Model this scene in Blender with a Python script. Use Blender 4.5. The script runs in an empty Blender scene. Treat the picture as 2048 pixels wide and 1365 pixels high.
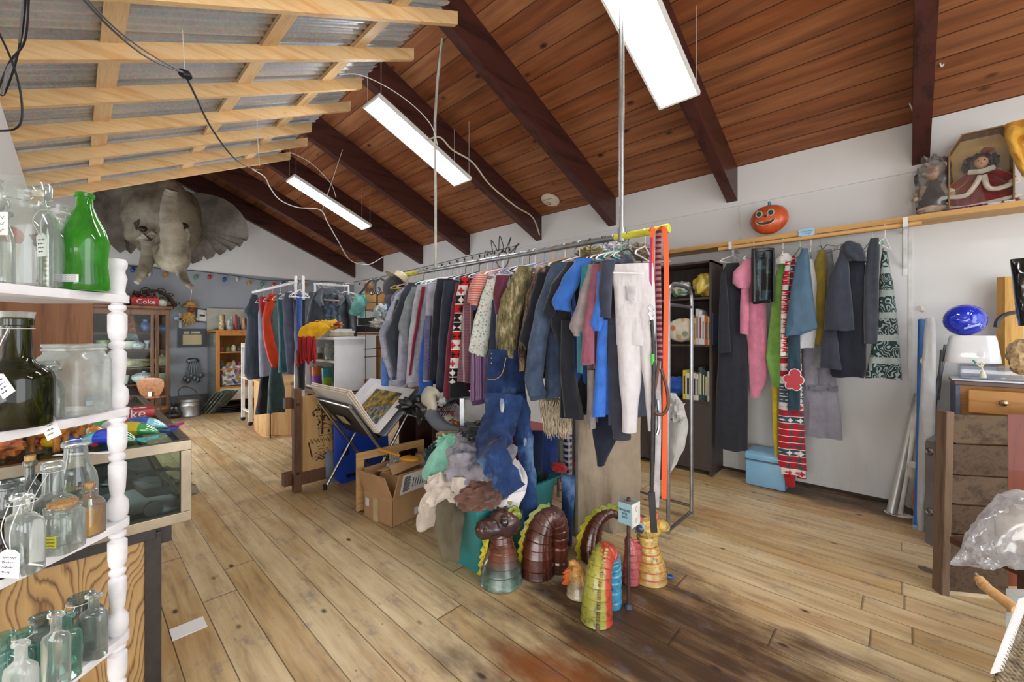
import bpy, bmesh, math, random
from mathutils import Vector, Matrix, noise, Euler
R = math.radians
PI = math.pi
rnd = random.Random(7)
scene = bpy.context.scene
C = scene.collection
# ---------------------------------------------------------------- camera, world, light, exposure
F, CX, CY, H0 = 830.0, 1024.0, 668.0, 1.4
YAW = R(43.46)
cam_d = bpy.data.cameras.new('camera')
cam_d.sensor_width = 36; cam_d.lens = F * 36 / 2048
cam_d.shift_y = -14.5 / 2048
cam_d.clip_start = 0.02
cam = bpy.data.objects.new('camera', cam_d); C.objects.link(cam)
cam.location = (0, 0, H0); cam.rotation_euler = (R(90), 0, YAW)
scene.camera = cam
vs = scene.view_settings
vs.view_transform = 'Standard'; vs.look = 'None'; vs.gamma = 1; vs.use_curve_mapping = False
vs.exposure = 0.8
w = bpy.data.worlds.new('daylight'); scene.world = w; w.use_nodes = True
w.node_tree.nodes['Background'].inputs[0].default_value = (0.86, 0.93, 1.0, 1)
w.node_tree.nodes['Background'].inputs[1].default_value = 1.2

def area(name, loc, size, energy, rot, color=(1, 1, 1)):
    l = bpy.data.lights.new(name, 'AREA'); l.shape = 'RECTANGLE'; l.size, l.size_y = size
    l.energy = energy; l.color = color
    o = bpy.data.objects.new(name, l); C.objects.link(o); o.location = loc; o.rotation_euler = rot
    return o
# unseen fill lights added for even brightness: right side, rear and far left wall
area('side_fill', (3.25, 1.2, 1.7), (3.6, 2.2), 48, (0, R(90), 0), (1.0, 0.98, 0.95))
area('rear_fill', (0.6, -3.3, 1.3), (4.6, 2.0), 110, (R(112), 0, R(25)), (1.0, 0.98, 0.95))
area('left_wall_fill', (-7.0, -0.26, 1.05), (3.4, 0.9), 75, (R(100), 0, 0), (0.93, 0.96, 1.0))  # added fill to lift the darker gable end

# ---------------------------------------------------------------- where a line of sight meets a plane
fx, fy = -math.sin(YAW), math.cos(YAW)
rx_, ry_ = math.cos(YAW), math.sin(YAW)
def ray(x, y):
    a = (x - CX) / F; b = (CY - y) / F
    return Vector((fx + a * rx_, fy + a * ry_, b))
O = Vector((0, 0, H0))
def aD(x, y, d): return O + ray(x, y) * d
def aY(x, y, Y): r = ray(x, y); return O + r * (Y / r.y)
def aX(x, y, X): r = ray(x, y); return O + r * (X / r.x)
def aZ(x, y, Z): r = ray(x, y); return O + r * ((Z - H0) / r.z)
def LD(l, d, z=0.0): return Vector((d * fx + l * rx_, d * fy + l * ry_, z))

# ---------------------------------------------------------------- object helpers
def link(o, parent=None):
    C.objects.link(o)
    if parent is not None:
        o.parent = parent
        t = parent
        while t.parent: t = t.parent
        if parent.parent is None and parent.type == 'EMPTY':
            o.matrix_parent_inverse = Matrix.Translation(-Vector(parent.location))
    return o
def tag(o, label=None, cat=None, group=None, kind=None):
    if label: o['label'] = label
    if cat: o['category'] = cat
    if group: o['group'] = group
    if kind: o['kind'] = kind
    return o
def thing(name, label, cat, loc=(0, 0, 0), group=None):
    o = bpy.data.objects.new(name, None); C.objects.link(o)
    o.location = loc; o.empty_display_size = 0.1
    return tag(o, label, cat, group)
def kids(o): return [c for c in bpy.data.objects if c.parent == o]
def dup(root, loc=None, rz=0, label=None, group=None, sc=None, rot=None):
    m = {}
    def rec(o, par):
        c = o.copy(); C.objects.link(c)
        if par is not None: c.parent = par
        for k in kids(o): rec(k, c)
        return c
    r = rec(root, None)
    if loc is not None: r.location = loc
    if rot is not None: r.rotation_euler = rot
    else: r.rotation_euler.z = root.rotation_euler.z + rz
    if sc: r.scale = (sc, sc, sc) if not isinstance(sc, tuple) else sc
    if label: r['label'] = label
    if group: r['group'] = group
    return r

def frame(o, zdir, xhint=(0, 0, 1)):
    z = Vector(zdir).normalized(); x = Vector(xhint)
    x = (x - z * x.dot(z))
    if x.length < 1e-5: x = Vector((1, 0, 0)) - z * z.x
    x.normalize(); y = z.cross(x)
    m = Matrix((x, y, z)).transposed().to_4x4(); m.translation = Vector(o)
    return m
class MB:
    def __init__(s): s.v = []; s.f = []; s.m = []; s.cur = 0
    def mat(s, i): s.cur = i; return s
    def add(s, vs, fs):
        b = len(s.v); s.v += [Vector(p) for p in vs]
        for f in fs: s.f.append([b + i for i in f]); s.m.append(s.cur)
        return s
    def box(s, c, d, rz=0, M=None):
        hx, hy, hz = d[0] / 2, d[1] / 2, d[2] / 2
        M = M or (Matrix.Translation(Vector(c)) @ Matrix.Rotation(rz, 4, 'Z'))
        p = [M @ Vector((x, y, z)) for x in (-hx, hx) for y in (-hy, hy) for z in (-hz, hz)]
        return s.add(p, [(0, 1, 3, 2), (4, 6, 7, 5), (0, 4, 5, 1), (2, 3, 7, 6), (0, 2, 6, 4), (1, 5, 7, 3)])
    def bb(s, a, b):
        return s.box([(a[i] + b[i]) / 2 for i in range(3)], [abs(b[i] - a[i]) for i in range(3)])
    def slab(s, p0, u, v, t):
        """a board: corner p0, edge vectors u, v, thickness vector t"""
        p0, u, v, t = map(Vector, (p0, u, v, t))
        p = [p0 + u * i + v * j + t * k for i in (0, 1) for j in (0, 1) for k in (0, 1)]
        return s.add(p, [(0, 1, 3, 2), (4, 6, 7, 5), (0, 4, 5, 1), (2, 3, 7, 6), (0, 2, 6, 4), (1, 5, 7, 3)])
    def beam(s, a, b, wd, ht, up=(0, 0, 1)):
        a, b = Vector(a), Vector(b); z = (b - a).normalized(); upv = Vector(up)
        y = (upv - z * upv.dot(z)).normalized(); x = y.cross(z)
        return s.slab(a - x * wd / 2 - y * ht / 2, x * wd, y * ht, b - a)
    def tube(s, pts, r, n=8, cap=True, flat=1.0, up=None):
        pts = [Vector(p) for p in pts]; L = len(pts)
        rs = r if isinstance(r, (list, tuple)) else [r] * L
        x = None; rings = []
        for i, p in enumerate(pts):
            t = (pts[min(i + 1, L - 1)] - pts[max(i - 1, 0)])
            if t.length < 1e-7: t = Vector((0, 0, 1))
            t.normalize()
            if x is None:
                h = Vector(up) if up else (Vector((0, 0, 1)) if abs(t.z) < .9 else Vector((1, 0, 0)))
                x = (h - t * h.dot(t)).normalized()
            else:
                x = (x - t * x.dot(t))
                if x.length < 1e-6: x = t.orthogonal()
                x.normalize()
            y = t.cross(x)
            rings.append([p + x * math.cos(2 * PI * k / n) * rs[i] + y * math.sin(2 * PI * k / n) * rs[i] * flat for k in range(n)])
        return s.loft(rings, cap)
    def loft(s, rings, cap=True, closed=True):
        n = len(rings[0]); v = [p for r_ in rings for p in r_]; f = []
        kk = n if closed else n - 1
        for i in range(len(rings) - 1):
            for k in range(kk):
                f.append((i * n + k, i * n + (k + 1) % n, (i + 1) * n + (k + 1) % n, (i + 1) * n + k))
        if cap: f.append(tuple(range(n - 1, -1, -1))); f.append(tuple((len(rings) - 1) * n + k for k in range(n)))
        return s.add(v, f)
    def lathe(s, prof, o=(0, 0, 0), n=20, M=None, sq=(1, 1), p=2.0, cap=False):
        M = M or Matrix.Translation(Vector(o)); rings = []
        for (r, z) in prof:
            ring = []
            for k in range(n):
                a = 2 * PI * k / n; c, d = math.cos(a), math.sin(a)
                if p != 2.0:
                    c = math.copysign(abs(c) ** (2 / p), c); d = math.copysign(abs(d) ** (2 / p), d)
                ring.append(M @ Vector((r * c * sq[0], r * d * sq[1], z)))
            rings.append(ring)
        return s.loft(rings, cap)
    def ell(s, c, r, n=16, m=10, M=None, amp=0.0, fr=3.0, seed=0, p=2.0):
        c = Vector(c); rings = []
        M3 = (M.to_3x3() if M is not None else Matrix.Identity(3))
        for i in range(m + 1):
            ph = -PI / 2 + PI * i / m; ring = []
            for k in range(n):
                a = 2 * PI * k / n
                d = Vector((math.cos(ph) * math.cos(a), math.cos(ph) * math.sin(a), math.sin(ph)))
                if p != 2.0:
                    d = Vector([math.copysign(abs(q) ** (2 / p), q) for q in d])
                q = 1.0
                if amp: q += amp * noise.noise(d * fr + Vector((seed * 7.1, seed * 3.3, seed)))
                ring.append(c + M3 @ Vector((d.x * r[0] * q, d.y * r[1] * q, d.z * r[2] * q)))
            rings.append(ring)
        return s.loft(rings, False)
    def prism(s, poly, o, u, v, t):
        """2-D outline in the frame (o,u,v), thickness vector t"""
        o, u, v, t = map(Vector, (o, u, v, t)); n = len(poly)
        a = [o + u * p[0] + v * p[1] for p in poly]; b = [q + t for q in a]
        return s.add(a + b, [tuple(range(n - 1, -1, -1)), tuple(range(n, 2 * n))] + [(i, (i + 1) % n, n + (i + 1) % n, n + i) for i in range(n)])
    def grid(s, fn, nu, nv):
        v = [fn(i / nu, j / nv) for i in range(nu + 1) for j in range(nv + 1)]
        f = [(i * (nv + 1) + j, (i + 1) * (nv + 1) + j, (i + 1) * (nv + 1) + j + 1, i * (nv + 1) + j + 1) for i in range(nu) for j in range(nv)]
        return s.add(v, f)
    def build(s, name, mats, parent=None, smooth=True, bev=0, sub=0, solid=0, ang=40):
        me = bpy.data.meshes.new(name); me.from_pydata([tuple(q) for q in s.v], [], s.f)
        if not isinstance(mats, (list, tuple)): mats = [mats]
        for m in mats: me.materials.append(m)
        for i, pl in enumerate(me.polygons): pl.material_index = min(s.m[i], len(mats) - 1)
        bm = bmesh.new(); bm.from_mesh(me)
        bmesh.ops.recalc_face_normals(bm, faces=bm.faces)
        if bev: bmesh.ops.bevel(bm, geom=list(bm.edges), offset=bev, segments=2, affect='EDGES', profile=.6)
        bm.to_mesh(me); bm.free()
        if smooth:
            me.shade_smooth(); me.set_sharp_from_angle(angle=R(ang))
        o = bpy.data.objects.new(name, me); link(o, parent)
        if solid:
            md = o.modifiers.new('thick', 'SOLIDIFY'); md.thickness = solid; md.offset = 0
        if sub:
            md = o.modifiers.new('sub', 'SUBSURF'); md.levels = md.render_levels = sub
        return o
def struct(name, mb, m, **k):
    o = mb.build(name, m, None, **k); o['kind'] = 'structure'; return o

# ---------------------------------------------------------------- materials
def lin(c):
    if isinstance(c, str):
        c = c.lstrip('#'); c = [int(c[i:i + 2], 16) / 255 for i in (0, 2, 4)]
    return tuple(x / 12.92 if x <= .04045 else ((x + .055) / 1.055) ** 2.4 for x in c[:3]) + (1,)
_mc = {}
class NG:
    """tiny node-graph writer"""
    def __init__(s, name):
        s.m = bpy.data.materials.new(name); s.m.use_nodes = True; s.t = s.m.node_tree
        s.b = s.t.nodes['Principled BSDF']; s.out = s.t.nodes['Material Output']
    def n(s, typ, ins=None, **kw):
        nd = s.t.nodes.new(typ)
        for k, v in kw.items(): setattr(nd, k, v)
        for k, v in (ins or {}).items():
            if isinstance(v, bpy.types.NodeSocket): s.t.links.new(v, nd.inputs[k])
            elif isinstance(v, str): nd.inputs[k].default_value = lin(v)
            else: nd.inputs[k].default_value = v
        return nd
    def o(s, typ, ins=None, out=0, **kw): return s.n(typ, ins, **kw).outputs[out]
    def math(s, op, a, b=0.0, c=0.0): return s.o('ShaderNodeMath', {0: a, 1: b, 2: c}, operation=op)
    def mix(s, f, a, b, bt='MIX'):
        nd = s.t.nodes.new('ShaderNodeMix'); nd.data_type = 'RGBA'; nd.blend_type = bt
        for i, v in ((0, f), (6, a), (7, b)):
            if isinstance(v, bpy.types.NodeSocket): s.t.links.new(v, nd.inputs[i])
            elif isinstance(v, str): nd.inputs[i].default_value = lin(v)
            else: nd.inputs[i].default_value = v
        return nd.outputs[2]
    def co(s, sc=(1, 1, 1), loc=(0, 0, 0), rot=(0, 0, 0)):
        tc = s.o('ShaderNodeTexCoord', out=3)
        return s.o('ShaderNodeMapping', {0: tc, 1: loc, 2: rot, 3: sc})
    def noise(s, vec, sc=5.0, det=4.0, ro=.55, out=0): return s.o('ShaderNodeTexNoise', {'Vector': vec, 'Scale': sc, 'Detail': det, 'Roughness': ro}, out=out)
    def ramp(s, f, stops, interp='LINEAR'):
        nd = s.t.nodes.new('ShaderNodeValToRGB'); s.t.links.new(f, nd.inputs[0]); e = nd.color_ramp.elements
        nd.color_ramp.interpolation = interp
        while len(e) < len(stops): e.new(.5)
        for i, (p, c) in enumerate(stops): e[i].position = p; e[i].color = lin(c) if isinstance(c, str) else (c if isinstance(c, tuple) else (c, c, c, 1))
        return nd.outputs[0]
    def bump(s, h, st=.3, d=.01):
        s.set('Normal', s.o('ShaderNodeBump', {'Height': h, 'Strength': st, 'Distance': d}))
    def set(s, k, v):
        if isinstance(v, bpy.types.NodeSocket): s.t.links.new(v, s.b.inputs[k])
        elif isinstance(v, str): s.b.inputs[k].default_value = lin(v)
        else: s.b.inputs[k].default_value = v
        return s
def plain(c, rough=.5, metal=0.0, var=.12, vs_=8.0, bump=.0, bs=60.0, coat=0.0, spec=.5):
    key = ('plain', str(c), rough, metal, var, vs_, bump, bs, coat, spec)
    if key in _mc: return _mc[key]
    g = NG('painted_' + str(c).strip('#')); v = g.co()
    n = g.noise(v, vs_, 3)
    l = lin(c); dk = tuple(max(0, x * (1 - 2 * var)) for x in l[:3]) + (1,)
    lt = tuple(min(1, x * (1 + var)) for x in l[:3]) + (1,)
    g.set('Base Color', g.ramp(n, [(.3, dk), (.7, lt)])); g.set('Roughness', rough); g.set('Metallic', metal)
    g.set('Coat Weight', coat); g.set('Specular IOR Level', spec)
    if bump: g.bump(g.noise(v, bs, 4), bump, .004)
    _mc[key] = g.m; return g.m
def cloth(c, rough=.9, var=.14, fold=.65, sheen=.25, c2=None, fs=9.0, weave=500.0):
    key = ('cloth', str(c), rough, var, fold, sheen, str(c2), fs, weave)
    if key in _mc: return _mc[key]
    g = NG('fabric_' + str(c).strip('#')); v = g.co()
    l = lin(c); dk = tuple(max(0, x * (1 - 2 * var)) for x in l[:3]) + (1,); lt = tuple(min(1, x * (1 + var)) for x in l[:3]) + (1,)
    col = g.ramp(g.noise(v, 14, 5), [(.3, dk), (.7, lt)])
    if c2: col = g.mix(g.ramp(g.noise(v, 7.0, 5, .7), [(.45, 0.0), (.58, 1.0)]), col, c2)
    g.set('Base Color', col); g.set('Roughness', rough); g.set('Sheen Weight', sheen); g.set('Specular IOR Level', .2)
    f = g.noise(g.co((1, 1, .35)), fs, 3, .5)
    wv = g.noise(v, weave, 2)
    g.bump(g.math('ADD', f, g.math('MULTIPLY', wv, .04)), fold, .06)
    _mc[key] = g.m; return g.m
def wood(c1, c2, axis='X', sc=1.0, rough=.5, coat=0.0, knots=True, ring=9.0):
    key = ('wood', c1, c2, axis, sc, rough, coat, knots, ring)
    if key in _mc: return _mc[key]
    g = NG('wood_' + c1.strip('#'))
    s_ = {'X': (.12, 1.5, 1.5), 'Y': (1.5, .12, 1.5), 'Z': (1.5, 1.5, .12)}[axis]
    v = g.co(tuple(q * sc for q in s_))
    n = g.noise(v, ring, 6, .62); n2 = g.noise(v, ring * 7, 3, .6)
    f = g.math('ADD', g.math('MULTIPLY', n, .75), g.math('MULTIPLY', n2, .25))
    col = g.ramp(f, [(.36, c2), (.52, c1), (.66, c2 if knots else c1)])
    if knots:
        k = g.o('ShaderNodeTexVoronoi', {'Vector': g.co(tuple(q * sc * 1.6 for q in ({'X': (1, 2.2, 2.2), 'Y': (2.2, 1, 2.2), 'Z': (2.2, 2.2, 1)}[axis]))), 'Scale': 2.2})
        col = g.mix(g.ramp(k, [(.03, .85), (.1, 0.0)]), col, c2)
    g.set('Base Color', col); g.set('Roughness', rough); g.set('Coat Weight', coat); g.set('Specular IOR Level', .3)
    g.bump(f, .15, .004)
    _mc[key] = g.m; return g.m
def metal(c, rough=.3, var=.1): return plain(c, rough, 1.0, var, 12.0)
def emis(name, c, st):
    g = NG(name); g.set('Base Color', c); g.set('Emission Color', c); g.set('Emission Strength', st); return g.m
def glass(c='#ffffff', dens=.25, edge='#9fb8b0', rough=.03, gloss=1.0, murk=0.0, mc='#e8e8e4'):
    """thin-walled glass: tinted see-through, darker where seen on edge, mirror glints, optional milky film"""
    key = ('glass', c, dens, edge, rough, gloss, murk, mc)
    if key in _mc: return _mc[key]
    g = NG('glass_' + c.strip('#')); g.t.nodes.remove(g.b)
    lw = g.o('ShaderNodeLayerWeight', {0: .35}, out=1)
    tint = g.mix(g.math('POWER', lw, 1.6), c, edge)
    tr = g.o('ShaderNodeBsdfTransparent', {0: tint})
    gl = g.o('ShaderNodeBsdfGlossy', {0: (1, 1, 1, 1), 'Roughness': rough})
    fr = g.o('ShaderNodeFresnel', {0: 1.5})
    sh = g.o('ShaderNodeMixShader', {0: g.math('MULTIPLY', fr, gloss), 1: tr, 2: gl})
    if dens or murk:
        df = g.o('ShaderNodeBsdfPrincipled', {'Base Color': mc if murk else c, 'Roughness': .3})
        f = g.math('MULTIPLY', lw, dens)
        if murk: f = g.math('ADD', f, g.math('MULTIPLY', g.ramp(g.noise(g.co(), 20, 4), [(.3, .4), (.7, 1.0)]), murk))
        sh = g.o('ShaderNodeMixShader', {0: f, 1: sh, 2: df})
    g.t.links.new(sh, g.out.inputs[0]); _mc[key] = g.m; return g.m
def pane_glass(c='#f4fbf8'): return glass(c, 0.0, '#dfe9e5', .02, .4)
WHITE = lambda: plain('#e9e7e6', .5, 0, .03)
def text(name, body, size, M, mat, parent=None, depth=.0006, align='CENTER', font_space=1.0):
    cu = bpy.data.curves.new(name, 'FONT'); cu.body = body; cu.size = size; cu.extrude = depth
    cu.align_x = align; cu.align_y = 'CENTER'; cu.space_character = font_space
    me_o = bpy.data.objects.new(name + '_c', cu); C.objects.link(me_o)
    dg = bpy.context.evaluated_depsgraph_get()
    me = bpy.data.meshes.new_from_object(me_o.evaluated_get(dg)); bpy.data.objects.remove(me_o)
    me.transform(M); me.materials.clear(); me.materials.append(mat)
    o = bpy.data.objects.new(name, me); link(o, parent); return o
def plane_M(o, right, up):
    r = Vector(right).normalized(); u = Vector(up); u = (u - r * u.dot(r)).normalized(); n = r.cross(u)
    m = Matrix((r, u, n)).transposed().to_4x4(); m.translation = Vector(o); return m
def interp(tab, t):
    if t <= tab[0][0]: return tab[0][1]
    for (a, x), (b, y) in zip(tab, tab[1:]):
        if t <= b:
            k = (t - a) / (b - a) if b > a else 0
            return x + (y - x) * k
    return tab[-1][1]
def smooth_path(pts, n=8):
    pts = [Vector(p) for p in pts]; out = []
    for i in range(len(pts) - 1):
        p0 = pts[max(i - 1, 0)]; p1 = pts[i]; p2 = pts[i + 1]; p3 = pts[min(i + 2, len(pts) - 1)]
        for k in range(n):
            t = k / n
            out.append(.5 * ((2 * p1) + (p2 - p0) * t + (2 * p0 - 5 * p1 + 4 * p2 - p3) * t * t + (3 * p1 - p0 - 3 * p2 + p3) * t ** 3))
    out.append(pts[-1]); return out
def sag(a, b, d, n=12):
    a, b = Vector(a), Vector(b)
    return [a.lerp(b, i / n) - Vector((0, 0, 4 * d * (i / n) * (1 - i / n))) for i in range(n + 1)]
# ================================================================ the room
YW, XG = 4.644, -9.65            # back wall, gable wall
SL = .4217                       # pitch of the plank ceiling
def ceilz(Y): return 3.088 + (YW - Y) * SL
def roofz(Y): return 2.87 + .48 * Y    # underside of the purlins of the metal roof

def floor_mat():
    g = NG('floor_boards'); v = g.co()
    sx = g.n('ShaderNodeSeparateXYZ', {0: v}); X, Y = sx.outputs[0], sx.outputs[1]
    bw = .1525
    yi = g.math('DIVIDE', Y, bw); row = g.math('FLOOR', yi); fr = g.math('FRACT', yi)
    wn = g.o('ShaderNodeTexWhiteNoise', {'W': row}, noise_dimensions='1D')
    # board ends
    xo = g.math('DIVIDE', g.math('ADD', X, g.math('MULTIPLY', wn, 7.0)), 2.9)
    col_i = g.math('FLOOR', xo); fx_ = g.math('FRACT', xo)
    idv = g.o('ShaderNodeCombineXYZ', {0: row, 1: col_i})
    wn2 = g.n('ShaderNodeTexWhiteNoise', {0: idv}, noise_dimensions='3D').outputs[0]
    off = g.o('ShaderNodeCombineXYZ', {0: g.math('MULTIPLY', wn2, 9.0), 1: g.math('MULTIPLY', wn2, 5.0)})
    gv = g.o('ShaderNodeVectorMath', {0: g.co((.35, 3.2, 1)), 1: off}, operation='ADD')
    grain = g.noise(gv, 6, 7, .65)
    col = g.ramp(grain, [(.28, '#998568'), (.45, '#c2ae8c'), (.6, '#d4c3a2'), (.78, '#dfd1b4')])
    tint = g.ramp(wn2, [(0, '#e6d6ba'), (.35, '#f6eee0'), (.7, '#fffcf5'), (1, '#ecdcc0')])
    col = g.mix(1.0, col, tint, 'MULTIPLY')
    # warm amber patches of old varnish
    am = g.ramp(g.noise(g.co((.5, 1.1, 1), (3, 1, 0)), 1.3, 5, .6), [(.5, 0.0), (.64, .45)])
    col = g.mix(am, col, '#a8763a')
    # the dark stained zone around the rack end and right foreground
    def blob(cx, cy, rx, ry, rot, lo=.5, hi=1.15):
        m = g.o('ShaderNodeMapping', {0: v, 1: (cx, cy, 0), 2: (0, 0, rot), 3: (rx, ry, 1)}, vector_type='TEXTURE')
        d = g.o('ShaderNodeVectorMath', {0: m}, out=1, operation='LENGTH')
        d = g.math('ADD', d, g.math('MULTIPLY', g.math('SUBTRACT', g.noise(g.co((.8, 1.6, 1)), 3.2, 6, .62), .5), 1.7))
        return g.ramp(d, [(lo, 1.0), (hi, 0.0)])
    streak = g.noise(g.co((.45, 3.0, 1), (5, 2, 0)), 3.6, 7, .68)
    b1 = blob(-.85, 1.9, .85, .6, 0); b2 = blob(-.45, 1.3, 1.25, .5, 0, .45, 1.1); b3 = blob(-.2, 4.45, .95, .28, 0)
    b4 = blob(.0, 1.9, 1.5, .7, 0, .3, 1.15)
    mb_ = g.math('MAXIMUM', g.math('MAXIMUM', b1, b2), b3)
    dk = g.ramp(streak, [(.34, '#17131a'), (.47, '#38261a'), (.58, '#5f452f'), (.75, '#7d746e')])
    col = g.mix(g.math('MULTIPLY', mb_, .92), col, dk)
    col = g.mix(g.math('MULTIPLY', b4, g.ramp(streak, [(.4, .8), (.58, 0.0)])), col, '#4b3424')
    # orange varnish splash in front of the ceramic figures
    b5 = blob(-1.05, 1.35, .38, .22, .3, .3, .9)
    col = g.mix(g.math('MULTIPLY', b5, .7), col, '#8a4a18')
    # knots and nail heads
    kv = g.o('ShaderNodeTexVoronoi', {'Vector': g.co((1.0, 2.0, 1)), 'Scale': 3.4})
    col = g.mix(g.ramp(kv, [(.05, .95), (.11, 0.0)]), col, '#3c2a20')
    kv2 = g.o('ShaderNodeTexVoronoi', {'Vector': g.co((1.6, 3.0, 1), (9, 4, 0)), 'Scale': 4.5})
    col = g.mix(g.ramp(kv2, [(.03, .7), (.06, 0.0)]), col, '#4a4550')
    sm = g.ramp(g.noise(g.co((1.3, 2.2, 1), (1, 8, 0)), 4.2, 6, .7), [(.56, 0.0), (.7, .6)])
    col = g.mix(sm, col, '#6d6670')
    gap = g.math('MAXIMUM', g.ramp(fr, [(0, 1.0), (.022, 1.0), (.034, 0.0)]), g.ramp(fx_, [(0, 1.0), (.0015, 1.0), (.002, 0.0)]))
    col = g.mix(g.math('MULTIPLY', gap, .8), col, '#2c1f14')
    g.set('Base Color', col); g.set('Roughness', g.ramp(g.noise(v, 3, 4), [(.3, .32), (.7, .55)])); g.set('Specular IOR Level', .4)
    g.bump(g.math('SUBTRACT', g.math('MULTIPLY', grain, .25), gap), .45, .006)
    return g.m
def ceil_mat():
    g = NG('stained_ceiling_planks'); v = g.co()
    sx = g.n('ShaderNodeSeparateXYZ', {0: v}); Y = sx.outputs[1]
    bw = .165
    yi = g.math('DIVIDE', Y, bw); row = g.math('FLOOR', yi); fr = g.math('FRACT', yi)
    wn = g.o('ShaderNodeTexWhiteNoise', {'W': row}, noise_dimensions='1D')
    off = g.o('ShaderNodeCombineXYZ', {0: g.math('MULTIPLY', wn, 19.0), 1: g.math('MULTIPLY', wn, 5.0)})
    gv = g.o('ShaderNodeVectorMath', {0: g.co((.25, 3.0, 1)), 1: off}, operation='ADD')
    grain = g.noise(gv, 5, 6, .6)
    col = g.ramp(grain, [(.3, '#704a32'), (.5, '#935f3e'), (.72, '#a8744c')])
    col = g.mix(1.0, col, g.ramp(wn, [(0, '#e3cdbd'), (.5, '#ffffff'), (1, '#dcc6b8')]), 'MULTIPLY')
    kv = g.o('ShaderNodeTexVoronoi', {'Vector': g.co((1.0, 1.8, 1), (3.3, 0, 0)), 'Scale': 2.4})
    col = g.mix(g.ramp(kv, [(.06, .95), (.13, 0.0)]), col, '#3a1d16')
    gap = g.ramp(fr, [(0, 1.0), (.03, 1.0), (.07, 0.0)])
    col = g.mix(g.math('MULTIPLY', gap, .85), col, '#2a1108')
    g.set('Base Color', col); g.set('Roughness', .5); g.set('Specular IOR Level', .3)
    g.bump(g.math('SUBTRACT', g.math('MULTIPLY', grain, .2), gap), .5, .006)
    return g.m
def wall_mat(c='#d3d4d5', name='white_wall_paint', split=None):
    g = NG(name); v = g.co()
    n = g.noise(v, 1.6, 5, .6); l = lin(c)
    col = g.ramp(n, [(.3, tuple(x * .95 for x in l[:3]) + (1,)), (.6, l)])
    sp = g.ramp(g.noise(v, 26, 5, .8), [(.7, 0.0), (.78, .35)])
    col = g.mix(sp, col, '#8d8a86')
    if split:
        z = g.n('ShaderNodeSeparateXYZ', {0: v}).outputs[2]
        col = g.mix(g.ramp(g.math('MULTIPLY', z, .2), [(split / 5 - .0004, 1.0), (split / 5 + .0004, 0.0)]), col,
                    g.ramp(n, [(.3, '#8b919a'), (.6, '#979da6')]))
        col = g.mix(g.ramp(g.math('MULTIPLY', z, .2), [(.27 / 5 - .0004, 1.0), (.27 / 5 + .0004, 0.0)]), col, '#55585e')
    else:
        z = g.n('ShaderNodeSeparateXYZ', {0: v}).outputs[2]
        sc = g.math('MULTIPLY', g.ramp(z, [(.0, 1.0), (.5, 0.0)]), g.ramp(g.noise(g.co((3, 3, .8)), 4, 5, .7), [(.5, 0.0), (.75, .35)]))
        col = g.mix(sc, col, '#9f9c9a')
    g.set('Base Color', col); g.set('Roughness', .55); g.bump(g.noise(v, 40, 3), .08, .004)
    return g.m
BW = lambda: wood('#4a2721', '#2d1613', 'Y', 1.0, .45, .15, False)
fm, cm = floor_mat(), ceil_mat()
m = MB().bb((XG - .1, -4.6, -.12), (3.5, YW + .1, 0)); struct('floor', m, fm, smooth=False)
m = MB().bb((XG - .1, YW, 0), (3.5, YW + .12, 4.0)); struct('wall_back', m, wall_mat(), smooth=False)
# gable end wall: outline under the two roof slopes
yr = .25
m = MB(); m.prism([(YW, 0), (YW, ceilz(YW) + .04), (yr, ceilz(yr) + .04), (-2.6, ceilz(yr) - 1.2), (-2.6, 0)], (XG, 0, 0), (0, 1, 0), (0, 0, 1), (-.12, 0, 0))
struct('wall_gable', m, wall_mat('#e2e2e1', 'gable_wall_paint', 2.585), smooth=False)
# plank ceiling of the back slope, and its far half beyond the new roof
m = MB(); m.slab((XG - .1, YW + .1, ceilz(YW + .1)), (13.2, 0, 0), (0, yr - YW - .1, -(yr - YW - .1) * SL), (0, 0, .06))
m.slab((XG - .1, yr, ceilz(yr)), (3.52, 0, 0), (0, -2.9, -1.24), (0, 0, .06))
m.prism([(-2.6, roofz(-2.6) + .07), (1.85, roofz(1.85) + .07), (1.85, 4.4), (.25, 5.0), (-2.6, 3.8)], (-6.15, 0, 0), (0, 1, 0), (0, 0, 1), (.03, 0, 0))  # hidden closure added between the two roofs to keep light out
struct('ceiling', m, cm, smooth=False)
# dark beams on the back slope, each its own
bmat = BW()
for X1 in (-9.55, -8.24, -6.755, -5.374, -3.80, -2.61, -1.235, .139, 1.52, 2.9):
    m = MB(); dz = 1.345 + H0 - (ceilz(YW))
    y0 = .4
    a = Vector((X1 - .1, YW + .02, ceilz(YW + .02) + .02)); b = Vector((X1 - .1, y0, ceilz(y0) + .02))
    m.slab(a, (.1, 0, 0), b - a, (0, 0, dz - .02))
    o = struct('beam', m, bmat, smooth=False); o['label'] = 'dark stained beam under plank ceiling'; o['group'] = 'dark ceiling beams'
# white wall fillers standing proud between beam ends (upper sheet of the back wall)
m = MB().bb((-9.6, YW - .012, 2.70), (3.4, YW, 3.10)); struct('trim_1', m, wall_mat('#d8d8d8', 'upper_sheet_paint'), smooth=False)
for k, X in enumerate((-2.44, -1.22, .03, 1.25)):
    m = MB().bb((X - .012, YW - .005, 0), (X + .012, YW, 2.70)); struct('trim_%d' % (k + 2), m, plain('#d3d3d2', .5), smooth=False)
m = MB().bb((XG, YW - .01, 0), (3.4, YW, .025)); struct('baseboard_back', m, plain('#3a2f26', .8), smooth=False)
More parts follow.
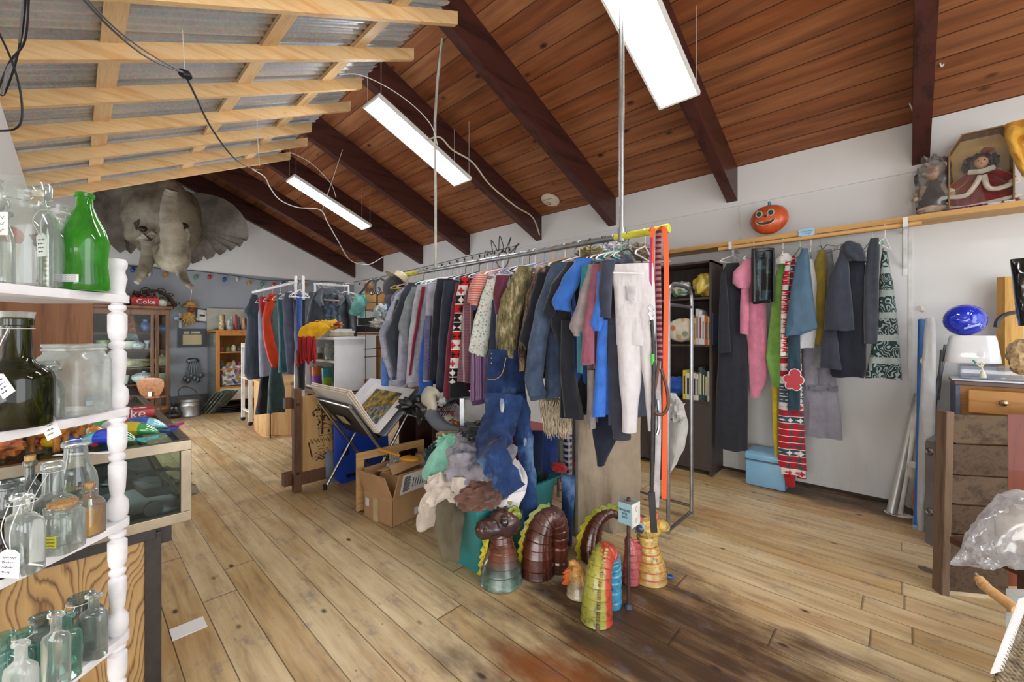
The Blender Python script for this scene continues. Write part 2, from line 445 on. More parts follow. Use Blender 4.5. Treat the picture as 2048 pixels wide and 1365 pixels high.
# corrugated metal roof on the near slope
def corr():
    m = MB(); nx = 760; x0, x1 = -6.12, 3.4
    rows = [(-2.4), (.0), 1.865]
    vs_ = []
    for yy in rows:
        for i in range(nx + 1):
            x = x0 + (x1 - x0) * i / nx
            j = 1.865 + .03 * math.sin(i * .9) if yy == 1.865 else yy
            vs_.append((x, j, roofz(j) + .045 + .009 * math.sin(2 * PI * x / .076)))
    f = []
    for r in range(2):
        for i in range(nx): f.append((r * (nx + 1) + i, r * (nx + 1) + i + 1, (r + 1) * (nx + 1) + i + 1, (r + 1) * (nx + 1) + i))
    m.add(vs_, f); return m
def galv():
    g = NG('galvanised_sheet'); v = g.co()
    sp = g.o('ShaderNodeTexVoronoi', {'Vector': v, 'Scale': 90.0}, out=1)
    col = g.mix(.25, g.ramp(g.noise(v, 1.5, 4), [(.3, '#b5bdc8'), (.7, '#dfe4ea')]), sp, 'OVERLAY')
    g.set('Base Color', col); g.set('Metallic', .55); g.set('Roughness', g.ramp(g.noise(v, 60, 2), [(.3, .3), (.7, .48)])); return g.m
struct('ceiling.metal', corr(), galv(), ang=80).name = 'ceiling_metal_roof'
rafm = wood('#ecc995', '#dba76c', 'Y', 1.1, .5, 0, True); purm = wood('#efd0a0', '#ddb27c', 'X', 1.1, .5, 0, True)
def hr(Y): return H0 + 1.38 + .48 * Y       # bottom edge of the rafters
for k in range(-9, 6):
    X = -(3.055 + .586 * k); ye = 1.99 if k not in (1, 3) else 1.82
    m = MB(); m.slab((X - .02, -2.4, hr(-2.4)), (.04, 0, 0), (0, ye + 2.4, .48 * (ye + 2.4)), (0, 0, .098))
    o = struct('beam_rafter', m, rafm, smooth=False); o['label'] = 'new pale pine rafter under metal roof'; o['group'] = 'pine rafters'
for Y in (-2.1, -1.35, -.6, .138, .882, 1.496):
    m = MB(); m.slab((-6.08, Y - .045, roofz(Y - .045) - .002), (9.4, 0, 0), (0, .09, .0432), (0, 0, .04))
    o = struct('beam_purlin', m, purm, smooth=False); o['label'] = 'flat pine purlin under corrugated sheets'; o['group'] = 'pine purlins'
# left wall: its painted header under the rafters, then the wall itself
lw = wall_mat('#d4d5d5', 'left_wall_paint')
m = MB().bb((XG, -.42, 0), (-1.985, -.274, 2.65)); struct('wall_left', m, lw, smooth=False)
m = MB().bb((-2.1, -4.6, 0), (-1.985, -.42, 2.2)); m.bb((-1.985, -4.6, 0), (3.5, -4.5, 1.9)); struct('wall_front', m, lw, smooth=False)
# light fixtures: three seen, one behind the camera
bez = plain('#e8e8e6', .4, 0, .02); led = emis('led_diffuser', (1, .99, .97, 1), 17.0)
wire = plain('#d9d9d6', .5)
def lamp(x, y0, z0, label):
    t = thing('ceiling_light', label, 'ceiling light', (x, y0 + .56, z0 - .2), 'suspended light panels')
    M = Matrix.Translation((x + .15, y0, z0)) @ Matrix.Rotation(-math.atan(SL), 4, 'X')
    m = MB(); L = 1.22
    for (a, b, c, d) in ((0, .008, .3, .016), (0, L - .008, .3, .016)):
        m.box(0, (c, d, .035), M=M @ Matrix.Translation((0, b, .012)))
    for sx in (-.142, .142): m.box(0, (.016, L - .0325, .0348), M=M @ Matrix.Translation((sx, L / 2, .012)))
    m.box(0, (.29, L - .02, .012), M=M @ Matrix.Translation((0, L / 2, .03)))
    m.build('frame', bez, t, smooth=False)
    m = MB().box(0, (.268, L - .032, .006), M=M @ Matrix.Translation((0, L / 2, -.002))); m.build('diffuser', led, t, smooth=False)
    for yy in (.03, L - .03):
        for sx in (-.13, .13):
            p = M @ Vector((sx, yy, .03)); q = Vector((p.x, p.y, ceilz(p.y)))
            MB().tube([p, q], .0016, 5).build('hanging_wire', wire, t)
    return t
lamp(-6.27, 2.03, 2.128 + H0, 'slim bright light panel hung farthest away near the gable wall')
lamp(-3.81, 1.92, 2.19 + H0, 'slim bright light panel hung in the middle beside the white pole')
lamp(-1.367, 1.96, 2.19 + H0, 'large bright light panel nearest the camera at the top edge')
lamp(1.08, 1.96, 2.19 + H0, 'bright light panel hung to the right beyond the picture edge')
# ================================================================ clothes
def one(mb, name, mat, label, cat, group=None, kind=None, **k):
    return tag(mb.build(name, mat, None, **k), label, cat, group, kind)
def pat(kind, a='#ffffff', b='#000000', c='#ff0000', s=1.0):
    key = ('pat', kind, a, b, c, s)
    if key in _mc: return _mc[key]
    g = NG('patterned_' + kind); v = g.co(); sx = g.n('ShaderNodeSeparateXYZ', {0: v}); X, Y, Z = sx.outputs
    def band(q, k, lo, hi=2.0, ph=0.0):
        f = g.math('FRACT', g.math('ADD', g.math('MULTIPLY', q, k), ph))
        return g.ramp(f, [(0, 0.0), (lo, 1.0), (min(hi, .999), 0.0)], 'CONSTANT')
    XY = g.math('ADD', g.math('MULTIPLY', X, .5), Y)
    if kind == 'vstripe': col = g.mix(band(XY, 28 * s, .5), a, b); col = g.mix(band(XY, 9 * s, .8), col, c)
    elif kind == 'hstripe': col = g.mix(band(Z, 38 * s, .5), a, b)
    elif kind == 'plaid':
        col = g.mix(band(XY, 45 * s, .6), a, b); col = g.mix(g.math('MULTIPLY', band(Z, 40 * s, .55), .55), col, c)
        col = g.mix(g.math('MULTIPLY', band(XY, 16 * s, .8), .5), col, '#c9b9b0')
    elif kind == 'nordic':
        zi = g.math('FLOOR', g.math('MULTIPLY', Z, 11 * s)); zf = g.math('FRACT', g.math('MULTIPLY', Z, 11 * s))
        wn = g.o('ShaderNodeTexWhiteNoise', {'W': zi}, noise_dimensions='1D')
        base = g.ramp(wn, [(0, a), (.3, b), (.5, a), (.72, c), (.85, b)], 'CONSTANT')
        mo = g.ramp(wn, [(0, b), (.3, '#e9e4df'), (.5, b), (.72, a), (.85, '#e9e4df')], 'CONSTANT')
        u = g.math('FRACT', g.math('MULTIPLY', XY, 11 * s))
        du = g.math('ABSOLUTE', g.math('SUBTRACT', u, .5)); dz = g.math('ABSOLUTE', g.math('SUBTRACT', zf, .5))
        dia = g.math('ADD', du, dz); star = g.math('MULTIPLY', du, dz)
        f = g.math('MAXIMUM', g.math('MULTIPLY', g.math('LESS_THAN', dia, .45), g.math('LESS_THAN', star, .012)),
                   g.math('MULTIPLY', g.math('LESS_THAN', dia, .36), g.math('GREATER_THAN', dia, .27)))
        col = g.mix(f, base, mo); col = g.mix(band(zf, 1, .0, .1), col, '#e9e4df')
    elif kind == 'floral':
        vo = g.n('ShaderNodeTexVoronoi', {'Vector': v, 'Scale': 26 * s}); d, cc = vo.outputs[0], vo.outputs[1]
        hue = g.ramp(g.n('ShaderNodeSeparateXYZ', {0: cc}).outputs[0], [(0, b), (.35, c), (.6, '#6f8f6a'), (.8, '#c9a24a')], 'CONSTANT')
        col = g.mix(g.ramp(d, [(.28, .85), (.42, 0.0)]), a, hue)
    elif kind == 'camo':
        n1 = g.noise(g.co((1, 1, .5)), 16 * s, 5, .7); n2 = g.noise(g.co((1.4, 1, .3), (4, 4, 4)), 42 * s, 4, .8)
        col = g.ramp(g.math('ADD', g.math('MULTIPLY', n1, .5), g.math('MULTIPLY', n2, .5)), [(.36, c), (.46, b), (.54, a), (.64, '#c9bda0')])
    elif kind == 'paisley':
        d = g.noise(g.co((1, 1, .8)), 13 * s, 1, .4)
        f = g.math('GREATER_THAN', g.math('SINE', g.math('MULTIPLY', d, 62.0)), .5)
        col = g.mix(f, a, b)
        bz = band(Z, 5.0 * s, .72); wv = g.math('GREATER_THAN', g.math('SINE', g.math('MULTIPLY', XY, 130.0)), -.2)
        col = g.mix(bz, col, g.mix(wv, b, '#9aa5a3'))
    elif kind == 'patch':
        vo = g.n('ShaderNodeTexVoronoi', {'Vector': v, 'Scale': 9 * s}, feature='F1', distance='CHEBYCHEV'); cc = g.n('ShaderNodeSeparateXYZ', {0: vo.outputs[1]}).outputs[0]
        col = g.ramp(cc, [(0, a), (.34, b), (.67, c)], 'CONSTANT')
    elif kind == 'tie':
        n = g.noise(v, 7 * s, 5, .65); n2 = g.noise(g.co((1, 1, 1), (5, 5, 5)), 13 * s, 5, .6)
        col = g.ramp(n, [(.36, b), (.5, a), (.62, a), (.7, c)]); col = g.mix(g.ramp(n2, [(.62, 0.0), (.7, .8)]), col, b)
    elif kind == 'denim':
        n = g.noise(g.co((1, 1, .6)), 5 * s, 5, .6); col = g.ramp(n, [(.35, b), (.55, a), (.68, c)])
    elif kind == 'confetti':
        vo = g.n('ShaderNodeTexVoronoi', {'Vector': v, 'Scale': 60 * s}); cc = g.n('ShaderNodeSeparateXYZ', {0: vo.outputs[1]})
        col = g.mix(.75, vo.outputs[1], g.ramp(cc.outputs[1], [(0, a), (.35, b), (.7, c)], 'CONSTANT'))
    n = g.noise(v, 14, 4); col = g.mix(1.0, col, g.ramp(n, [(.3, .78), (.7, 1.0)]), 'MULTIPLY')
    g.set('Base Color', col); g.set('Roughness', .9); g.set('Specular IOR Level', .2); g.set('Sheen Weight', .15)
    g.bump(g.noise(g.co((1, 1, .35)), 9, 3, .5), .35, .06)
    _mc[key] = g.m; return g.m

def resamp(rows, n):
    """rows = [(key, tuple...)]: smooth resampling"""
    pts = [Vector((r[0], r[1], r[2])) for r in rows]; out = []
    for i in range(n + 1):
        t = i / n * (len(pts) - 1); k = min(int(t), len(pts) - 2); u = t - k
        a, b = pts[k], pts[k + 1]; p0 = pts[max(k - 1, 0)]; p3 = pts[min(k + 2, len(pts) - 1)]
        q = .5 * ((2 * a) + (b - p0) * u + (2 * p0 - 5 * a + 4 * b - p3) * u * u + (3 * a - p0 - 3 * b + p3) * u ** 3)
        out.append(q)
    return out
def panel_cloth(rows3, ud, t=.05, amp=.017, freq=38.0, seed=0, n=36, lv=26, open_=False, topt=.5):
    """rows3: [(z, centre Vector(x,y), half width a (left), half width b (right))...] cloth body hanging in the plane direction ud"""
    ud = Vector((ud[0], ud[1], 0)).normalized(); nd = Vector((ud.y, -ud.x, 0))
    mb = MB(); rings = []
    L = len(rows3)
    for i in range(lv + 1):
        s_ = i / lv * (L - 1); k = min(int(s_), L - 2); u = s_ - k
        z0, c0, a0, b0 = rows3[k]; z1, c1, a1, b1 = rows3[k + 1]; uu = u * u * (3 - 2 * u) * .5 + u * .5
        z = z0 + (z1 - z0) * u; c = c0.lerp(c1, uu); a = a0 + (a1 - a0) * uu; b = b0 + (b1 - b0) * uu
        q = i / lv; tt = t * (topt + (1 - topt) * min(1, q * 4)); am = amp * min(1, .25 + q * 1.2)
        ring = []
        for j in range(n):
            th = 2 * PI * j / n; cx, sy = math.cos(th), math.sin(th)
            cx = math.copysign(abs(cx) ** .8, cx); sy = math.copysign(abs(sy) ** .8, sy)
            w_ = (b if cx > 0 else a) * cx
            fold = am * (math.sin(freq * w_ + seed * 2.1 + .9 * math.sin(z * 5 + seed)) + .55 * math.sin(freq * 2.1 * w_ + seed + z * 3.0)) * (1 - .5 * abs(cx))
            wr = am * 1.1 * noise.noise(Vector((w_ * 9, z * 9, seed * 3.7 + (5 if sy > 0 else 0)))) + am * .8 * noise.noise(Vector((w_ * 22 + z * 9, z * 14, seed * 1.7)))
            p = Vector((c.x, c.y, z)) + ud * w_ + nd * (sy * (tt / 2 + wr) + fold)
            if i == lv: p.z += .006 * math.sin(freq * w_ + seed)
            ring.append(p)
        rings.append(ring)
    mb.loft(rings, False)
    mb.add(rings[0], [tuple(range(n))])
    mid = [Vector((p.x, p.y, p.z + .02)) * 1.0 for p in rings[-1]]
    mb.add(mid, [tuple(range(n))])
    return mb
def silh(rows, anchor, th=0.0, **k):
    """cloth whose outline is read from the view: rows (y, xl, xr) in the photo, hung in the vertical plane through anchor turned th degrees from facing the camera line"""
    a = Vector((anchor[0], anchor[1], 0)); view = Vector((a.x, a.y, 0)).normalized()
    nd = Matrix.Rotation(R(th), 3, 'Z') @ view; ud = Vector((nd.y, -nd.x, 0))
    out = []
    for (y, xl, xr) in rows:
        P = []
        for x in (xl, xr):
            r = ray(x, y); tt = a.dot(nd) / Vector((r.x, r.y, 0)).dot(nd); P.append(O + r * tt)
        c = (P[0] + P[1]) / 2; hw = (P[1] - P[0]).length / 2
        out.append((c.z, Vector((c.x, c.y)), hw, hw))
    return panel_cloth(out, ud, **k)
def sleeve(pts, r, flat=.55, n=14, amp=.006, seed=0, up=(1, 0, 0)):
    """tube of cloth through 3-D points with wrinkles"""
    P = smooth_path(pts, 6); L = len(P); mb = MB(); rings = []
    rr = [interp([(i / (len(r) - 1), r[i]) for i in range(len(r))], j / (L - 1)) for j in range(L)]
    for i, p in enumerate(P):
        t = (P[min(i + 1, L - 1)] - P[max(i - 1, 0)]).normalized()
        x = Vector(up); x = (x - t * x.dot(t)).normalized(); y = t.cross(x)
        ring = []
        for k in range(n):
            a = 2 * PI * k / n; q = 1 + .34 * noise.noise(Vector((math.cos(a) * 1.9, math.sin(a) * 1.9, i * .42 + seed * 5))) + amp / .05 * .9 * math.sin(i * 1.3 + 2 * a + seed)
            ring.append(p + x * math.cos(a) * rr[i] * flat * q + y * math.sin(a) * rr[i] * q)
        rings.append(ring)
    return mb.loft(rings, True)
_hang = {}
def hanger_proto(col):
    m = MB(); hook = []
    for i in range(11):
        a = -PI * .35 + i / 10 * PI * 1.25; hook.append((0, .022 * math.cos(a) * 1.0, .022 * math.sin(a)))
    hook = [(0, 0, -.085), (0, 0, -.03)] + hook[::1]
    m.tube(hook, .0022 if col != 'wood' else .0018, 6)
    w_ = .0042 if col != 'wood' else .007
    m.tube([(0, -.2, -.15), (0, -.17, -.13), (0, 0, -.08), (0, .17, -.13), (0, .2, -.15)], w_, 6)
    if col != 'wood': m.tube([(0, -.2, -.152), (0, .2, -.152)], w_, 6)
    return m
_hm = {'white': '#e8e8ea', 'black': '#26262a', 'blue': '#6c8cc8', 'green': '#7fc7a8', 'pink': '#d9a0a0', 'red': '#8c2530', 'yellow': '#d8d04a', 'wood': '#b98b52', 'grey': '#8f9499'}
def hanger(P, col, rz=0, where='the long pipe rack', z=.022):
    if col not in _hang:
        mb = hanger_proto(col); mb2 = mb
        o = mb2.build('clothes_hanger', plain(_hm[col], .35, 0, .04)); _hang[col] = o; h = o
    else:
        h = _hang[col].copy(); C.objects.link(h)
    h.location = Vector(P) - Vector((0, 0, 0)); h.rotation_euler = (0, 0, rz)
    if 'small' in where: h.scale = (1, .45, 1)
    nm = {'wood': 'wooden'}.get(col, col + (' wire' if col in ('grey', 'black') else ' plastic'))
    tag(h, '%s clothes hanger hooked over %s' % (nm, where), 'hanger', '%s hangers on %s' % (nm, where)); return h

# ---------------- the long suspended pipe
PY, PZ = 2.245, 1.98
pm = metal('#a9abac', .4); pg = plain('#b9b9ae', .5); yel = plain('#c9c63a', .5, 0, .2, 12)
t = thing('clothes_rack', 'long grey pipe clothes rack hung from the ceiling on poles, yellow taped ends', 'clothes rack', (-2.3, PY, PZ))
MB().tube([(-3.66, PY, PZ), (-.955, PY, PZ)], .019, 14).build('pipe', pm, t)
MB().tube([(-3.67, PY, PZ), (-3.35, PY, PZ)], .0205, 14).build('end_tape', yel, t)
MB().tube([(-1.27, PY, PZ), (-.945, PY, PZ)], .0215, 14).tube([(-.975, PY, PZ), (-.94, PY, PZ)], .026, 14).build('end_tape', yel, t)
p1 = aY(871, 540, PY); p1.z = PZ
MB().tube([p1, p1 + Vector((0, 0, .6)), aY(870, 240, PY), aY(875, 160, PY + .02), aY(886, 70, PY + .06), aY(889, 30, PY + .12)], .0125, 10).build('hanging_pole', pg, t)
p2 = aY(1243, 470, PY); p2.z = PZ
MB().tube([p2, (p2.x, PY, ceilz(PY))], .0155, 10).build('hanging_pole', pm, t)
MB().tube([p2 + Vector((0, 0, -.03)), p2 + Vector((0, 0, .05))], .024, 10).build('pole_clamp', pm, t)

def gx(x, Y): return aY(x, 668, Y).x
SEED = [0]
def rackG(name, cat, label, x, ybot, mat, ys=None, typ='long', hw=.245, t=.055, cuff=None, yb2=None, hc='white', stripe=None, slm=None, dY=0, both=True, xb=None):
    """garment on the long pipe; x, ybot, ys: front edge, hem and cuff as seen"""
    SEED[0] += 1; sd = SEED[0]; yf = PY - .33 if typ == 'long' else PY - .25
    X = gx(x, yf) ; T = 1.86 + .015 * math.sin(sd * 2.7)
    root = thing(name, label, cat, (X, PY, T))
    zb = aY(x + 14, ybot, PY - .2).z
    rows = [(T, Vector((X, PY)), .05, .05), (T - .025, Vector((X, PY)), .09, .09), (T - .07, Vector((X, PY)), .15, .15), (T - .13, Vector((X, PY)), .2, .2), (T - .22, Vector((X, PY)), hw - .01, hw - .01),
            (T - .4, Vector((X, PY)), hw, hw), (zb, Vector((X + .01 * math.sin(sd), PY + dY)), hw + .01, hw + .01)]
    panel_cloth(rows, (0, 1, 0), t=t, amp=.014, freq=26, seed=sd).build('body', mat, root)
    if cuff: panel_cloth([(zb + .03, Vector((X, PY)), hw - .02, hw - .02), (zb - .045, Vector((X, PY)), hw - .03, hw - .03)], (0, 1, 0), t=t * .9, amp=.006, freq=40, seed=sd, lv=6).build('waistband', cuff, root)
    ys = ys or ybot
    if typ == 'long':
        for s in ((-1, 1) if both else (-1,)):
            zs = aY(x, ys, yf).z
            if s > 0: zs += .05
            e = T - .12 - (T - .12 - zs) * .5
            pts = [(X, PY + s * .13, T - .08), (X + .01, PY + s * .205, T - .18), (X + .02, PY + s * (.27 + .02 * math.sin(sd)), e + .05), (X + .015, PY + s * .25, zs)]
            sleeve(pts, [.065, .078, .066, .052], .5, seed=sd + s).build('sleeve', slm or mat, root)
            if cuff: sleeve([(X + .015, PY + s * .251, zs + .05), (X + .015, PY + s * .25, zs + .02), (X + .014, PY + s * .249, zs - .02)], [.05, .047, .042], .55, seed=sd).build('cuff', cuff, root)
            if stripe and s < 0:
                q = [Vector(p) + Vector((.037, .0, 0)) for p in pts]
                sleeve(q, [.012, .012, .012, .012], .35, n=8, amp=.001, seed=sd).build('stripe', stripe, root)
    elif typ == 'short':
        for s in (-1, 1):
            zs = aY(x, ys, yf).z
            pts = [(X, PY + s * .12, T - .07), (X + .012, PY + s * .19, T - .15), (X + .02, PY + s * .245, zs + .05), (X + .02, PY + s * .255, zs)]
            sleeve(pts, [.06, .085, .088, .092], .45, seed=sd + s).build('sleeve', slm or mat, root)
    hanger((X, PY, PZ), hc)
    return root
cl = cloth
def rk(cat, label, x, yb, mat, rows, hc='white', cuff=None, parts=(), t=.075, name=None):
    """garment on the long pipe: its body across the pipe and the front edge and sleeve as seen"""
    r = rackG(name or cat, cat, label, x, yb, mat, None, 'none', .21, .05, hc=hc); X = gx(x, PY - .3)
    silh(rows, (X + .03, PY - .25), 0, t=t, amp=.011, freq=34, seed=x % 13, topt=.6, lv=30).build('sleeve', mat, r)
    if cuff: y, l, q = rows[-1]; silh([(y - 5, l + 1, q - 1), (y + 4, l + 2, q - 2), (y + 9, l + 4, q - 4)], (X + .03, PY - .25), 0, t=t * .9, amp=.004, lv=5).build('cuff', cuff, r)
    for nm, rw, m_, o_ in parts: silh(rw, (X + .03 + o_ * .8, PY - .25 - o_), 0, t=t * .8, amp=.008, freq=34, seed=x % 7, topt=.8).build(nm, m_, r)
    return r
lav = cl('#a3a6ba', c2='#b4b6c8'); dkc = cl('#3f4553')
rk('sweatshirt', 'pale lavender hooded sweatshirt at the far left end of the long rack', 772, 752, lav, [(577, 806, 834), (592, 790, 815), (630, 773, 800), (667, 758, 788), (708, 763, 786), (752, 777, 789)], 'yellow', cl('#8c90a8'), [('dark_patch', [(600, 792, 797), (640, 783, 790)], dkc, .03)])
rk('shirt', 'light blue shirt showing below the lavender sweatshirt', 764, 760, cl('#5c87cc'), [(600, 800, 812), (690, 765, 778), (740, 761, 777), (771, 762, 777)], 'yellow')
rk('jacket', 'charcoal grey long sleeve jacket second from the far left end', 783, 757, dkc, [(566, 816, 850), (590, 801, 830), (640, 784, 812), (670, 771, 799), (700, 777, 798), (757, 790, 799)], 'pink')
rk('sweatshirt', 'heather grey sweatshirt with lavender lower sleeve', 800, 764, cl('#a1a2b6', c2='#a9aabc'), [(576, 824, 846), (620, 806, 830), (680, 797, 818), (762, 793, 813)], 'black', cl('#9899ae'), [('grey_shoulder', [(574, 824, 847), (605, 809, 830), (655, 796, 819), (684, 806, 817)], cl('#858d93'), .03)])
rk('sweatshirt', 'light grey sweatshirt with a maroon stripe down the sleeve', 820, 764, cl('#b0b2c0', c2='#bbbcc9'), [(570, 834, 864), (620, 824, 862), (680, 817, 850), (764, 812, 846)], 'green', cl('#a4a6b6'), [('maroon_stripe', [(574, 843, 851), (640, 832, 839), (700, 823, 829), (752, 817, 823)], cl('#861c39'), .045)])
holl = rk('sweatshirt', 'lavender grey sweatshirt with capital letters down its sleeve', 850, 762, cl('#a9abbc'), [(568, 854, 884), (640, 850, 874), (700, 848, 866), (762, 846, 862)], 'white', None, [('dark_panel', [(632, 850, 863), (700, 848, 860), (760, 846, 858)], cl('#5d6079'), .035)])
rk('shirt', 'bright blue shirt whose tail hangs below the lettered sweatshirt', 840, 770, cl('#3a62bd'), [(640, 848, 860), (740, 836, 866), (783, 838, 866), (800, 826, 838)], 'white')
rk('hoodie', 'black hoodie hanging just right of the lettered sleeve', 866, 760, cl('#232632'), [(558, 874, 906), (600, 867, 888), (680, 862, 882), (762, 857, 873)], 'white')
rk('hoodie', 'dark navy hoodie with wide sleeve left of the maroon cardigan', 882, 782, cl('#2b3040'), [(562, 888, 918), (620, 881, 906), (700, 876, 899), (783, 871, 893)], 'black')
rk('cardigan', 'maroon cardigan with narrow long sleeves', 896, 785, cl('#76293e'), [(566, 912, 928), (620, 902, 918), (700, 892, 907), (797, 886, 899)])
rk('sweater', 'black and red snowflake knit sweater', 910, 770, pat('nordic', '#b8201f', '#17171a', '#ded8d4', 1.35), [(556, 920, 940), (600, 911, 930), (700, 902, 922), (766, 897, 917)], 'black', None, [('black_hem', [(764, 898, 930), (794, 899, 942)], cl('#1b1c22'), 0)])
rk('shirt', 'dusty red and blue plaid shirt', 926, 760, pat('plaid', '#7c4c58', '#55566e', '#8c5b62', 1.2), [(590, 928, 948), (660, 923, 946), (764, 914, 942)])
rk('polo_shirt', 'orange and white striped polo shirt with blue trim', 946, 700, pat('hstripe', '#c25d4e', '#c9a9a0', '#000000', 1.6), [(549, 950, 975), (575, 938, 970), (604, 934, 958), (612, 944, 956)], 'wood', cl('#2c3f7a'))
rk('blouse', 'white short sleeve blouse printed with small flowers', 958, 720, pat('floral', '#d3dbd6', '#c78b96', '#7b8fae', 2.2), [(560, 974, 996), (600, 960, 988), (650, 946, 982), (702, 937, 976), (713, 950, 972)])
rk('shirt', 'purple striped shirt with cuffs hanging below the floral blouse', 956, 800, pat('vstripe', '#7a5a84', '#9a7ba2', '#4b3353', 2.0), [(680, 943, 978), (760, 941, 973), (800, 940, 972)], 'white', cl('#5f4468'))
rk('jersey', 'navy jersey with thin white stripes and a maroon satin yoke', 990, 745, pat('vstripe', '#2b2f42', '#30354b', '#b9b9c4', .8), [(600, 984, 1000), (660, 980, 996), (720, 979, 994)], 'blue', None, [('satin_yoke', [(552, 992, 1020), (590, 986, 1006), (630, 990, 1002)], cl('#5b1f33', .5), .02)], name='sports_jersey')
rk('jacket', 'tan and brown leafy camouflage jacket with full sleeve', 1010, 740, pat('camo', '#8a7f5c', '#5f5a3c', '#332e22', 1.0), [(534, 1036, 1068), (560, 1020, 1062), (600, 1001, 1048), (650, 992, 1038), (690, 994, 1034), (716, 1008, 1030)], 'black', t=.12, name='camouflage_jacket')
rk('shirt', 'brown tiger striped camouflage shirt behind the black one', 1040, 760, pat('camo', '#8d7562', '#4a382d', '#1f1814', .8), [(536, 1072, 1092), (580, 1060, 1082), (640, 1046, 1064), (700, 1036, 1052), (742, 1038, 1050)], 'blue', name='camouflage_shirt')
rk('shirt', 'black half sleeve shirt left of the denim jacket', 1058, 740, cl('#20222a'), [(546, 1074, 1096), (600, 1060, 1086), (680, 1038, 1066), (698, 1050, 1062)], 'pink')
dnm = pat('denim', '#46566f', '#333f55', '#5d6c84', 1.6)
dj = rk('jacket', 'faded blue denim jacket with buttoned cuffs', 1085, 790, dnm, [(526, 1104, 1140), (560, 1090, 1128), (620, 1070, 1106), (700, 1055, 1092), (760, 1049, 1086), (790, 1056, 1094)], 'wood', cl('#36435a'), [('front_panel', [(600, 1096, 1118), (700, 1092, 1122), (796, 1090, 1124)], dnm, -.06)], .1, 'denim_jacket')
rk('shirt', 'black cotton tee shirt right of the denim jacket', 1112, 836, cl('#20222a'), [(526, 1132, 1156), (575, 1100, 1130), (626, 1086, 1112), (636, 1092, 1108)], 'white', None, [('under_sleeve', [(600, 1106, 1134), (650, 1101, 1132), (678, 1112, 1126)], cl('#26272d'), -.03)])
rk('shirt', 'bright blue tee shirt with wide short sleeve', 1134, 812, cl('#3569bd'), [(518, 1152, 1184), (560, 1123, 1162), (604, 1103, 1142), (622, 1110, 1144)], 'black', None, [('tail', [(640, 1140, 1158), (812, 1139, 1155)], cl('#3569bd'), -.06)])
rk('shirt', 'black long tee shirt between the blue and grey ones', 1134, 836, cl('#1d1f28'), [(640, 1122, 1150), (740, 1120, 1150), (836, 1128, 1168)], 'blue')
rk('shirt', 'teal tee shirt showing as a thin strip', 1160, 740, cl('#25707f'), [(530, 1164, 1180), (640, 1153, 1166), (746, 1154, 1166)], 'red')
rk('shirt', 'taupe grey tee shirt with broad sleeve', 1168, 850, cl('#8a8283'), [(530, 1176, 1200), (600, 1156, 1184), (655, 1138, 1174), (671, 1147, 1170)], 'black', None, [('tail', [(740, 1174, 1190), (800, 1176, 1190), (856, 1178, 1192)], cl('#8f8888'), -.04)])
rk('shirt', 'mauve long sleeve shirt right of the taupe tee', 1182, 740, cl('#8f5566'), [(530, 1184, 1206), (600, 1173, 1194), (665, 1165, 1189), (729, 1161, 1189)])
rk('shirt', 'royal blue tee shirt with a long narrow tail', 1198, 830, cl('#386fcb'), [(545, 1194, 1208), (600, 1191, 1214), (650, 1180, 1206), (664, 1188, 1200)], 'green', None, [('tail', [(640, 1196, 1216), (750, 1190, 1213), (834, 1184, 1211)], cl('#386fcb'), -.03)])
rk('shirt', 'dark slate tee shirt behind the white sweatpants', 1212, 850, cl('#363b4b'), [(522, 1202, 1230), (580, 1196, 1224), (636, 1197, 1222)], 'black')
# letters on the sleeve: one above the other, turned to read down the sleeve
lp = aD(854, 697, 1); q_ = lp - O; lp = O + q_ * ((PY - .345) / q_.y)
M_ = plane_M(lp, (-.0, 0, -1), (.55, .83, 0))
text('lettering', 'HOLLISTER', .046, M_, plain('#5a2f8a', .7), holl, .001, font_space=1.35)
# dress pants, sweatpants and the shaggy garment
def pants(name, label, X, rows_l, rows_r, waist, mat, cat='trousers', hc='white', th=0, band=None, t=.07, hz=None):
    root = thing(name, label, cat, (X, PY, 1.8))
    A = (X, PY - .2)
    silh(waist, A, th, t=t, amp=.006, freq=30, seed=3, topt=.9, lv=14).build('waist', mat, root)
    for i, rw in enumerate((rows_l, rows_r)):
        if rw: silh(rw, A, th, t=t * 1.0, amp=.008, freq=34, seed=5 + i, topt=1, lv=22).build('leg', mat, root)
    return root
wp = pants('sweatpants', 'white sweatpants with side pocket clipped at the near end of the rack', -1.06,
      [(610, 1232, 1290), (680, 1234, 1285), (760, 1238, 1283), (820, 1244, 1276), (863, 1244, 1274)], [(610, 1270, 1310), (700, 1278, 1306), (790, 1290, 1306), (860, 1296, 1308)],
      [(529, 1222, 1306), (545, 1222, 1308), (580, 1228, 1310), (640, 1231, 1311), (690, 1233, 1310)], cl('#cfcbcf', .9, .05))
silh([(572, 1250, 1272), (580, 1252, 1272), (600, 1254, 1271)], (-1.06, PY - .24), 0, t=.012, amp=.001).build('pocket', cl('#c3bfc4'), wp)
MB().tube([aD(1226, 546, 2.08), aD(1306, 548, 2.2)], .004, 6).build('clip_bar', plain('#e9e9ee', .3), wp)
hanger((-1.08, PY, PZ), 'white', .2)
cp = pants('sweatpants', 'charcoal sweatpants with elastic cuff beside the white pair', -1.2,
      [(650, 1212, 1255), (760, 1218, 1255), (840, 1222, 1262), (878, 1226, 1262)], None,
      [(535, 1215, 1260), (560, 1212, 1262), (620, 1212, 1262), (690, 1213, 1260)], cl('#3a3c48'))
hanger((-1.2, PY, PZ), 'green', .15)
one(silh([(745, 1186, 1226), (800, 1180, 1236), (860, 1184, 1240), (930, 1194, 1210)], (-1.32, PY - .1), 0, t=.06, amp=.008), 'trousers', cl('#1f2434'), 'black trousers whose leg hangs lowest below the shirts', 'trousers')
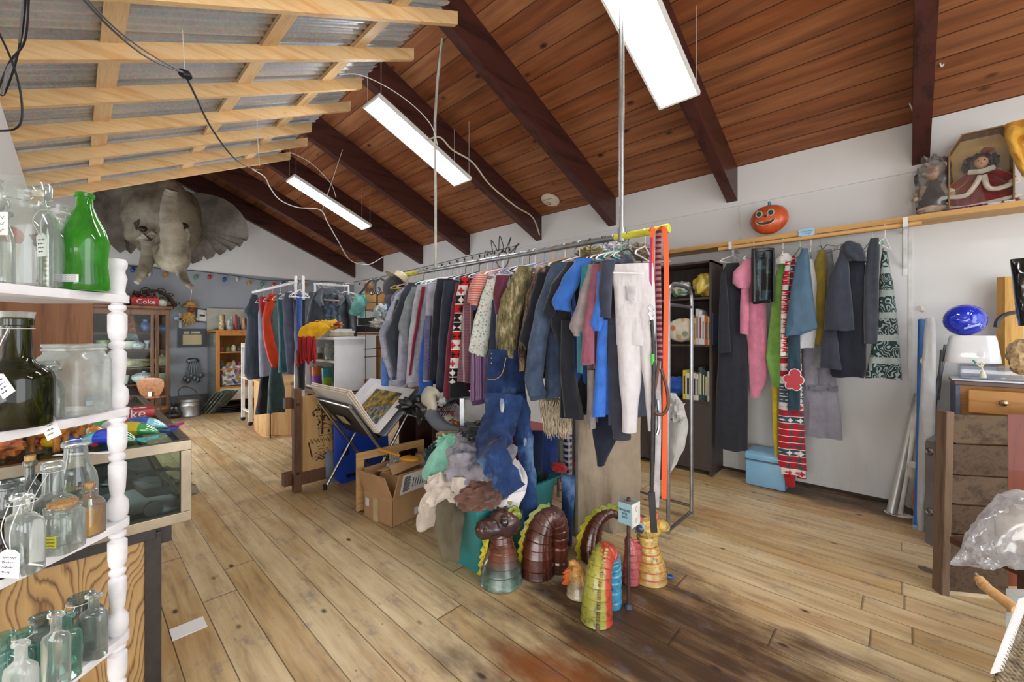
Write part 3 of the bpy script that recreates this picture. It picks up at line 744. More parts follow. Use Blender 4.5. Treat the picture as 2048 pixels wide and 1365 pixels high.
hanger((-1.32, PY, PZ), 'grey', 0)
one(silh([(740, 1183, 1219), (800, 1184, 1219), (838, 1174, 1222), (846, 1176, 1222)], (-1.42, PY - .12), 0, t=.05, amp=.006), 'sweater_hem', cl('#a3988c'), 'cream and brown edged undershirt hanging below the blue tee', 'shirt')
# shaggy garment: tufted with many little tapered strands
rows = [(798, 1078, 1146), (820, 1080, 1146), (850, 1086, 1144), (866, 1094, 1140)]
fz = thing('fringed_top', 'beige shaggy knitted top below the denim jacket', 'top', (-1.65, 2.1, 1.1))
silh(rows, (-1.66, PY - .16), 0, t=.06, amp=.01).build('knit', cl('#a8977f', .95, .2, .8), fz)
mb = MB(); rf = random.Random(3)
for i in range(420):
    u, v_ = rf.random(), rf.random(); y = 800 + v_ * 62; xl, xr = 1079 + v_ * 12, 1146 - v_ * 5
    p = aD(xl + u * (xr - xl), y, 2.56 - .03 * rf.random()); q = p + Vector((rf.uniform(-.012, .012), rf.uniform(-.012, .006), -.035 - .03 * rf.random()))
    mb.tube([p, p.lerp(q, .5) + Vector((0, -.008, 0)), q], [.0035, .003, .0008], 4)
mb.build('strands', cl('#b9ab92', .9, .2), fz)
for x, c in ((1070, 'white'), (1112, 'grey'), (1130, 'white'), (1150, 'black'), (1205, 'green'), (1018, 'pink'), (958, 'black'), (922, 'white'), (905, 'grey'), (985, 'blue'), (1000, 'blue'), (1045, 'white'), (880, 'white'), (812, 'yellow')):
    X = gx(x, PY); hanger((X, PY, PZ), c, rnd.uniform(-.3, .3))

# jeans slung over the pile
den = pat('denim', '#27406f', '#16264a', '#5f7ea8', 1.4)
jn = thing('jeans', 'ripped dark blue jeans hanging down onto the clothes pile', 'trousers', (-1.75, 1.9, 1.1))
silh([(700, 978, 1040), (725, 974, 1046), (755, 972, 1050), (800, 970, 1052), (822, 970, 1048)], (-1.8, 2.04), 0, t=.09, amp=.008, topt=1).build('waist', den, jn)
def pth(l): return [aD(*p) for p in l]
sleeve(pth([(1006, 790, 2.56), (998, 850, 2.5), (985, 890, 2.4), (988, 912, 2.3), (1008, 950, 2.24), (1028, 985, 2.2)]), [.115, .105, .1, .085, .075, .06], .4, 18, up=(.5, -.8, .2), seed=3).build('leg', den, jn)
sleeve(pth([(1035, 790, 2.62), (1045, 850, 2.6), (1052, 930, 2.56), (1060, 1000, 2.5), (1062, 1075, 2.46)]), [.055, .055, .05, .042, .03], .5, 16, up=(.5, -.8, .2), seed=6).build('leg', den, jn)
for (x, y, d, s) in ((1004, 812, 2.475, .02), (1050, 885, 2.53, .012)):
    MB().ell(aD(x, y, d), (s * .8, .012, s * 2.0), 12, 6, amp=.5, seed=4).build('torn_patch', cl('#c9cdd2', c2='#6f86a8'), jn)
for y in (708, 717, 727): MB().ell(aD(983, y, 2.53), (.005, .004, .005), 8, 6).build('button', metal('#c9a34e', .3), jn)
MB().tube(smooth_path(pth([(974, 758, 2.52), (988, 760, 2.5), (1004, 748, 2.5), (1012, 716, 2.5)]), 4), .0018, 5).build('pocket_seam', plain('#b08a3c'), jn)
# ================================================================ rod, shelf and clothes on the back wall
pine = wood('#c49a5e', '#a87c45', 'X', .8, .5, 0, False); dow = wood('#d3a56c', '#bd8c50', 'X', 1.0, .45, 0, False)
RZ, RY = 2.232, 4.36
t = thing('wall_shelf', 'long pine shelf board along the upper back wall', 'shelf', (0, YW, 2.45))
a = aY(1342, 505, YW - .27); b = aY(2048, 405, YW - .27)
zs_ = (aY(1560, 470, YW - .27).z)
MB().bb((-2.05, YW - .27, zs_ - .03), (2.2, YW, zs_)).build('board', pine, t, smooth=False, bev=.002)
MB().bb((-2.05, YW - .275, zs_ - .035), (2.2, YW - .262, zs_ + .005)).build('front_edge', pine, t, smooth=False)
t = thing('closet_rod', 'round pale wooden rod below the shelf holding costumes', 'clothes rod', (-.6, RY, RZ))
MB().tube([(-1.33, RY, RZ), (.09, RY, RZ)], .018, 14).build('rod', dow, t)
wm = plain('#dcdde0', .35)
for X in (-1.22, .0):
    m = MB(); m.bb((X - .014, RY - .03, RZ - .022), (X + .014, RY + .02, RZ - .018)); m.bb((X - .014, RY - .035, RZ - .02), (X + .014, RY - .03, RZ + .05))
    m.bb((X - .014, RY - .03, RZ - .02), (X + .014, YW - .003, RZ - .014)); m.beam((X, RY + .05, RZ - .02), (X, YW - .012, RZ - .3), .024, .008)
    m.bb((X - .014, YW - .006, RZ - .36), (X + .014, YW, zs_ - .04)); m.build('bracket', wm, t, smooth=False, bev=.001)
t2 = thing('price_card', 'small pale blue price card clipped on the rod shelf edge', 'sign', aY(1613, 465, YW - .29), None)
cM = plane_M(aY(1613, 465, YW - .285), (1, 0, 0), (0, 0, 1))
MB().box(0, (.115, .062, .002), M=cM).build('card', plain('#9cc6e4', .6, 0, .03), t2, smooth=False)
text('lettering', 'COSTUMES\n$ Varied', .018, cM @ Matrix.Translation((0, 0, .0016)), plain('#2a4a8a'), t2, .0002)

def WX(x): return aY(x, 500, RY).x
def wall_g(name, cat, label, ax, rows, mat, th=0, t=.07, hc='white', extra=None, amp=.012, fr=30, hang=True, dy=0):
    A = (WX(ax), RY + dy); root = thing(name, label, cat, (A[0], A[1], 2.1))
    silh(rows, A, th, t=t, amp=amp, freq=fr, seed=ax % 17, topt=.7).build('body', mat, root)
    for (nm, rw, m_, tt, off) in (extra or []):
        silh(rw, (A[0], A[1] - off), th, t=tt, amp=amp * .7, freq=fr, seed=(ax + len(rw)) % 13, topt=.8, lv=18).build(nm, m_, root)
    if hang: hanger((A[0], RY, RZ), hc, rnd.uniform(-.4, .5), 'the wooden wall rod')
    return root
blk = cl('#2a2c34', .8, .1)
wall_g('gown', 'dress', 'long black robe reaching nearly to the floor at the left end of the rod', 1466,
       [(527, 1453, 1478), (545, 1444, 1484), (600, 1440, 1494), (690, 1438, 1496), (800, 1432, 1496), (900, 1430, 1495)], blk, hc='white',
       extra=[('sleeve', [(545, 1442, 1452), (620, 1438, 1458), (706, 1436, 1462)], blk, .06, .05)], dy=-.05)
wall_g('fleece_costume', 'costume', 'pink hooded fleece onesie', 1508,
       [(516, 1494, 1522), (545, 1474, 1528), (600, 1482, 1532), (700, 1496, 1535), (760, 1499, 1533), (795, 1501, 1518)], cl('#cf7e98', .95, .1, .5, .6), dy=-.02,
       extra=[('hood', [(520, 1488, 1506), (545, 1466, 1508), (565, 1465, 1505), (577, 1476, 1500)], cl('#d98aa2', .95, .1, .5, .6), .09, .07),
              ('sleeve', [(570, 1482, 1498), (620, 1480, 1498), (669, 1480, 1497)], cl('#d07c97', .95, .1, .5, .6), .07, .08)])
bg = thing('garment_bag', 'black framed clear plastic zip bag hung on the rod', 'bag', (WX(1526), RY - .12, 2.1))
silh([(499, 1505, 1546), (540, 1504, 1547), (607, 1506, 1540)], (WX(1526), RY - .12), 20, t=.05, amp=.004).build('contents', pat('patch', '#20252a', '#2f4a52', '#10151a', 1.5), bg)
silh([(497, 1503, 1548), (503, 1503, 1548)], (WX(1526), RY - .14), 20, t=.06, amp=.001, lv=4).build('top_binding', plain('#15161a', .3), bg)
for (l, r) in ((1503, 1511), (1543, 1548)): silh([(500, l, r), (604, l, r)], (WX(1526), RY - .15), 20, t=.05, amp=.002, lv=8).build('side_binding', plain('#15161a', .3), bg)
silh([(503, 1508, 1545), (600, 1508, 1542)], (WX(1526), RY - .16), 20, t=.03, amp=.004, lv=8).build('clear_window', pane_glass('#dfe9ea'), bg)
hanger((WX(1526), RY, RZ), 'black', .3, 'the wooden wall rod')
grn = cl('#6f9c48', .95, .1, .4, .5)
wall_g('fleece_costume', 'costume', 'green fleece costume with white collar and yellow lower leg', 1566,
       [(520, 1560, 1582), (560, 1549, 1586), (620, 1542, 1582), (700, 1534, 1575), (716, 1532, 1570), (776, 1545, 1568)], grn, dy=-.03,
       extra=[('collar', [(508, 1562, 1578), (520, 1550, 1588), (530, 1552, 1584)], cl('#d9d9da', .95, .05, .8), .12, .04),
              ('yellow_leg', [(772, 1543, 1556), (850, 1545, 1556), (922, 1549, 1556)], cl('#c9b227'), .06, -.02)])
onz = pat('nordic', '#b5202c', '#37505c', '#d9d5d2', 1.6)
wall_g('patterned_onesie', 'costume', 'red white and teal snowflake patterned onesie reaching low', 1583,
       [(514, 1574, 1590), (560, 1564, 1596), (640, 1561, 1600), (740, 1560, 1604), (840, 1557, 1608), (920, 1556, 1612), (950, 1562, 1612)], onz, dy=-.07, t=.08, hang=False,
       extra=[('sleeve', [(520, 1571, 1582), (600, 1562, 1576), (712, 1560, 1572)], pat('nordic', '#b5202c', '#d9d5d2', '#37505c', 2.2), .05, .05),
              ('cuff', [(944, 1566, 1592), (972, 1571, 1590)], cl('#a81c26'), .06, .0), ('cuff', [(938, 1592, 1613), (956, 1594, 1613)], cl('#a81c26'), .06, -.02)])
sat = cl('#456178', .42, .08, .3, .1)
wall_g('kimono', 'costume', 'blue satin kimono with wide sleeve and red cloud patch', 1600,
       [(660, 1576, 1600), (740, 1575, 1602), (822, 1575, 1600)], cl('#26404f', .5, .08), dy=-.12, hc='green',
       extra=[('wide_sleeve', [(498, 1603, 1616), (530, 1590, 1620), (590, 1580, 1626), (640, 1573, 1633), (657, 1570, 1636), (672, 1569, 1600)], sat, .05, .06)])
# the cloud patch: overlapping discs with white outline, mounted on the panel
cp_ = aY(1587, 760, RY - .2); km = bpy.data.objects['kimono']
for (rr, m_, dd) in ((.0, plain('#e8e4e2', .7), 0), (-.006, plain('#b23a46', .7, 0, .05), -.003)):
    mb = MB()
    for kk, (dx, dz, r_) in enumerate(((0.01, .05, .045), (-.04, .005, .038), (.035, .0, .042), (-.012, -.01, .04), (-.03, -.05, .032), (.02, -.055, .036))):
        mb.lathe([(0, 0), (r_ + rr, 0), (r_ + rr, .004), (0, .004)], n=20, M=plane_M(cp_ + Vector((dx, dd - .0005 * kk, dz)), (1, 0, 0), (0, 0, 1)))
    mb.build('cloud_patch', m_, km)
wall_g('blouse', 'blouse', 'white ruffled blouse between the satin kimono and mustard top', 1622,
       [(520, 1612, 1626), (560, 1606, 1634), (640, 1600, 1636), (690, 1594, 1630), (697, 1594, 1628)], cl('#c9c9cf', .9, .06), dy=-.04, hc='white')
wall_g('cardigan', 'cardigan', 'mustard yellow knit top', 1641,
       [(501, 1636, 1650), (540, 1624, 1654), (600, 1615, 1652), (630, 1620, 1650), (690, 1624, 1648)], cl('#8c7a33', .95, .1), dy=-.02, hc='grey')
wall_g('shirt', 'shirt', 'plain grey shirt right of the mustard knit top', 1654, [(500, 1648, 1664), (560, 1640, 1672), (640, 1640, 1670), (735, 1626, 1668)], cl('#83878a', .9), dy=0.02, hc='grey')
tier = cl('#85838f', .9, .08)
dr = wall_g('tiered_dress', 'dress', 'grey lavender tiered dress with gathered ruffle seam', 1640,
       [(660, 1606, 1662), (730, 1604, 1670), (778, 1602, 1674)], tier, dy=.03, hang=False, amp=.02, fr=45,
       extra=[('ruffle_tier', [(774, 1600, 1674), (830, 1595, 1682), (874, 1592, 1685)], tier, .09, 0.0), ('gathered_seam', [(770, 1599, 1676), (780, 1599, 1676)], cl('#6f6d7a'), .1, .01)])
nv = cl('#343844', .85, .1)
wall_g('hooded_coat', 'coat', 'dark charcoal hooded coat with wide short sleeve', 1696,
       [(500, 1680, 1722), (540, 1668, 1732), (600, 1664, 1733), (680, 1662, 1733), (748, 1660, 1732), (755, 1664, 1728)], cl('#1f222e', .85, .1), dy=-.06, hc='grey',
       extra=[('hood', [(484, 1690, 1705), (492, 1681, 1722), (508, 1682, 1730), (524, 1700, 1734)], nv, .14, .07),
              ('sleeve', [(502, 1680, 1696), (560, 1656, 1700), (620, 1650, 1706), (661, 1648, 1709)], nv, .07, .1),
              ('front_panel', [(650, 1648, 1672), (700, 1642, 1678), (738, 1640, 1684)], nv, .06, .04)])
wall_g('suede_jacket', 'jacket', 'dark grey suede sleeve jacket beside the paisley skirt', 1745,
       [(477, 1740, 1758), (500, 1734, 1760), (560, 1728, 1758), (640, 1727, 1757), (687, 1728, 1755)], cl('#3b3f48', .95, .12, .3, .5), dy=-.06, hc='green')
wall_g('paisley_dress', 'dress', 'dark green and white paisley banded dress at the rod end', 1770,
       [(497, 1765, 1773), (530, 1760, 1779), (580, 1757, 1788), (640, 1755, 1795), (700, 1742, 1800), (757, 1730, 1804)], pat('paisley', '#24393b', '#98a3a1', '#ffffff', 1.15), dy=-.02, t=.09)

# ---------------------------------------------------------------- things on the shelf
pk = thing('pumpkin_decoration', 'orange smiling jack-o-lantern shell decoration on the wall shelf', 'decoration', aY(1538, 470, YW - .18))
pc = aY(1538, 440, YW - .17); org = plain('#c8552b', .35, 0, .12, 14, coat=.3)
S_ = 3.9 / 830
mb = MB(); rings = []
for i in range(19):
    ph = -PI / 2 + PI * i / 18; ring = []
    for k in range(40):
        a = 2 * PI * k / 40; lobe = 1 + .045 * abs(math.cos(4 * a)) ; cz = math.sin(ph)
        wz = (1.0 if cz > 0 else 1.0 - .25 * cz * cz)
        ring.append(pc + Vector((math.cos(ph) ** .8 * math.cos(a) * .15 * lobe * wz if math.cos(ph) > 0 else 0, math.cos(ph) * math.sin(a) * .085 * lobe, cz * .135)))
    rings.append(ring)
mb.loft(rings, False).build('shell', org, pk)
MB().tube([pc + Vector((0, 0, .125)), pc + Vector((.006, 0, .15)), pc + Vector((.0, -.01, .165))], [.02, .013, .012], 8).build('stem', plain('#3f7f86', .5), pk)
fM = plane_M(pc + Vector((-.01, -.083, .01)), (1, .06, 0), (0, -.1, 1))
def disc(mb, M, x, y, r, z0, z1, sx=1): return mb.lathe([(0, z0), (r, z0), (r, z1), (0, z1)], n=20, M=M @ Matrix.Translation((x, y, 0)), sq=(sx, 1))
dark = plain('#16181a', .4); green_ = plain('#9fb8a0', .5); cream = plain('#e8dfa8', .5)
for x in (-.052, .042):
    disc(MB(), fM, x, .035, .032, -.012, .004, .9).build('eye_ring', green_, pk); disc(MB(), fM, x, .035, .022, -.01, .007, .9).build('eye', dark, pk)
MB().prism([(-.02, .0), (.016, .0), (-.002, .03)], fM @ Vector((0, 0, .0)), fM.to_3x3() @ Vector((1, 0, 0)), fM.to_3x3() @ Vector((0, 1, 0)), fM.to_3x3() @ Vector((0, 0, .008))).build('nose', dark, pk)
def mouth(s, off): return [(-.078 * s, -.03), (-.04 * s, -.04 + off), (0, -.043 + off), (.04 * s, -.038 + off), (.075 * s, -.022)] + [(.06 * s, -.05 - off), (.03 * s, -.064 - off), (-.02 * s, -.068 - off), (-.06 * s, -.056 - off)]
for (s, of, z, m_) in ((1.08, .004, 0.002, cream), (1, -.001, .006, dark)):
    MB().prism(mouth(s, of), fM @ Vector((0, 0, -.01 + z)), fM.to_3x3() @ Vector((1, 0, 0)), fM.to_3x3() @ Vector((0, 1, 0)), fM.to_3x3() @ Vector((0, 0, .012))).build('mouth', m_, pk)
# ================================================================ bottle shelf at the left
wp_ = plain('#e4e2e6', .55, 0, .05, 20, bump=.15)
ZS = [1.508, 1.193, .883, .563]
bs = thing('spindle_shelf', 'white painted spindle shelf unit full of old bottles', 'shelf', LD(-1.2, .9, 0))
def board(z, L0=-1.075):
    m = MB(); poly = []
    r_ = .03
    for k in range(7): a = k / 6 * PI / 2; poly.append((L0 - r_ + r_ * math.sin(a), 1.185 - r_ + r_ * math.cos(a)))
    poly += [(L0, .45), (-1.36, .45), (-1.36, 1.185)]
    return m.prism(poly, (0, 0, z - .022), LD(1, 0), LD(0, 1), (0, 0, .022))
for i, z in enumerate(ZS + [.25]): board(z).build('shelf_board', wp_, bs, bev=.002)
def spin(L, D, z0, z1, n=18):
    h = z1 - z0
    pr = [(0, 0), (.014, 0), (.022, .01), (.0245, .03), (.023, .05), (.016, .062), (.0135, .068), (.017, .085), (.0195, .13), (.0195, .155), (.012, .163), (.018, .170), (.019, .178), (.0125, .186), (.0185, .196), (.021, .215), (.021, .26), (.012, .268), (.019, .275), (.0185, .285), (.012, .29), (.016, .298), (.0145, h)]
    pr = [(r, min(z, h)) for r, z in pr if z <= h] + [(.0145, h)]
    pr.sort(key=lambda q: q[1])
    return MB().lathe(pr, LD(L, D, z0), n)
for (L, D) in ((-1.098, 1.155), (-1.098, .5), (-1.33, .5)):
    zz = [0] + sorted([.25] + ZS)
    for a, b in zip(zz, zz[1:]): spin(L, D, a, b - .022).build('spindle', wp_, bs)
    MB().lathe([(0, 0), (.02, 0), (.016, .01), (.018, .03), (.021, .045), (.0165, .062), (.017, .07), (.021, .078), (.0215, .09), (.017, .099), (0, .102)], LD(L, D, ZS[0]), 18).build('finial', wp_, bs)

CLEAR = glass('#f0f5f2', .3, '#9db1a8', .04, 1.3, .06, '#e4e8e6'); FROST = glass('#eef2f0', .4, '#a8b5af', .12, .8, .35, '#c9cdc9')
GREEN = glass('#38b424', .55, '#127a10', .04, 1.2, .22, '#4cc030'); OLIVE = glass('#74792a', .2, '#1c2008', .05, .9, .12, '#2c3016')
AQUA = glass('#b9dcd2', .4, '#4f857a', .05, 1.2, .1, '#8fbcb2'); AMBER = glass('#5c2812', .3, '#1d0a04', .05, 1.2, .1, '#30130a')
SMOKE = glass('#b8c2be', .35, '#6f7d78', .05, 1.2, .15, '#9aa39f')
corkm = wood('#c09a68', '#8a6238', 'Z', 6, .9, 0, True); tagm = plain('#f1f0ee', .7, 0, .02); ink = plain('#3a3a55', .8); strm = plain('#e2e2df', .8)
PROF = {
 'pop': [(.0, 0), (.46, 0), (.5, .02), (.5, .12), (.46, .25), (.47, .4), (.5, .5), (.42, .62), (.26, .76), (.17, .86), (.16, .95), (.2, .955), (.2, .99), (.17, 1)],
 'jug': [(0, 0), (.46, 0), (.5, .02), (.5, .55), (.46, .66), (.36, .74), (.31, .8), (.31, .84), (.4, .86), (.4, .97), (.36, 1)],
 'rib': [(0, 0), (.46, 0), (.5, .02)] + [(.5 - .02 * (k % 2), .05 + k * .045) for k in range(13)] + [(.42, .68), (.3, .78), (.3, .84), (.42, .87), (.42, .98), (.36, 1)],
 'wine': [(0, 0), (.46, 0), (.5, .03), (.5, .42), (.47, .49), (.38, .54), (.26, .58), (.2, .64), (.185, .92), (.22, .93), (.22, .985), (.19, 1)],
 'jar': [(0, 0), (.46, 0), (.5, .03), (.5, .76), (.47, .82), (.41, .86), (.4, .9), (.43, .91), (.43, .935), (.4, .95), (.43, .965), (.42, 1)],
 'flask': [(0, 0), (.46, 0), (.5, .02), (.5, .6), (.46, .68), (.3, .73), (.19, .77), (.18, .92), (.27, .94), (.27, .98), (.22, 1)],
 'milk': [(0, 0), (.46, 0), (.5, .03), (.5, .5), (.46, .6), (.33, .72), (.27, .84), (.26, .93), (.33, .95), (.33, .985), (.3, 1)],
 'panel': [(0, 0), (.47, 0), (.5, .02), (.5, .66), (.44, .71), (.22, .75), (.19, .79), (.19, .92), (.3, .94), (.3, .985), (.22, 1)],
 'oil': [(0, 0), (.46, 0), (.5, .02), (.5, .6), (.42, .7), (.24, .78), (.2, .86), (.26, .88), (.26, .92), (.2, .94), (.2, 1)],
 'stopper': [(0, 0), (.46, 0), (.5, .03), (.5, .5), (.4, .62), (.25, .7), (.24, .78), (.42, .8), (.42, .84), (.2, .86), (.36, .92), (.3, .98), (0, 1)],
}
def bottle(kind, x, si, L, wpx, hpx, mat, label, sq=(1, 1), p=2.0, cork=False, fill=None, tagp=None, sticker=None, n=28, lab=None):
    """x: where it stands in the view, si: shelf index, L: distance out; sizes as seen"""
    D = L / ((x - CX) / F); z = ZS[si]; W = wpx * 1.08 * D / F; H = hpx * 1.06 * D / F
    root = thing('glass_bottle' if kind != 'jar' else 'glass_jar', label, 'bottle' if kind != 'jar' else 'jar', LD(L, D, z))
    c = LD(L, D, z + .0015); pr = PROF[kind]; Mx = Matrix.Translation(c) @ Matrix.Rotation(YAW + rnd.uniform(-.15, .15), 4, 'Z')
    m = MB(); m.lathe([(r * W, h * H) for r, h in pr], n=n, M=Mx, sq=sq, p=p)
    inner = [(max(0, r * W - .0035), max(h * H, .006)) for r, h in pr]
    m.build('glass', mat, root)
    if fill:
        fl = [(r * W - .004, h * H) for r, h in pr if h <= fill[0]]; fl = [(max(r, 0), max(h, .005)) for r, h in fl] + [(interp([(h, r) for r, h in pr], fill[0]) * W - .004, fill[0] * H), (0, fill[0] * H)]
        MB().lathe(fl, n=n, M=Mx, sq=sq, p=p).build('liquid', fill[1], root)
    if cork:
        r_ = pr[-1][0] * W * .92
        MB().lathe([(0, H * .9), (r_ * .8, H * .9), (r_, H * 1.0), (r_ * 1.05, H * 1.06), (0, H * 1.065)], n=14, M=Mx).build('cork', corkm, root)
    if tagp:
        dx, dz, tw, th_, tilt = tagp
        cc = c + LD(dx, -W * .5 * sq[1] - .012) + Vector((0, 0, dz))
        Mt = Matrix.Translation(cc) @ Matrix.Rotation(YAW, 4, 'Z') @ Matrix.Rotation(R(90), 4, 'X') @ Matrix.Rotation(R(tilt), 4, 'Z')
        pl = [(-tw / 2, -th_ / 2), (tw / 2, -th_ / 2), (tw / 2, th_ * .36), (tw * .2, th_ / 2), (-tw * .2, th_ / 2), (-tw / 2, th_ * .36)]
        M3 = Mt.to_3x3()
        tg = MB().prism(pl, Mt.translation, M3 @ Vector((1, 0, 0)), M3 @ Vector((0, 1, 0)), M3 @ Vector((0, 0, .0008))).build('price_tag', tagm, root, smooth=False)
        s_ = MB()
        for q in range(4):
            yy = th_ * (.22 - q * .17); pts = []
            for w_ in range(15):
                pts.append(Mt @ Vector((-tw * .36 + tw * .72 * w_ / 14 * (1 - .12 * q), yy + th_ * .035 * math.sin(w_ * 2.7 + q * 2) * (1 + .4 * math.sin(w_ * 1.3)), .0012)))
            s_.tube(pts, .00045, 4)
        s_.build('handwriting', ink, tg)
        top = Mt @ Vector((0, th_ * .42, .001)); nk = c + Vector((0, 0, H * .9)) + LD(0, -pr[-3][0] * W * sq[1])
        MB().tube(smooth_path([nk + LD(-.012, 0), nk.lerp(top, .5) + LD(-.012, -.01), top, nk.lerp(top, .5) + LD(.01, -.012), nk + LD(.012, 0)], 5), .0009, 5).build('string', strm, root)
        rr = pr[-2][0] * W
        MB().lathe([(rr * 1.02 * max(.6, sq[0]), H * .9 - .001), (rr * 1.08 * max(.6, sq[0]), H * .9), (rr * 1.02 * max(.6, sq[0]), H * .9 + .001)], n=18, M=Mx).build('string', strm, root)
    if sticker:
        dx, dz, tw, th_, col_ = sticker
        cc = c + LD(dx, -W * .5 * sq[1] - .002) + Vector((0, 0, dz))
        Mt = Matrix.Translation(cc) @ Matrix.Rotation(YAW, 4, 'Z') @ Matrix.Rotation(R(90), 4, 'X')
        k = MB().box(0, (tw, th_, .001), M=Mt).build('sticker', plain(col_, .6), root, smooth=False)
        s_ = MB()
        for q in range(3):
            s_.tube([Mt @ Vector((-tw * .4 + tw * .8 * w_ / 14, th_ * (.28 - .28 * q) + th_ * .07 * math.sin(w_ * 2.3 + q), .001)) for w_ in range(15)], .0004, 4)
        s_.build('handwriting', ink, k)
    return root
# top shelf
bottle('jug', 48, 0, -1.13, 92, 200, CLEAR, 'large clear ribbed jug with blank white card, top shelf', sticker=(.0, .13, .07, .05, '#e8e6e4'))
bottle('rib', 112, 0, -1.12, 46, 160, CLEAR, 'clear ring-ribbed bottle with tag beside the green bottle', tagp=(.014, .1, .024, .055, 4))
bottle('pop', 169, 0, -1.09, 70, 184, GREEN, 'bright green soda bottle on the top shelf', sticker=(.012, .026, .05, .018, '#e9e9ec'))
bottle('stopper', 6, 0, -1.2, 30, 170, CLEAR, 'clear bottle cut off at the left picture edge, top shelf')
# second shelf
bottle('wine', 34, 1, -1.10, 98, 205, OLIVE, 'dark olive wine bottle on the second shelf', tagp=(.055, .1, .03, .05, 35))
bottle('jar', 150, 1, -1.12, 84, 132, FROST, 'square frosted storage jar with open mouth, second shelf', p=4.0)
bottle('stopper', 96, 1, -1.12, 44, 112, CLEAR, 'small clear stoppered bottle with large tag hanging off the shelf', tagp=(.05, -.01, .036, .055, 25))
cf = LD(-1.19, 1.19 / ((30 - CX) / -F), ZS[1])
one(MB().lathe([(0, 0), (.028, 0), (.03, .01), (.012, .03), (.016, .1), (.02, .16), (.022, .2), (.03, .24), (.034, .26)], cf, 24), 'glass_vase', FROST, 'frosted flared glass vase behind the dark olive bottle', 'vase')
# third shelf
bottle('jar', 22, 2, -1.14, 42, 150, SMOKE, 'tall clear jar at the back left of the third shelf')
bottle('flask', 60, 2, -1.19, 36, 155, SMOKE, 'corked clear bottle at the back of the third shelf', cork=True)
bottle('flask', 44, 2, -1.065, 72, 144, CLEAR, 'flat clear flask with handwritten tag, third shelf front', sq=(1, .55), p=3.2, tagp=(.016, .035, .042, .06, -3))
bottle('milk', 152, 2, -1.17, 60, 160, CLEAR, 'tall milk bottle standing behind the corked ones, third shelf', sticker=(.0, .06, .03, .04, '#e2ddd6'))
bottle('wine', 106, 2, -1.13, 72, 152, CLEAR, 'wide shouldered clear bottle with dairy tag, third shelf', tagp=(.014, .075, .045, .058, -4))
bottle('jar', 126, 2, -1.07, 52, 86, CLEAR, 'small square clear bottle with cork and yellow sticker', p=3.5, cork=True, sticker=(.01, .035, .024, .026, '#dcd83a'))
bottle('oil', 179, 2, -1.085, 40, 92, CLEAR, 'small corked bottle half filled with amber oil', p=3.0, cork=True, fill=(.52, glass('#f0b428', .2, '#d09018', .1, .3, .6, '#e8ac20')), sticker=(.006, .062, .011, .014, '#e9e9ec'))
bottle('wine', 1, 2, -1.08, 24, 110, AMBER, 'brown glass bottle cut off by the left edge, third shelf')
# fourth shelf
bottle('panel', 162, 3, -1.13, 62, 108, SMOKE, 'grey green bottle with lacy tag at the back of the lowest shelf', tagp=(.012, .02, .036, .05, -6))
bottle('panel', 187, 3, -1.085, 44, 118, CLEAR, 'clear oval bottle nearest the spindle on the lowest shelf', sq=(1, .6), p=3.0)
bottle('panel', 131, 3, -1.085, 46, 120, AQUA, 'aqua embossed bottle in the middle of the lowest shelf', sq=(1, .7), p=3.2)
bottle('panel', 82, 3, -1.16, 52, 110, SMOKE, 'grey bottle behind the tagged one on the lowest shelf')
bottle('panel', 45, 3, -1.14, 46, 118, AQUA, 'pale aqua bottle, third from left at the back of the lowest shelf', tagp=(.05, .02, .036, .05, -15))
bottle('panel', 8, 3, -1.12, 44, 150, AQUA, 'tall teal bottle at the left edge of the lowest shelf')
bottle('flask', 42, 3, -1.06, 52, 150, FROST, 'flat milky flask at the front left of the lowest shelf', sq=(1, .55), p=3.2)
bottle('panel', 112, 3, -1.065, 42, 150, CLEAR, 'clear panelled bottle with embossed letters, lowest shelf front', sq=(1, .6), p=3.4)

# ---------------------------------------------------------------- oak counter with glass display case
cx0, cx1, cy0, cy1 = -3.63, -1.955, -.262, .305
tz, bz = 1.0, .698
alu = metal('#9d917f', .4); oak = None
def oakm():
    g = NG('oak_cathedral_veneer'); v = g.co((1, 1, .35))
    n = g.noise(v, 3.0, 3, .5); f = g.math('FRACT', g.math('MULTIPLY', g.math('ADD', n, g.math('MULTIPLY', g.n('ShaderNodeSeparateXYZ', {0: v}).outputs[1], 1.4)), 40.0))
    fine = g.noise(g.co((60, 60, 2)), 4, 3)
    col = g.ramp(g.math('ADD', g.math('MULTIPLY', f, .8), g.math('MULTIPLY', fine, .3)), [(.12, '#4c3018'), (.3, '#9b7a4f'), (.75, '#a98857'), (.98, '#5e3f22')])
    g.set('Base Color', col); g.set('Roughness', .5); return g.m
dc = thing('display_counter', 'glass display case with metal frame on an oak veneer counter', 'display case', ((cx0 + cx1) / 2, .02, 0))
m = MB(); m.bb((cx0 + .03, cy0 + .01, .08), (cx1 - .03, cy1 - .13, bz - .03)); m.build('oak_base', oakm(), dc, smooth=False, bev=.002)
m = MB(); m.bb((cx0 + .06, cy0 + .03, 0), (cx1 - .06, cy1 - .16, .08)); m.build('plinth', plain('#231f1d', .6), dc, smooth=False)
bt = plain('#2c2624', .5, 0, .15, 30)
m = MB(); m.bb((cx1 - .075, cy1 - .13, .02), (cx1 - .02, cy1 - .085, bz - .02)); m.bb((cx1 - .03, cy0, bz - .04), (cx1 - .015, cy1 - .1, bz - .002)); m.bb((cx1 - .07, cy1 - .1, bz - .07), (cx1 - .03, cy1 - .055, bz - .002)); m.build('dark_trim', bt, dc, smooth=False, bev=.002)
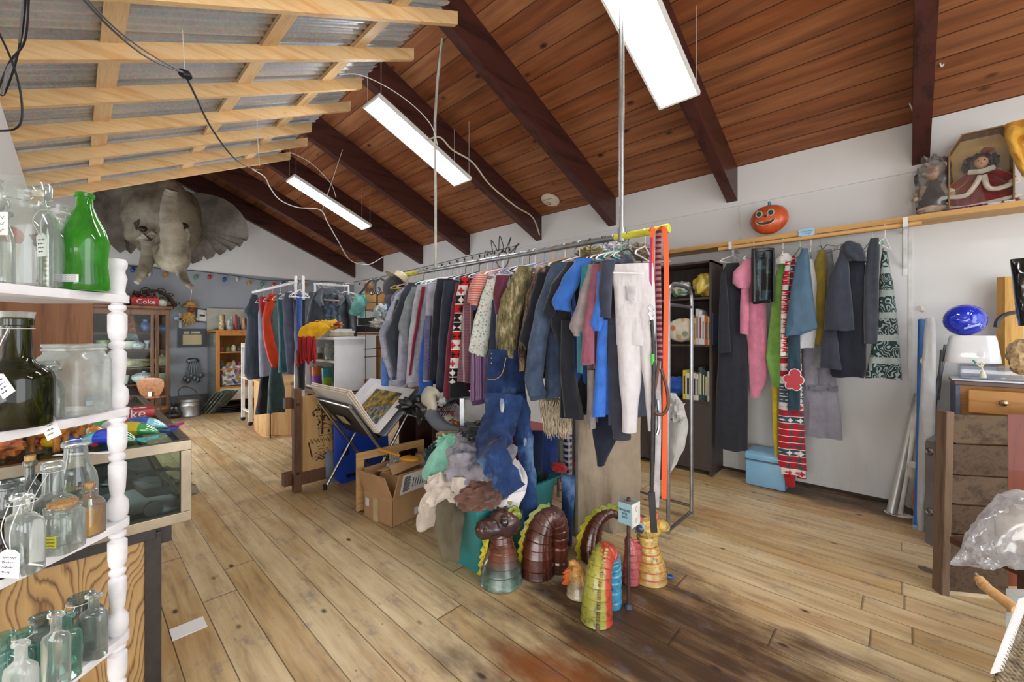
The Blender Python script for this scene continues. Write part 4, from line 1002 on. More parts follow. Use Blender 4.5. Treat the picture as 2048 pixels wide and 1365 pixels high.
m = MB(); m.bb((cx0 + .006, cy0 + .006, bz + .003), (cx1 - .006, cy1 - .006, bz + .03)); m.bb((cx0 + .03, cy0, bz + .03), (cx0 + .05, cy1, tz)); m.build('floor_panel', plain('#6a6a6c', .6), dc, smooth=False)
fr_ = MB()
for y in (cy0, cy1):
    for z in (bz, tz - .036): fr_.bb((cx0 + .031, y - (.03 if y > 0 else 0), z), (cx1 - .031, y + (0 if y > 0 else .03), z + .036))
for x in (cx0, cx1):
    for z in (bz, tz - .036): fr_.bb((x - (.03 if x == cx1 else 0), cy0, z), (x + (0 if x == cx1 else .03), cy1, z + .036))
    for y in (cy0, cy1): fr_.bb((x - (.032 if x == cx1 else 0), y - (.032 if y > 0 else 0), bz + .037), (x + (0 if x == cx1 else .032), y + (0 if y > 0 else .032), tz - .037))
fr_.build('metal_frame', alu, dc, smooth=False, bev=.0015)
pg_ = glass('#eef6f3', 0.0, '#dfe9e5', .02, .25)
MB().bb((cx0 + .028, cy0 + .028, tz - .010), (cx1 - .028, cy1 - .028, tz - .002)).build('glass_top', pg_, dc, smooth=False)
MB().bb((cx1 - .018, cy0 + .03, bz + .03), (cx1 - .012, cy1 - .03, tz - .03)).build('glass_end', pg_, dc, smooth=False)
MB().bb((cx0 + .03, cy1 - .018, bz + .03), (cx1 - .03, cy1 - .012, tz - .03)).build('glass_front', pg_, dc, smooth=False)
MB().bb((cx0 + .05, cy0 + .03, .84), (cx1 - .5, cy1 - .1, .846)).build('glass_shelf', pg_, dc, smooth=False)
# inside the case
bagm = glass('#f4f5f6', .02, '#c9d0d6', .15, .7, .02, '#c9cdd2')
tc = thing('toy_car', 'dark toy car wrapped in clear plastic inside the display case', 'toy', (-2.06, .1, bz + .03))
car = [(-.17, .02), (.17, .02), (.175, .05), (.15, .07), (.08, .075), (.05, .115), (-.06, .118), (-.11, .08), (-.17, .07)]
MB().prism(car, (-2.12, .1, bz + .032), (0, 1, 0), (0, 0, 1), (.12, 0, 0)).build('car_body', plain('#33363c', .25, .3), tc, bev=.006)
for y in (-.11, .1):
    for x in (-2.118, -2.0): MB().lathe([(0, -.01), (.028, -.01), (.028, .01), (.018, .012), (0, .012)], n=18, M=frame((x, .1 + y, bz + .062), (1, 0, 0))).build('wheel', plain('#1a1a1c', .6), tc)
MB().ell((-2.07, .1, bz + .1), (.09, .21, .085), 22, 12, amp=.45, fr=3.5, seed=4, p=2.6).build('plastic_wrap', bagm, tc)
cols = ['#1d2027', '#23272f', '#15171b', '#2c313c', '#191b20', '#20242c', '#2a2a2e', '#17181c']
rb = random.Random(5)
for i in range(13):
    x = -2.1 - (i % 7) * .16; y = -.17 + (i // 7) * .13 + rb.uniform(-.02, .02); z0 = bz + .03 + (0 if i < 7 else .0)
    h = rb.uniform(.1, .15)
    one(MB().ell((x, y, z0 + h * .5), (.075, .07, h * .5), 20, 12, amp=.5, fr=2.6, seed=i, p=2.4), 'wrapped_bundle', plain(cols[i % 8], .18, 0, .3, 18, bump=.5, bs=25, coat=.4), 'dark plastic wrapped bundle inside the display case', 'bundle', 'dark bundles inside the display case')
for (y, c, r_) in ((-.1, '#c23a70', .02), (-.02, '#b0a030', .018), (.03, '#b2602a', .02), (-.19, '#7fa08f', .022)):
    one(MB().ell((-2.05, y, bz + .175), (.04, .03, .012), 14, 8, amp=.4, seed=3), 'small_packet', plain(c, .4), {'#c23a70': 'pink', '#b0a030': 'yellow', '#b2602a': 'orange', '#7fa08f': 'pale green'}[c] + ' small packet lying on the dark bundles in the case', 'packet')
# on top of the counter
ct = thing('wood_cabinet', 'plain walnut veneer cabinet standing on the glass counter', 'cabinet', (-2.75, -.06, tz))
MB().bb((-2.95, -.25, tz + .002), (-2.6, .058, 1.576)).build('body', wood('#8a5c3a', '#6d432a', 'Z', 1.2, .5, 0, False), ct, smooth=False, bev=.002)
MB().bb((-2.6, -.252, 1.565), (-2.595, .06, 1.578)).build('top_edge', plain('#3a2c24', .6), ct, smooth=False)
rd = random.Random(9)
def fish(x, y, L_, c1, c2, c3, rz, label):
    r = thing('glass_fish', label, 'ornament', (x, y, tz)); Mf = Matrix.Translation((x, y, tz + .001)) @ Matrix.Rotation(rz, 4, 'Z')
    cc = [plain(c, .06, 0, .1, 20, coat=1.0) for c in (c1, c2, c3)]
    segs = 3
    for s in range(segs):
        rings = []
        for i in range(9):
            u = (s + i / 8) / segs; rr = .028 * math.sin(PI * min(1, u * .92 + .08)) ** .7 * (1 if u < .8 else 1 - (u - .8) * 1.5) + .003
            rings.append([Mf @ Vector(((u - .5) * L_, math.cos(a) * rr * 1.5, max(0, rr * .9 + math.sin(a) * rr * .9))) for a in [2 * PI * k / 14 for k in range(14)]])
        MB().loft(rings).build('glass_section', cc[s], r)
    MB().prism([(0, 0), (.05, .04), (.035, 0), (.05, -.04)], Mf @ Vector((L_ * .48, 0, .004)), Mf.to_3x3() @ Vector((1, 0, 0)), Mf.to_3x3() @ Vector((0, 1, 0)), (0, 0, .01)).build('tail', cc[0], r)
fish(-2.1, .09, .17, '#5fb9c9', '#2243b8', '#3c7a55', 1.0, 'pale blue, navy and green glass fish, nearest the case corner')
fish(-2.2, .155, .18, '#2250b0', '#c9b82a', '#3f9a50', 1.15, 'glass fish with yellow middle beside the corner one')
fish(-2.3, .19, .18, '#c02a80', '#2b55c0', '#7fc7d9', 1.2, 'magenta and blue glass fish at the back of the group')
fish(-2.16, -.03, .17, '#c81c1c', '#d9b020', '#2f55b0', .9, 'red and yellow glass fish half behind the white spindle')
fish(-2.27, .02, .17, '#5fa040', '#c9d9d9', '#d98a20', 1.3, 'green, clear and orange glass fish behind the red one')
fish(-2.36, .08, .16, '#d96a1a', '#4fa03a', '#c9c9d9', .8, 'orange tipped glass fish farthest from the camera')
redm = plain('#b3202a', .35, 0, .1)
pl = thing('cake_plate', 'red pedestal plate with black knob on the counter', 'plate', (-3.2, .1, tz))
MB().lathe([(0, 0), (.05, 0), (.03, .015), (.11, .02), (.13, .03), (.12, .03), (0, .024)], (-3.2, .1, tz + .001), 26).build('plate', redm, pl)
MB().lathe([(0, 0), (.018, 0), (.016, .04), (.02, .045), (0, .05)], (-3.2, .1, tz + .025), 14).build('knob', plain('#1c1c1e', .3), pl)
tin = thing('soda_tin', 'red soft drink tin tray with white script on the counter', 'tin', (-2.75, .18, tz))
MB().box((-2.72, .17, tz + .02), (.16, .2, .034)).build('box', redm, tin, bev=.004)
text('lettering', 'Coke', .06, plane_M((-2.638, .17, tz + .02), (0, 1, 0), (0, 0, 1)), plain('#f0ece8', .5), tin)
text('lettering', 'Coke', .07, plane_M((-2.72, .17, tz + .0385), (0, 1, 0), (-1, 0, 0)), plain('#f0ece8', .5), tin)
bx = thing('perforated_basket', 'bright blue basket with round holes behind the spindle', 'basket', (-2.72, .11, tz))
bM = aD(206, 800, 1.95); bc = Vector((-2.6, .0, 0)); 
bc = aX(206, 800, -2.56)
MB().box((bc.x - .05, bc.y, tz + .062), (.1, .1, .12)).build('shell', plain('#2f8fd0', .4), bx, bev=.006)
MB().box((bc.x - .05, bc.y, tz + .1), (.104, .104, .02)).build('pale_band', plain('#d9e6f0', .4), bx)
mh = MB()
for i in range(3):
    for j in range(4): mh.lathe([(0, 0), (.0085, 0), (.0085, .002), (0, .002)], n=12, M=frame((bc.x + .0005, bc.y - .036 + j * .024, tz + .022 + i * .026), (1, 0, 0)))
mh.build('holes', plain('#14181c', .6), bx)
def animal(px, py, s, label, D=1.42):
    w = wood('#a5692c', '#5c3212', 'X', 3, .3, .5, False); base = aZ(px, py, tz); r = thing('carved_animal', label, 'figurine', base)
    m = MB(); a = base + Vector((0, 0, .055 * s))
    m.tube(smooth_path([a + LD(-.05 * s, 0), a + LD(-.02 * s, 0, .004), a + LD(.02 * s, 0, .0), a + LD(.045 * s, 0, .006)], 5), [.012 * s, .02 * s, .017 * s, .02 * s] and [.018 * s] * 16, 12)
    m.build('body', w, r)
    for dx in (-.04, .035):
        for dd in (-.012, .012): MB().tube([a + LD(dx * s, dd * s), a + LD(dx * s * 1.05, dd * s, -.03 * s), a + LD(dx * s, dd * s, -.0545 * s)], [.012 * s, .008 * s, .009 * s], 10).build('leg', w, r)
    MB().tube(smooth_path([a + LD(.04 * s, 0, .005), a + LD(.06 * s, 0, .03 * s), a + LD(.085 * s, 0, .028 * s)], 5), [.014 * s] * 5 + [.011 * s] * 5 + [.007 * s], 12).build('head', w, r)
animal(98, 902, 1.1, 'carved wooden animal figure seen between shelf and tag, left one')
animal(140, 893, .9, 'carved wooden animal figure behind the larger carved one')
tf = aZ(12, 915, tz)
one(MB().ell(tf + Vector((0, 0, .035)), (.04, .04, .034), 20, 12, amp=.5, fr=4, seed=2), 'terracotta_figure', plain('#b5662e', .6, 0, .4, 25, bump=.6, bs=40), 'small pierced terracotta figure at the left edge of the counter', 'figurine')
lt = thing('paper_tag', 'long white paper tag lying on the glass counter', 'tag', aZ(150, 902, tz))
MB().slab(aZ(103, 913, tz + .001), LD(.16, .035), LD(-.006, .022), (0, 0, .001)).build('card', tagm, lt, smooth=False)
# figures on the veneer cabinet
hd = thing('curly_doll', 'small curly haired doll figure in red standing on the veneer cabinet', 'doll', (-2.75, -.02, 1.578))
skin = plain('#d9a982', .5); 
dp = aX(100, 420, -2.72)
MB().lathe([(0, 0), (.04, 0), (.042, .04), (.03, .1), (.026, .14), (.018, .15)], (dp.x, dp.y, 1.579), 16).build('dress', pat('hstripe', '#b02028', '#e8e0d8', s=1.2), hd)
MB().ell((dp.x, dp.y, 1.77), (.033, .033, .04), 16, 10).build('head', skin, hd)
MB().ell((dp.x, dp.y - .004, 1.795), (.046, .046, .04), 20, 12, amp=.6, fr=5, seed=8).build('hair', plain('#8a5f2c', .9, 0, .3, 40, bump=1, bs=90), hd)
for dy in (-.012, .014): MB().ell((dp.x + .031, dp.y + dy, 1.775), (.003, .004, .005), 8, 6).build('eye', plain('#222222', .3), hd)
er = thing('ear_sculpture', 'flesh coloured ear sculpture on yellow and purple base', 'ornament', (-2.75, .03, 1.578))
ep = aX(140, 400, -2.7)
rings = []
MB().tube([(ep.x, ep.y, 1.579), (ep.x, ep.y, 1.62), (ep.x, ep.y, 1.66)], [.042, .036, .03], 16).build('base', pat('patch', '#4a3a78', '#d8a820', '#4a3a78', 3), er)
er_path = smooth_path([(ep.x, ep.y - .012, 1.655), (ep.x, ep.y - .03, 1.72), (ep.x, ep.y - .034, 1.79), (ep.x, ep.y - .008, 1.832), (ep.x, ep.y + .022, 1.815), (ep.x, ep.y + .028, 1.76), (ep.x, ep.y + .008, 1.70), (ep.x, ep.y, 1.66)], 6)
MB().tube(er_path, .0125, 10).build('ear_rim', plain('#dca274', .5), er)
MB().ell((ep.x - .006, ep.y - .004, 1.745), (.012, .032, .08), 16, 10).build('ear_bowl', plain('#d3966a', .5), er)
bp = aX(20, 385, -2.72)
rbx = thing('ball_on_stand', 'dull red ball figure behind the large clear jug', 'ornament', (bp.x, bp.y, 1.578))
MB().ell((bp.x, bp.y, 1.6 + .21), (.04, .04, .04), 20, 12).build('ball', plain('#a8442f', .6), rbx)
MB().lathe([(0, 0), (.045, 0), (.03, .03), (.02, .12), (.028, .2), (0, .2)], (bp.x, bp.y, 1.579), 16).build('stand', plain('#cfcac0', .5), rbx)
fg = aX(80, 715, -2.55); 
one(MB().ell((fg.x, fg.y, tz + .06), (.03, .035, .06), 18, 12, amp=.6, fr=4, seed=6), 'shell_figurine', plain('#d3b08a', .5, 0, .3, 30, bump=.5), 'cream and yellow lumpy figurine behind the small stoppered bottle', 'figurine')
one(MB().slab(aZ(338, 1262, .001), (.0, .13, 0), (.1, 0, 0), (0, 0, .004)), 'floor_paper', plain('#e9e9ea', .7, 0, .02), 'folded white paper lying on the floor by the counter', 'paper', smooth=False)
# ================================================================ along the gable wall
def dish(outl, cen, D0, Df, thick, n=7):
    """shaped sheet: outline in the view around a centre, distance from Df(t, x, y), real thickness"""
    m = MB(); L = len(outl); pts = []
    for s in range(n + 1):
        t = s / n
        for (x, y) in outl:
            X = cen[0] + (x - cen[0]) * t; Y = cen[1] + (y - cen[1]) * t; pts.append((X, Y, D0 + Df(t, X, Y)))
    front = [aD(x, y, d) for x, y, d in pts]; back = [aD(x, y, d + thick) for x, y, d in pts]
    nf = len(front); f = []
    for s in range(n):
        for k in range(L):
            a, b = s * L + k, s * L + (k + 1) % L; f.append((a, b, b + L, a + L)); f.append((nf + a, nf + a + L, nf + b + L, nf + b))
    for k in range(L): a, b = n * L + k, n * L + (k + 1) % L; f.append((a, b, nf + b, nf + a))
    return m.add(front + back, f)
def eleph(c1='#827c74', c2='#57524c', c3='#a09b93'):
    g = NG('papier_mache_grey'); v = g.co()
    n = g.noise(v, 2.2, 5, .6); n2 = g.noise(v, 9, 5, .7)
    col = g.ramp(n, [(.32, c2), (.5, c1), (.68, c3)]); col = g.mix(g.ramp(n2, [(.55, 0.0), (.75, .5)]), col, '#5a5346')
    g.set('Base Color', col); g.set('Roughness', .6); g.bump(n2, .5, .03); return g.m
em, em2 = eleph(), eleph('#7d7563', '#4a4336', '#968e79')
el = thing('elephant_head', 'large grey papier-mache elephant head with raised trunk on the gable wall', 'sculpture', aD(330, 450, 7.2))
ro = [(352, 405), (362, 394), (380, 388), (402, 386), (428, 391), (450, 399), (468, 411), (482, 426), (491, 440), (497, 458), (497, 474), (493, 483), (489, 480), (484, 489), (480, 495), (474, 490), (468, 498), (461, 503), (455, 497), (450, 505), (440, 511), (432, 505), (427, 514), (414, 520), (407, 512), (403, 521), (392, 526), (384, 528), (378, 520), (371, 527), (362, 515), (355, 490), (350, 450)]
wD = lambda x: 9.65 / (.6878 - (x - 1024) / 830 * .7258)
dish(ro, (400, 460), 0, lambda t, x, y: wD(x) - .32 - .2 * t * t + .04 * math.sin(x * .06), .03).build('ear', em, el)
lo = [(306, 425), (303, 402), (292, 384), (275, 371), (250, 366), (222, 366), (200, 373), (186, 388), (178, 410), (177, 440), (186, 466), (203, 482), (222, 490), (232, 500), (240, 507), (252, 500), (262, 509), (276, 492), (290, 480), (300, 460)]
dish(lo, (245, 430), 0, lambda t, x, y: wD(x) - .25 - .12 * t * t + .04 * math.sin(x * .06 + y * .03), .03).build('ear', em, el)
mb = MB(); hc_ = aD(330, 442, 6.95)
mb.ell(hc_, (.5, .5, .66), 36, 24, M=Matrix.Rotation(YAW, 4, 'Z'), amp=.22, fr=2.0, seed=11, p=2.3); mb.ell(aD(342, 398, 6.95), (.34, .3, .2), 24, 14, amp=.2, seed=3)
mb.build('skull', em2, el)
tr = smooth_path([aD(335, 455, 6.75), aD(336, 500, 6.62), aD(346, 520, 6.45), aD(350, 500, 6.28), aD(345, 462, 6.2), aD(339, 425, 6.2), aD(341, 396, 6.22), aD(344, 380, 6.2)], 8)
rr = [interp([(0, .17), (.2, .21), (.35, .2), (.5, .165), (.7, .115), (.85, .092), (1, .075)], i / (len(tr) - 1)) * (1 + .03 * math.sin(i * 1.5)) for i in range(len(tr))]
MB().tube(tr, rr, 24).build('trunk', eleph('#8f8774', '#5c5443', '#a39b88'), el)
for pts, r0 in (([(302, 490, 6.5), (296, 515, 6.42), (288, 540, 6.3), (279, 558, 6.2), (273, 566, 6.15)], .115), ([(354, 500, 6.5), (359, 525, 6.42), (364, 548, 6.3), (373, 565, 6.2), (385, 576, 6.1)], .105)):
    P = smooth_path([aD(*p) for p in pts], 6); MB().tube(P, [r0 * (1 - .72 * i / (len(P) - 1)) * (1 + .04 * math.sin(i * 1.7)) for i in range(len(P))], 16).build('tusk', eleph('#8d8776', '#524c3e', '#a39d8c'), el)
for (x, y, d) in ((288, 459, 6.52), (367, 452, 6.6)):
    k = MB().ell(aD(x, y, d), (.07, .07, .05), 16, 10).build('eye_socket', plain('#1d1712', .5), el); MB().ell(aD(x, y, d - .05), (.03, .03, .03), 12, 8).build('eyeball', plain('#3b1d10', .15), k)
rd_ = random.Random(3)
for i, (x, y, w_, h_) in enumerate(((285, 478, 24, 22), (272, 440, 16, 40), (303, 470, 22, 16), (372, 470, 12, 26), (366, 500, 12, 24), (300, 493, 26, 14), (315, 500, 16, 18))):
    q = [aD(x - w_ / 2, y, 6.49), aD(x, y - h_ / 2, 6.47), aD(x + w_ / 2, y, 6.49), aD(x, y + h_ / 2, 6.47)]; f = LD(0, .03)
    MB().add(q + [p + f for p in q], [(0, 1, 2, 3), (4, 7, 6, 5), (0, 4, 5, 1), (1, 5, 6, 2), (2, 6, 7, 3), (3, 7, 4, 0)]).build('skin_plate', plain(['#a19a88', '#3a352c', '#8f8672', '#b0a896'][i % 4], .6, 0, .2, 30), el, smooth=False)
# ---- coloured bulb string along the gable and back wall
bsx = thing('bulb_string', 'string of coloured christmas bulbs along the grey wall edge', 'string lights', aD(560, 560, 8.5))
cable = plain('#28332c', .6)
gp = [aX(x, y, XG + .03) for x, y in ((205, 527), (262, 533), (330, 538), (400, 543), (470, 552), (520, 560), (560, 562), (600, 561), (640, 563), (690, 566))]
MB().tube(smooth_path(gp, 5), .006, 5).build('cable', cable, bsx)
bcols = ['#b3261e', '#c98a20', '#1e4fb0', '#3f8f6a', '#c9ccd0']
for i, (x, y) in enumerate(((224, 538), (265, 536), (298, 544), (331, 546), (392, 551), (419, 551), (449, 556), (474, 556), (498, 563), (524, 565), (548, 566), (567, 564), (589, 568), (610, 568))):
    p = aX(x, y, XG + .05); MB().ell(p - Vector((0, 0, .03)), (.03, .03, .05), 10, 8).build('bulb', plain(bcols[(i * 2) % 5], .15, coat=.6), bsx)
bs2 = thing('bulb_string', 'string of unlit dark bulbs along the back wall behind the pipe rack', 'string lights', aY(850, 530, YW))
wp2 = [aY(x, y, YW - .02) for x, y in ((700, 566), (760, 555), (820, 541), (880, 527), (940, 512), (990, 502), (1040, 490))]
MB().tube(smooth_path(wp2, 5), .005, 5).build('cable', cable, bs2)
for i in range(22):
    x = 704 + i * 15; y = interp([(700, 566), (760, 555), (820, 541), (880, 527), (940, 512), (1040, 490)], x) + 5
    MB().ell(aY(x, y, YW - .03), (.014, .014, .026), 8, 6).build('bulb', plain(['#5a2a26', '#2e3a33', '#33302c', '#26303f', '#57402a'][i % 5], .2), bs2)
# ---- china cabinet
CXF = -9.05
dk_ = wood('#6a4a30', '#48301e', 'Z', 1.2, .45, .2, False)
cc = thing('china_cabinet', 'dark wooden glass fronted china cabinet against the gable wall', 'cabinet', (-9.3, 0, 0))
yl, yr_ = aX(150, 700, CXF).y, aX(338, 700, CXF).y; ztop = aX(300, 618, CXF).z; yk = aX(306, 700, CXF).y
m = MB(); m.bb((XG + .03, yl, .05), (XG + .06, yr_, ztop)); m.bb((XG + .03, yl, .05), (CXF, yl + .04, ztop)); m.build('back_panel', wood('#4d382a', '#33241a', 'Z', 1, .5, 0, False), cc, smooth=False)
m = MB()
for y in (yl, yk - .03, yk + .03, yr_ - .04): m.bb((CXF - .03, y, .05), (CXF, y + .045, ztop))
m.bb((XG + .03, yr_ - .04, .05), (XG + .1, yr_, ztop)); m.bb((CXF - .032, yl - .002, ztop - .1), (CXF + .003, yr_ + .003, ztop)); m.bb((CXF - .032, yl - .002, .048), (CXF + .003, yr_ + .003, .16)); m.bb((XG + .03, yr_ - .03, ztop - .1), (CXF, yr_, ztop)); m.bb((XG + .03, yr_ - .03, .05), (CXF, yr_, .16))
m.build('frame', dk_, cc, smooth=False, bev=.004)
m = MB(); m.bb((XG + .02, yl - .03, ztop), (CXF + .05, yr_ + .05, ztop + .05)); m.bb((XG + .02, yl - .01, ztop - .025), (CXF + .025, yr_ + .025, ztop)); m.build('cornice', dk_, cc, smooth=False, bev=.012)
for y in (yl, yr_ - .06): MB().bb((CXF - .07, y, 0), (CXF - .01, y + .06, .06)).build('foot', dk_, cc, smooth=False)
shz = [aX(300, yy, CXF).z for yy in (666, 700, 735, 768)] ; shz.append(.16)
for z in shz: MB().bb((XG + .06, yl + .03, z - .02), (CXF - .02, yr_ - .03, z)).build('shelf', wood('#5a4230', '#3f2c1e', 'Y', 1, .5, 0, False), cc, smooth=False)
MB().bb((CXF - .018, yl + .04, .16), (CXF - .014, yr_ - .04, ztop - .1)).build('glass_door', glass('#f6fbf9', 0.0, '#e4ece9', .02, .12), cc, smooth=False)
# china inside, each piece a thing
china = plain('#d9d6cc', .25, 0, .06); blue_c = pat('floral', '#d8dade', '#2a3f8a', '#1d2f70', 1.6); creamc = plain('#c9bf9c', .3, 0, .15, 30)
def plateup(x, y, r, mt, lab, X=CXF - .3):
    p = aX(x, y, X); z = max([s for s in shz if s <= p.z + .05] or [shz[-1]])
    one(MB().lathe([(0, 0), (r * .6, 0), (r, .02), (r, .025), (r * .6, .008), (0, .008)], n=24, M=frame((p.x, p.y, z + r * .98), (1, 0, .18))), 'display_plate', mt, lab, 'plate', )
def pot(x, sh, r, h, mt, lab, nm='lidded_bowl', cat='bowl', X=CXF - .22, prof=None):
    y = aX(x, 700, X).y
    one(MB().lathe([(q * r, w_ * h) for q, w_ in (prof or [(0, 0), (.55, 0), (.6, .05), (.95, .3), (1, .5), (.96, .62), (.85, .68), (.5, .85), (.15, .9), (.16, .97), (0, 1)])], (X, y, shz[sh] + .001), 20), nm, mt, lab, cat)
cup = [(0, 0), (.5, 0), (.6, .1), (.8, .6), (1, 1), (.93, 1), (.7, .5), (0, .12)]
pot(262, 0, .13, .3, plain('#8f5a44', .3, 0, .4, 20), 'pinkish brown pyramid shaped pottery village on the top cabinet shelf', 'pottery_piece', 'pottery', prof=[(0, 0), (1, 0), (.9, .3), (.6, .6), (.3, .9), (.25, 1), (0, 1)])
pot(248, 0, .05, .13, plain('#b06a4a', .4), 'small rust coloured figurine left of the pottery village', 'figurine', 'figurine')
pot(275, 0, .05, .12, plain('#b5622f', .4), 'small orange owl figurine right of the pottery village', 'figurine', 'figurine')
pot(291, 0, .08, .22, plain('#5b6c9a', .3, 0, .3, 20), 'blue and brown vase on the top cabinet shelf', 'vase', 'vase', prof=[(0, 0), (.6, 0), (1, .4), (.8, .7), (.4, .85), (.5, 1), (0, 1)])
pot(322, 0, .09, .14, plain('#7fa0c4', .3), 'pale blue lidded jar behind the side glass, top shelf', 'lidded_jar', 'jar')
plateup(252, 685, .16, glass('#cfd8da', .5, '#8c989c', .1, 1.2, .3), 'glass plate stood upright on the second cabinet shelf')
pot(256, 1, .11, .14, china, 'cream ribbed bowl in front of the glass plate', prof=cup)
pot(276, 1, .1, .15, blue_c, 'blue and white teapot on the second cabinet shelf', 'teapot', 'teapot')
pot(294, 1, .05, .15, blue_c, 'blue and white candlestick on the second cabinet shelf', 'candlestick', 'candlestick', prof=[(0, 0), (1, 0), (.5, .2), (.4, .6), (.8, .9), (.8, 1), (0, 1)])
pot(210, 1, .11, .16, plain('#7c8a6a', .3, 0, .3), 'greenish bowl at the left end of the second cabinet shelf', prof=cup)
pot(255, 2, .11, .16, creamc, 'cream tureen at the left of the third cabinet shelf')
for k in range(6): one(MB().lathe([(0, 0), (.1, 0), (.17, .015), (.17, .02), (.1, .006), (0, .006)], (CXF - .22, aX(281, 700, CXF - .2).y, shz[2] + .004 + k * .022), 24), 'dinner_plate', creamc, 'cream dinner plate in the stack on the third cabinet shelf', 'plate', 'stacked cream dinner plates')
pot(324, 2, .11, .2, creamc, 'cream pitcher behind the side glass, third shelf', 'pitcher', 'pitcher')
pot(288, 3, .17, .2, blue_c, 'blue and white covered tureen on the fourth cabinet shelf', 'tureen', 'tureen')
pot(264, 3, .06, .12, plain('#55585c', .3, .8), 'dark pewter cup on the fourth cabinet shelf', 'pewter_cup', 'cup', prof=cup)
pot(250, 3, .06, .14, china, 'white mug at the left of the fourth cabinet shelf', 'mug', 'mug', prof=cup)
pot(320, 3, .1, .14, china, 'white stacked cups behind the side glass, fourth shelf', 'cup', 'cup', prof=cup)
# on the cabinet
zt = ztop + .05
cy_ = aX(290, 610, CXF - .1).y
cr = thing('bottle_carton', 'red six pack carton of soda bottles on the china cabinet', 'carton', (CXF - .12, cy_, zt))
MB().bb((CXF - .2, cy_ - .17, zt), (CXF - .06, cy_ + .17, zt + .13)).build('carton', plain('#b5181f', .5, 0, .08), cr, smooth=False)
text('lettering', 'Coke', .11, plane_M((CXF - .058, cy_ + .01, zt + .065), (0, 1, 0), (0, 0, 1)), plain('#f4f0ec', .5), cr)
for i in range(4):
    y = cy_ - .13 + i * .085
    k = MB().lathe([(0, 0), (.03, 0), (.031, .14), (.02, .18), (.012, .22), (.013, .25), (0, .25)], (CXF - .13, y, zt + .002), 12).build('soda_bottle', plain('#2a1410', .15, coat=.6), cr)
    MB().lathe([(.0315, .12), (.032, .15), (.0315, .16)], (CXF - .13, y, zt + .002), 12).build('bottle_label', plain('#b01c22', .5), k)
ja = aX(322, 640, CXF - .1)
one(MB().lathe([(0, 0), (.06, 0), (.075, .06), (.06, .1), (.02, .12), (0, .13)], (CXF - .12, aX(323, 610, CXF - .12).y, zt), 16), 'sugar_bowl', china, 'white sugar bowl right of the soda carton', 'bowl')
one(MB().lathe([(0, 0), (.045, 0), (.05, .2), (.03, .24), (0, .24)], (CXF - .2, aX(311, 610, CXF - .2).y, zt), 14), 'glass_jar', glass('#dfe9e4', .4, '#8fb09f', .05, 1.2, .2), 'small clear jar behind the sugar bowl', 'jar')
ar = thing('arched_panel', 'arched brown wood panel with black iron scrollwork above the cabinet', 'wall decoration', aX(306, 590, XG + .05))
ac = aX(306, 606, XG + .2); Rr = (aX(348, 606, XG + .2).y - ac.y)
P = [Vector((ac.x, ac.y + Rr * math.cos(a), zt + .01 + .95 * Rr * math.sin(a))) for a in [PI * k / 24 for k in range(25)]]
MB().tube(P + [P[0]], .03, 8).build('wood_arch', wood('#5e4636', '#443026', 'Y', 2, .6, 0, False), ar)
mi = MB()
for s in (-1, 1):
    for (oy, oz, r0) in ((.13, .1, .09), (.3, .06, .06), (.1, .27, .07), (.22, .2, .06)):
        q = [Vector((ac.x, ac.y + s * oy + r0 * (1 - k / 26) * math.cos(s * k * .42), zt + oz + r0 * (1 - k / 26) * math.sin(k * .42))) for k in range(20)]; mi.tube(q, .007, 5)
mi.tube([(ac.x, ac.y, zt), (ac.x, ac.y, zt + Rr * .93)], .008, 5); mi.build('scrollwork', plain('#1d1d20', .5), ar)
gf = aX(200, 610, CXF - .1)
one(MB().box((CXF - .15, gf.y, zt + .12), (.03, .34, .22)), 'gold_frame', plain('#b59a4c', .4, .3), 'small gold framed picture at the left on the china cabinet', 'picture frame', smooth=False)
# ---- wall pieces
def framed(xl, yt, xr, yb, fc, mc_, label, art=None, X=XG + .02, border=.045, tilt=0):
    c = aX((xl + xr) / 2, (yt + yb) / 2, X); w_ = abs(aX(xr, 668, X).y - aX(xl, 668, X).y); h_ = abs(aX(xl, yt, X).z - aX(xl, yb, X).z)
    r = thing('framed_picture', label, 'picture frame', c); M0 = plane_M(c, (0, 1, math.tan(R(tilt))), (0, 0, 1))
    m = MB()
    for (a, b, s1, s2) in ((0, h_ / 2 - border / 2, w_, border), (0, -h_ / 2 + border / 2, w_, border), (w_ / 2 - border / 2, 0, border, h_ - 2 * border), (-w_ / 2 + border / 2, 0, border, h_ - 2 * border)): m.box(0, (s1, s2, .03), M=M0 @ Matrix.Translation((a, b, 0)))
    m.build('frame', fc, r, smooth=False); MB().box(0, (w_ - border, h_ - border, .01), M=M0).build('mat_board', mc_, r, smooth=False)
    return r, M0, w_, h_
r, M0, w_, h_ = framed(356, 658, 413, 695, plain('#3c434c', .4), plain('#4a525b', .6), 'grey framed certificate on the gable wall beside the cabinet')
MB().box(0, (w_ * .66, h_ * .55, .004), M=M0 @ Matrix.Translation((0, -.03, .008))).build('certificate', plain('#c9bf95', .7, 0, .05), r, smooth=False)
MB().box(0, (w_ * .2, h_ * .16, .004), M=M0 @ Matrix.Translation((-w_ * .2, h_ * .3, .008))).build('certificate', plain('#c4bb98', .7), r, smooth=False)
MB().box(0, (w_ * .34, h_ * .12, .004), M=M0 @ Matrix.Translation((w_ * .12, h_ * .3, .008))).build('certificate', plain('#c4bb98', .7), r, smooth=False)
r, M0, w_, h_ = framed(391, 618, 418, 645, plain('#232323', .4), plain('#e3e3e0', .6), 'small tilted black framed drawing above the certificate', border=.02, tilt=-6)
MB().box(0, (w_ * .4, h_ * .14, .004), M=M0 @ Matrix.Translation((0, 0, .008))).build('drawing', plain('#3a3a40', .7), r, smooth=False)
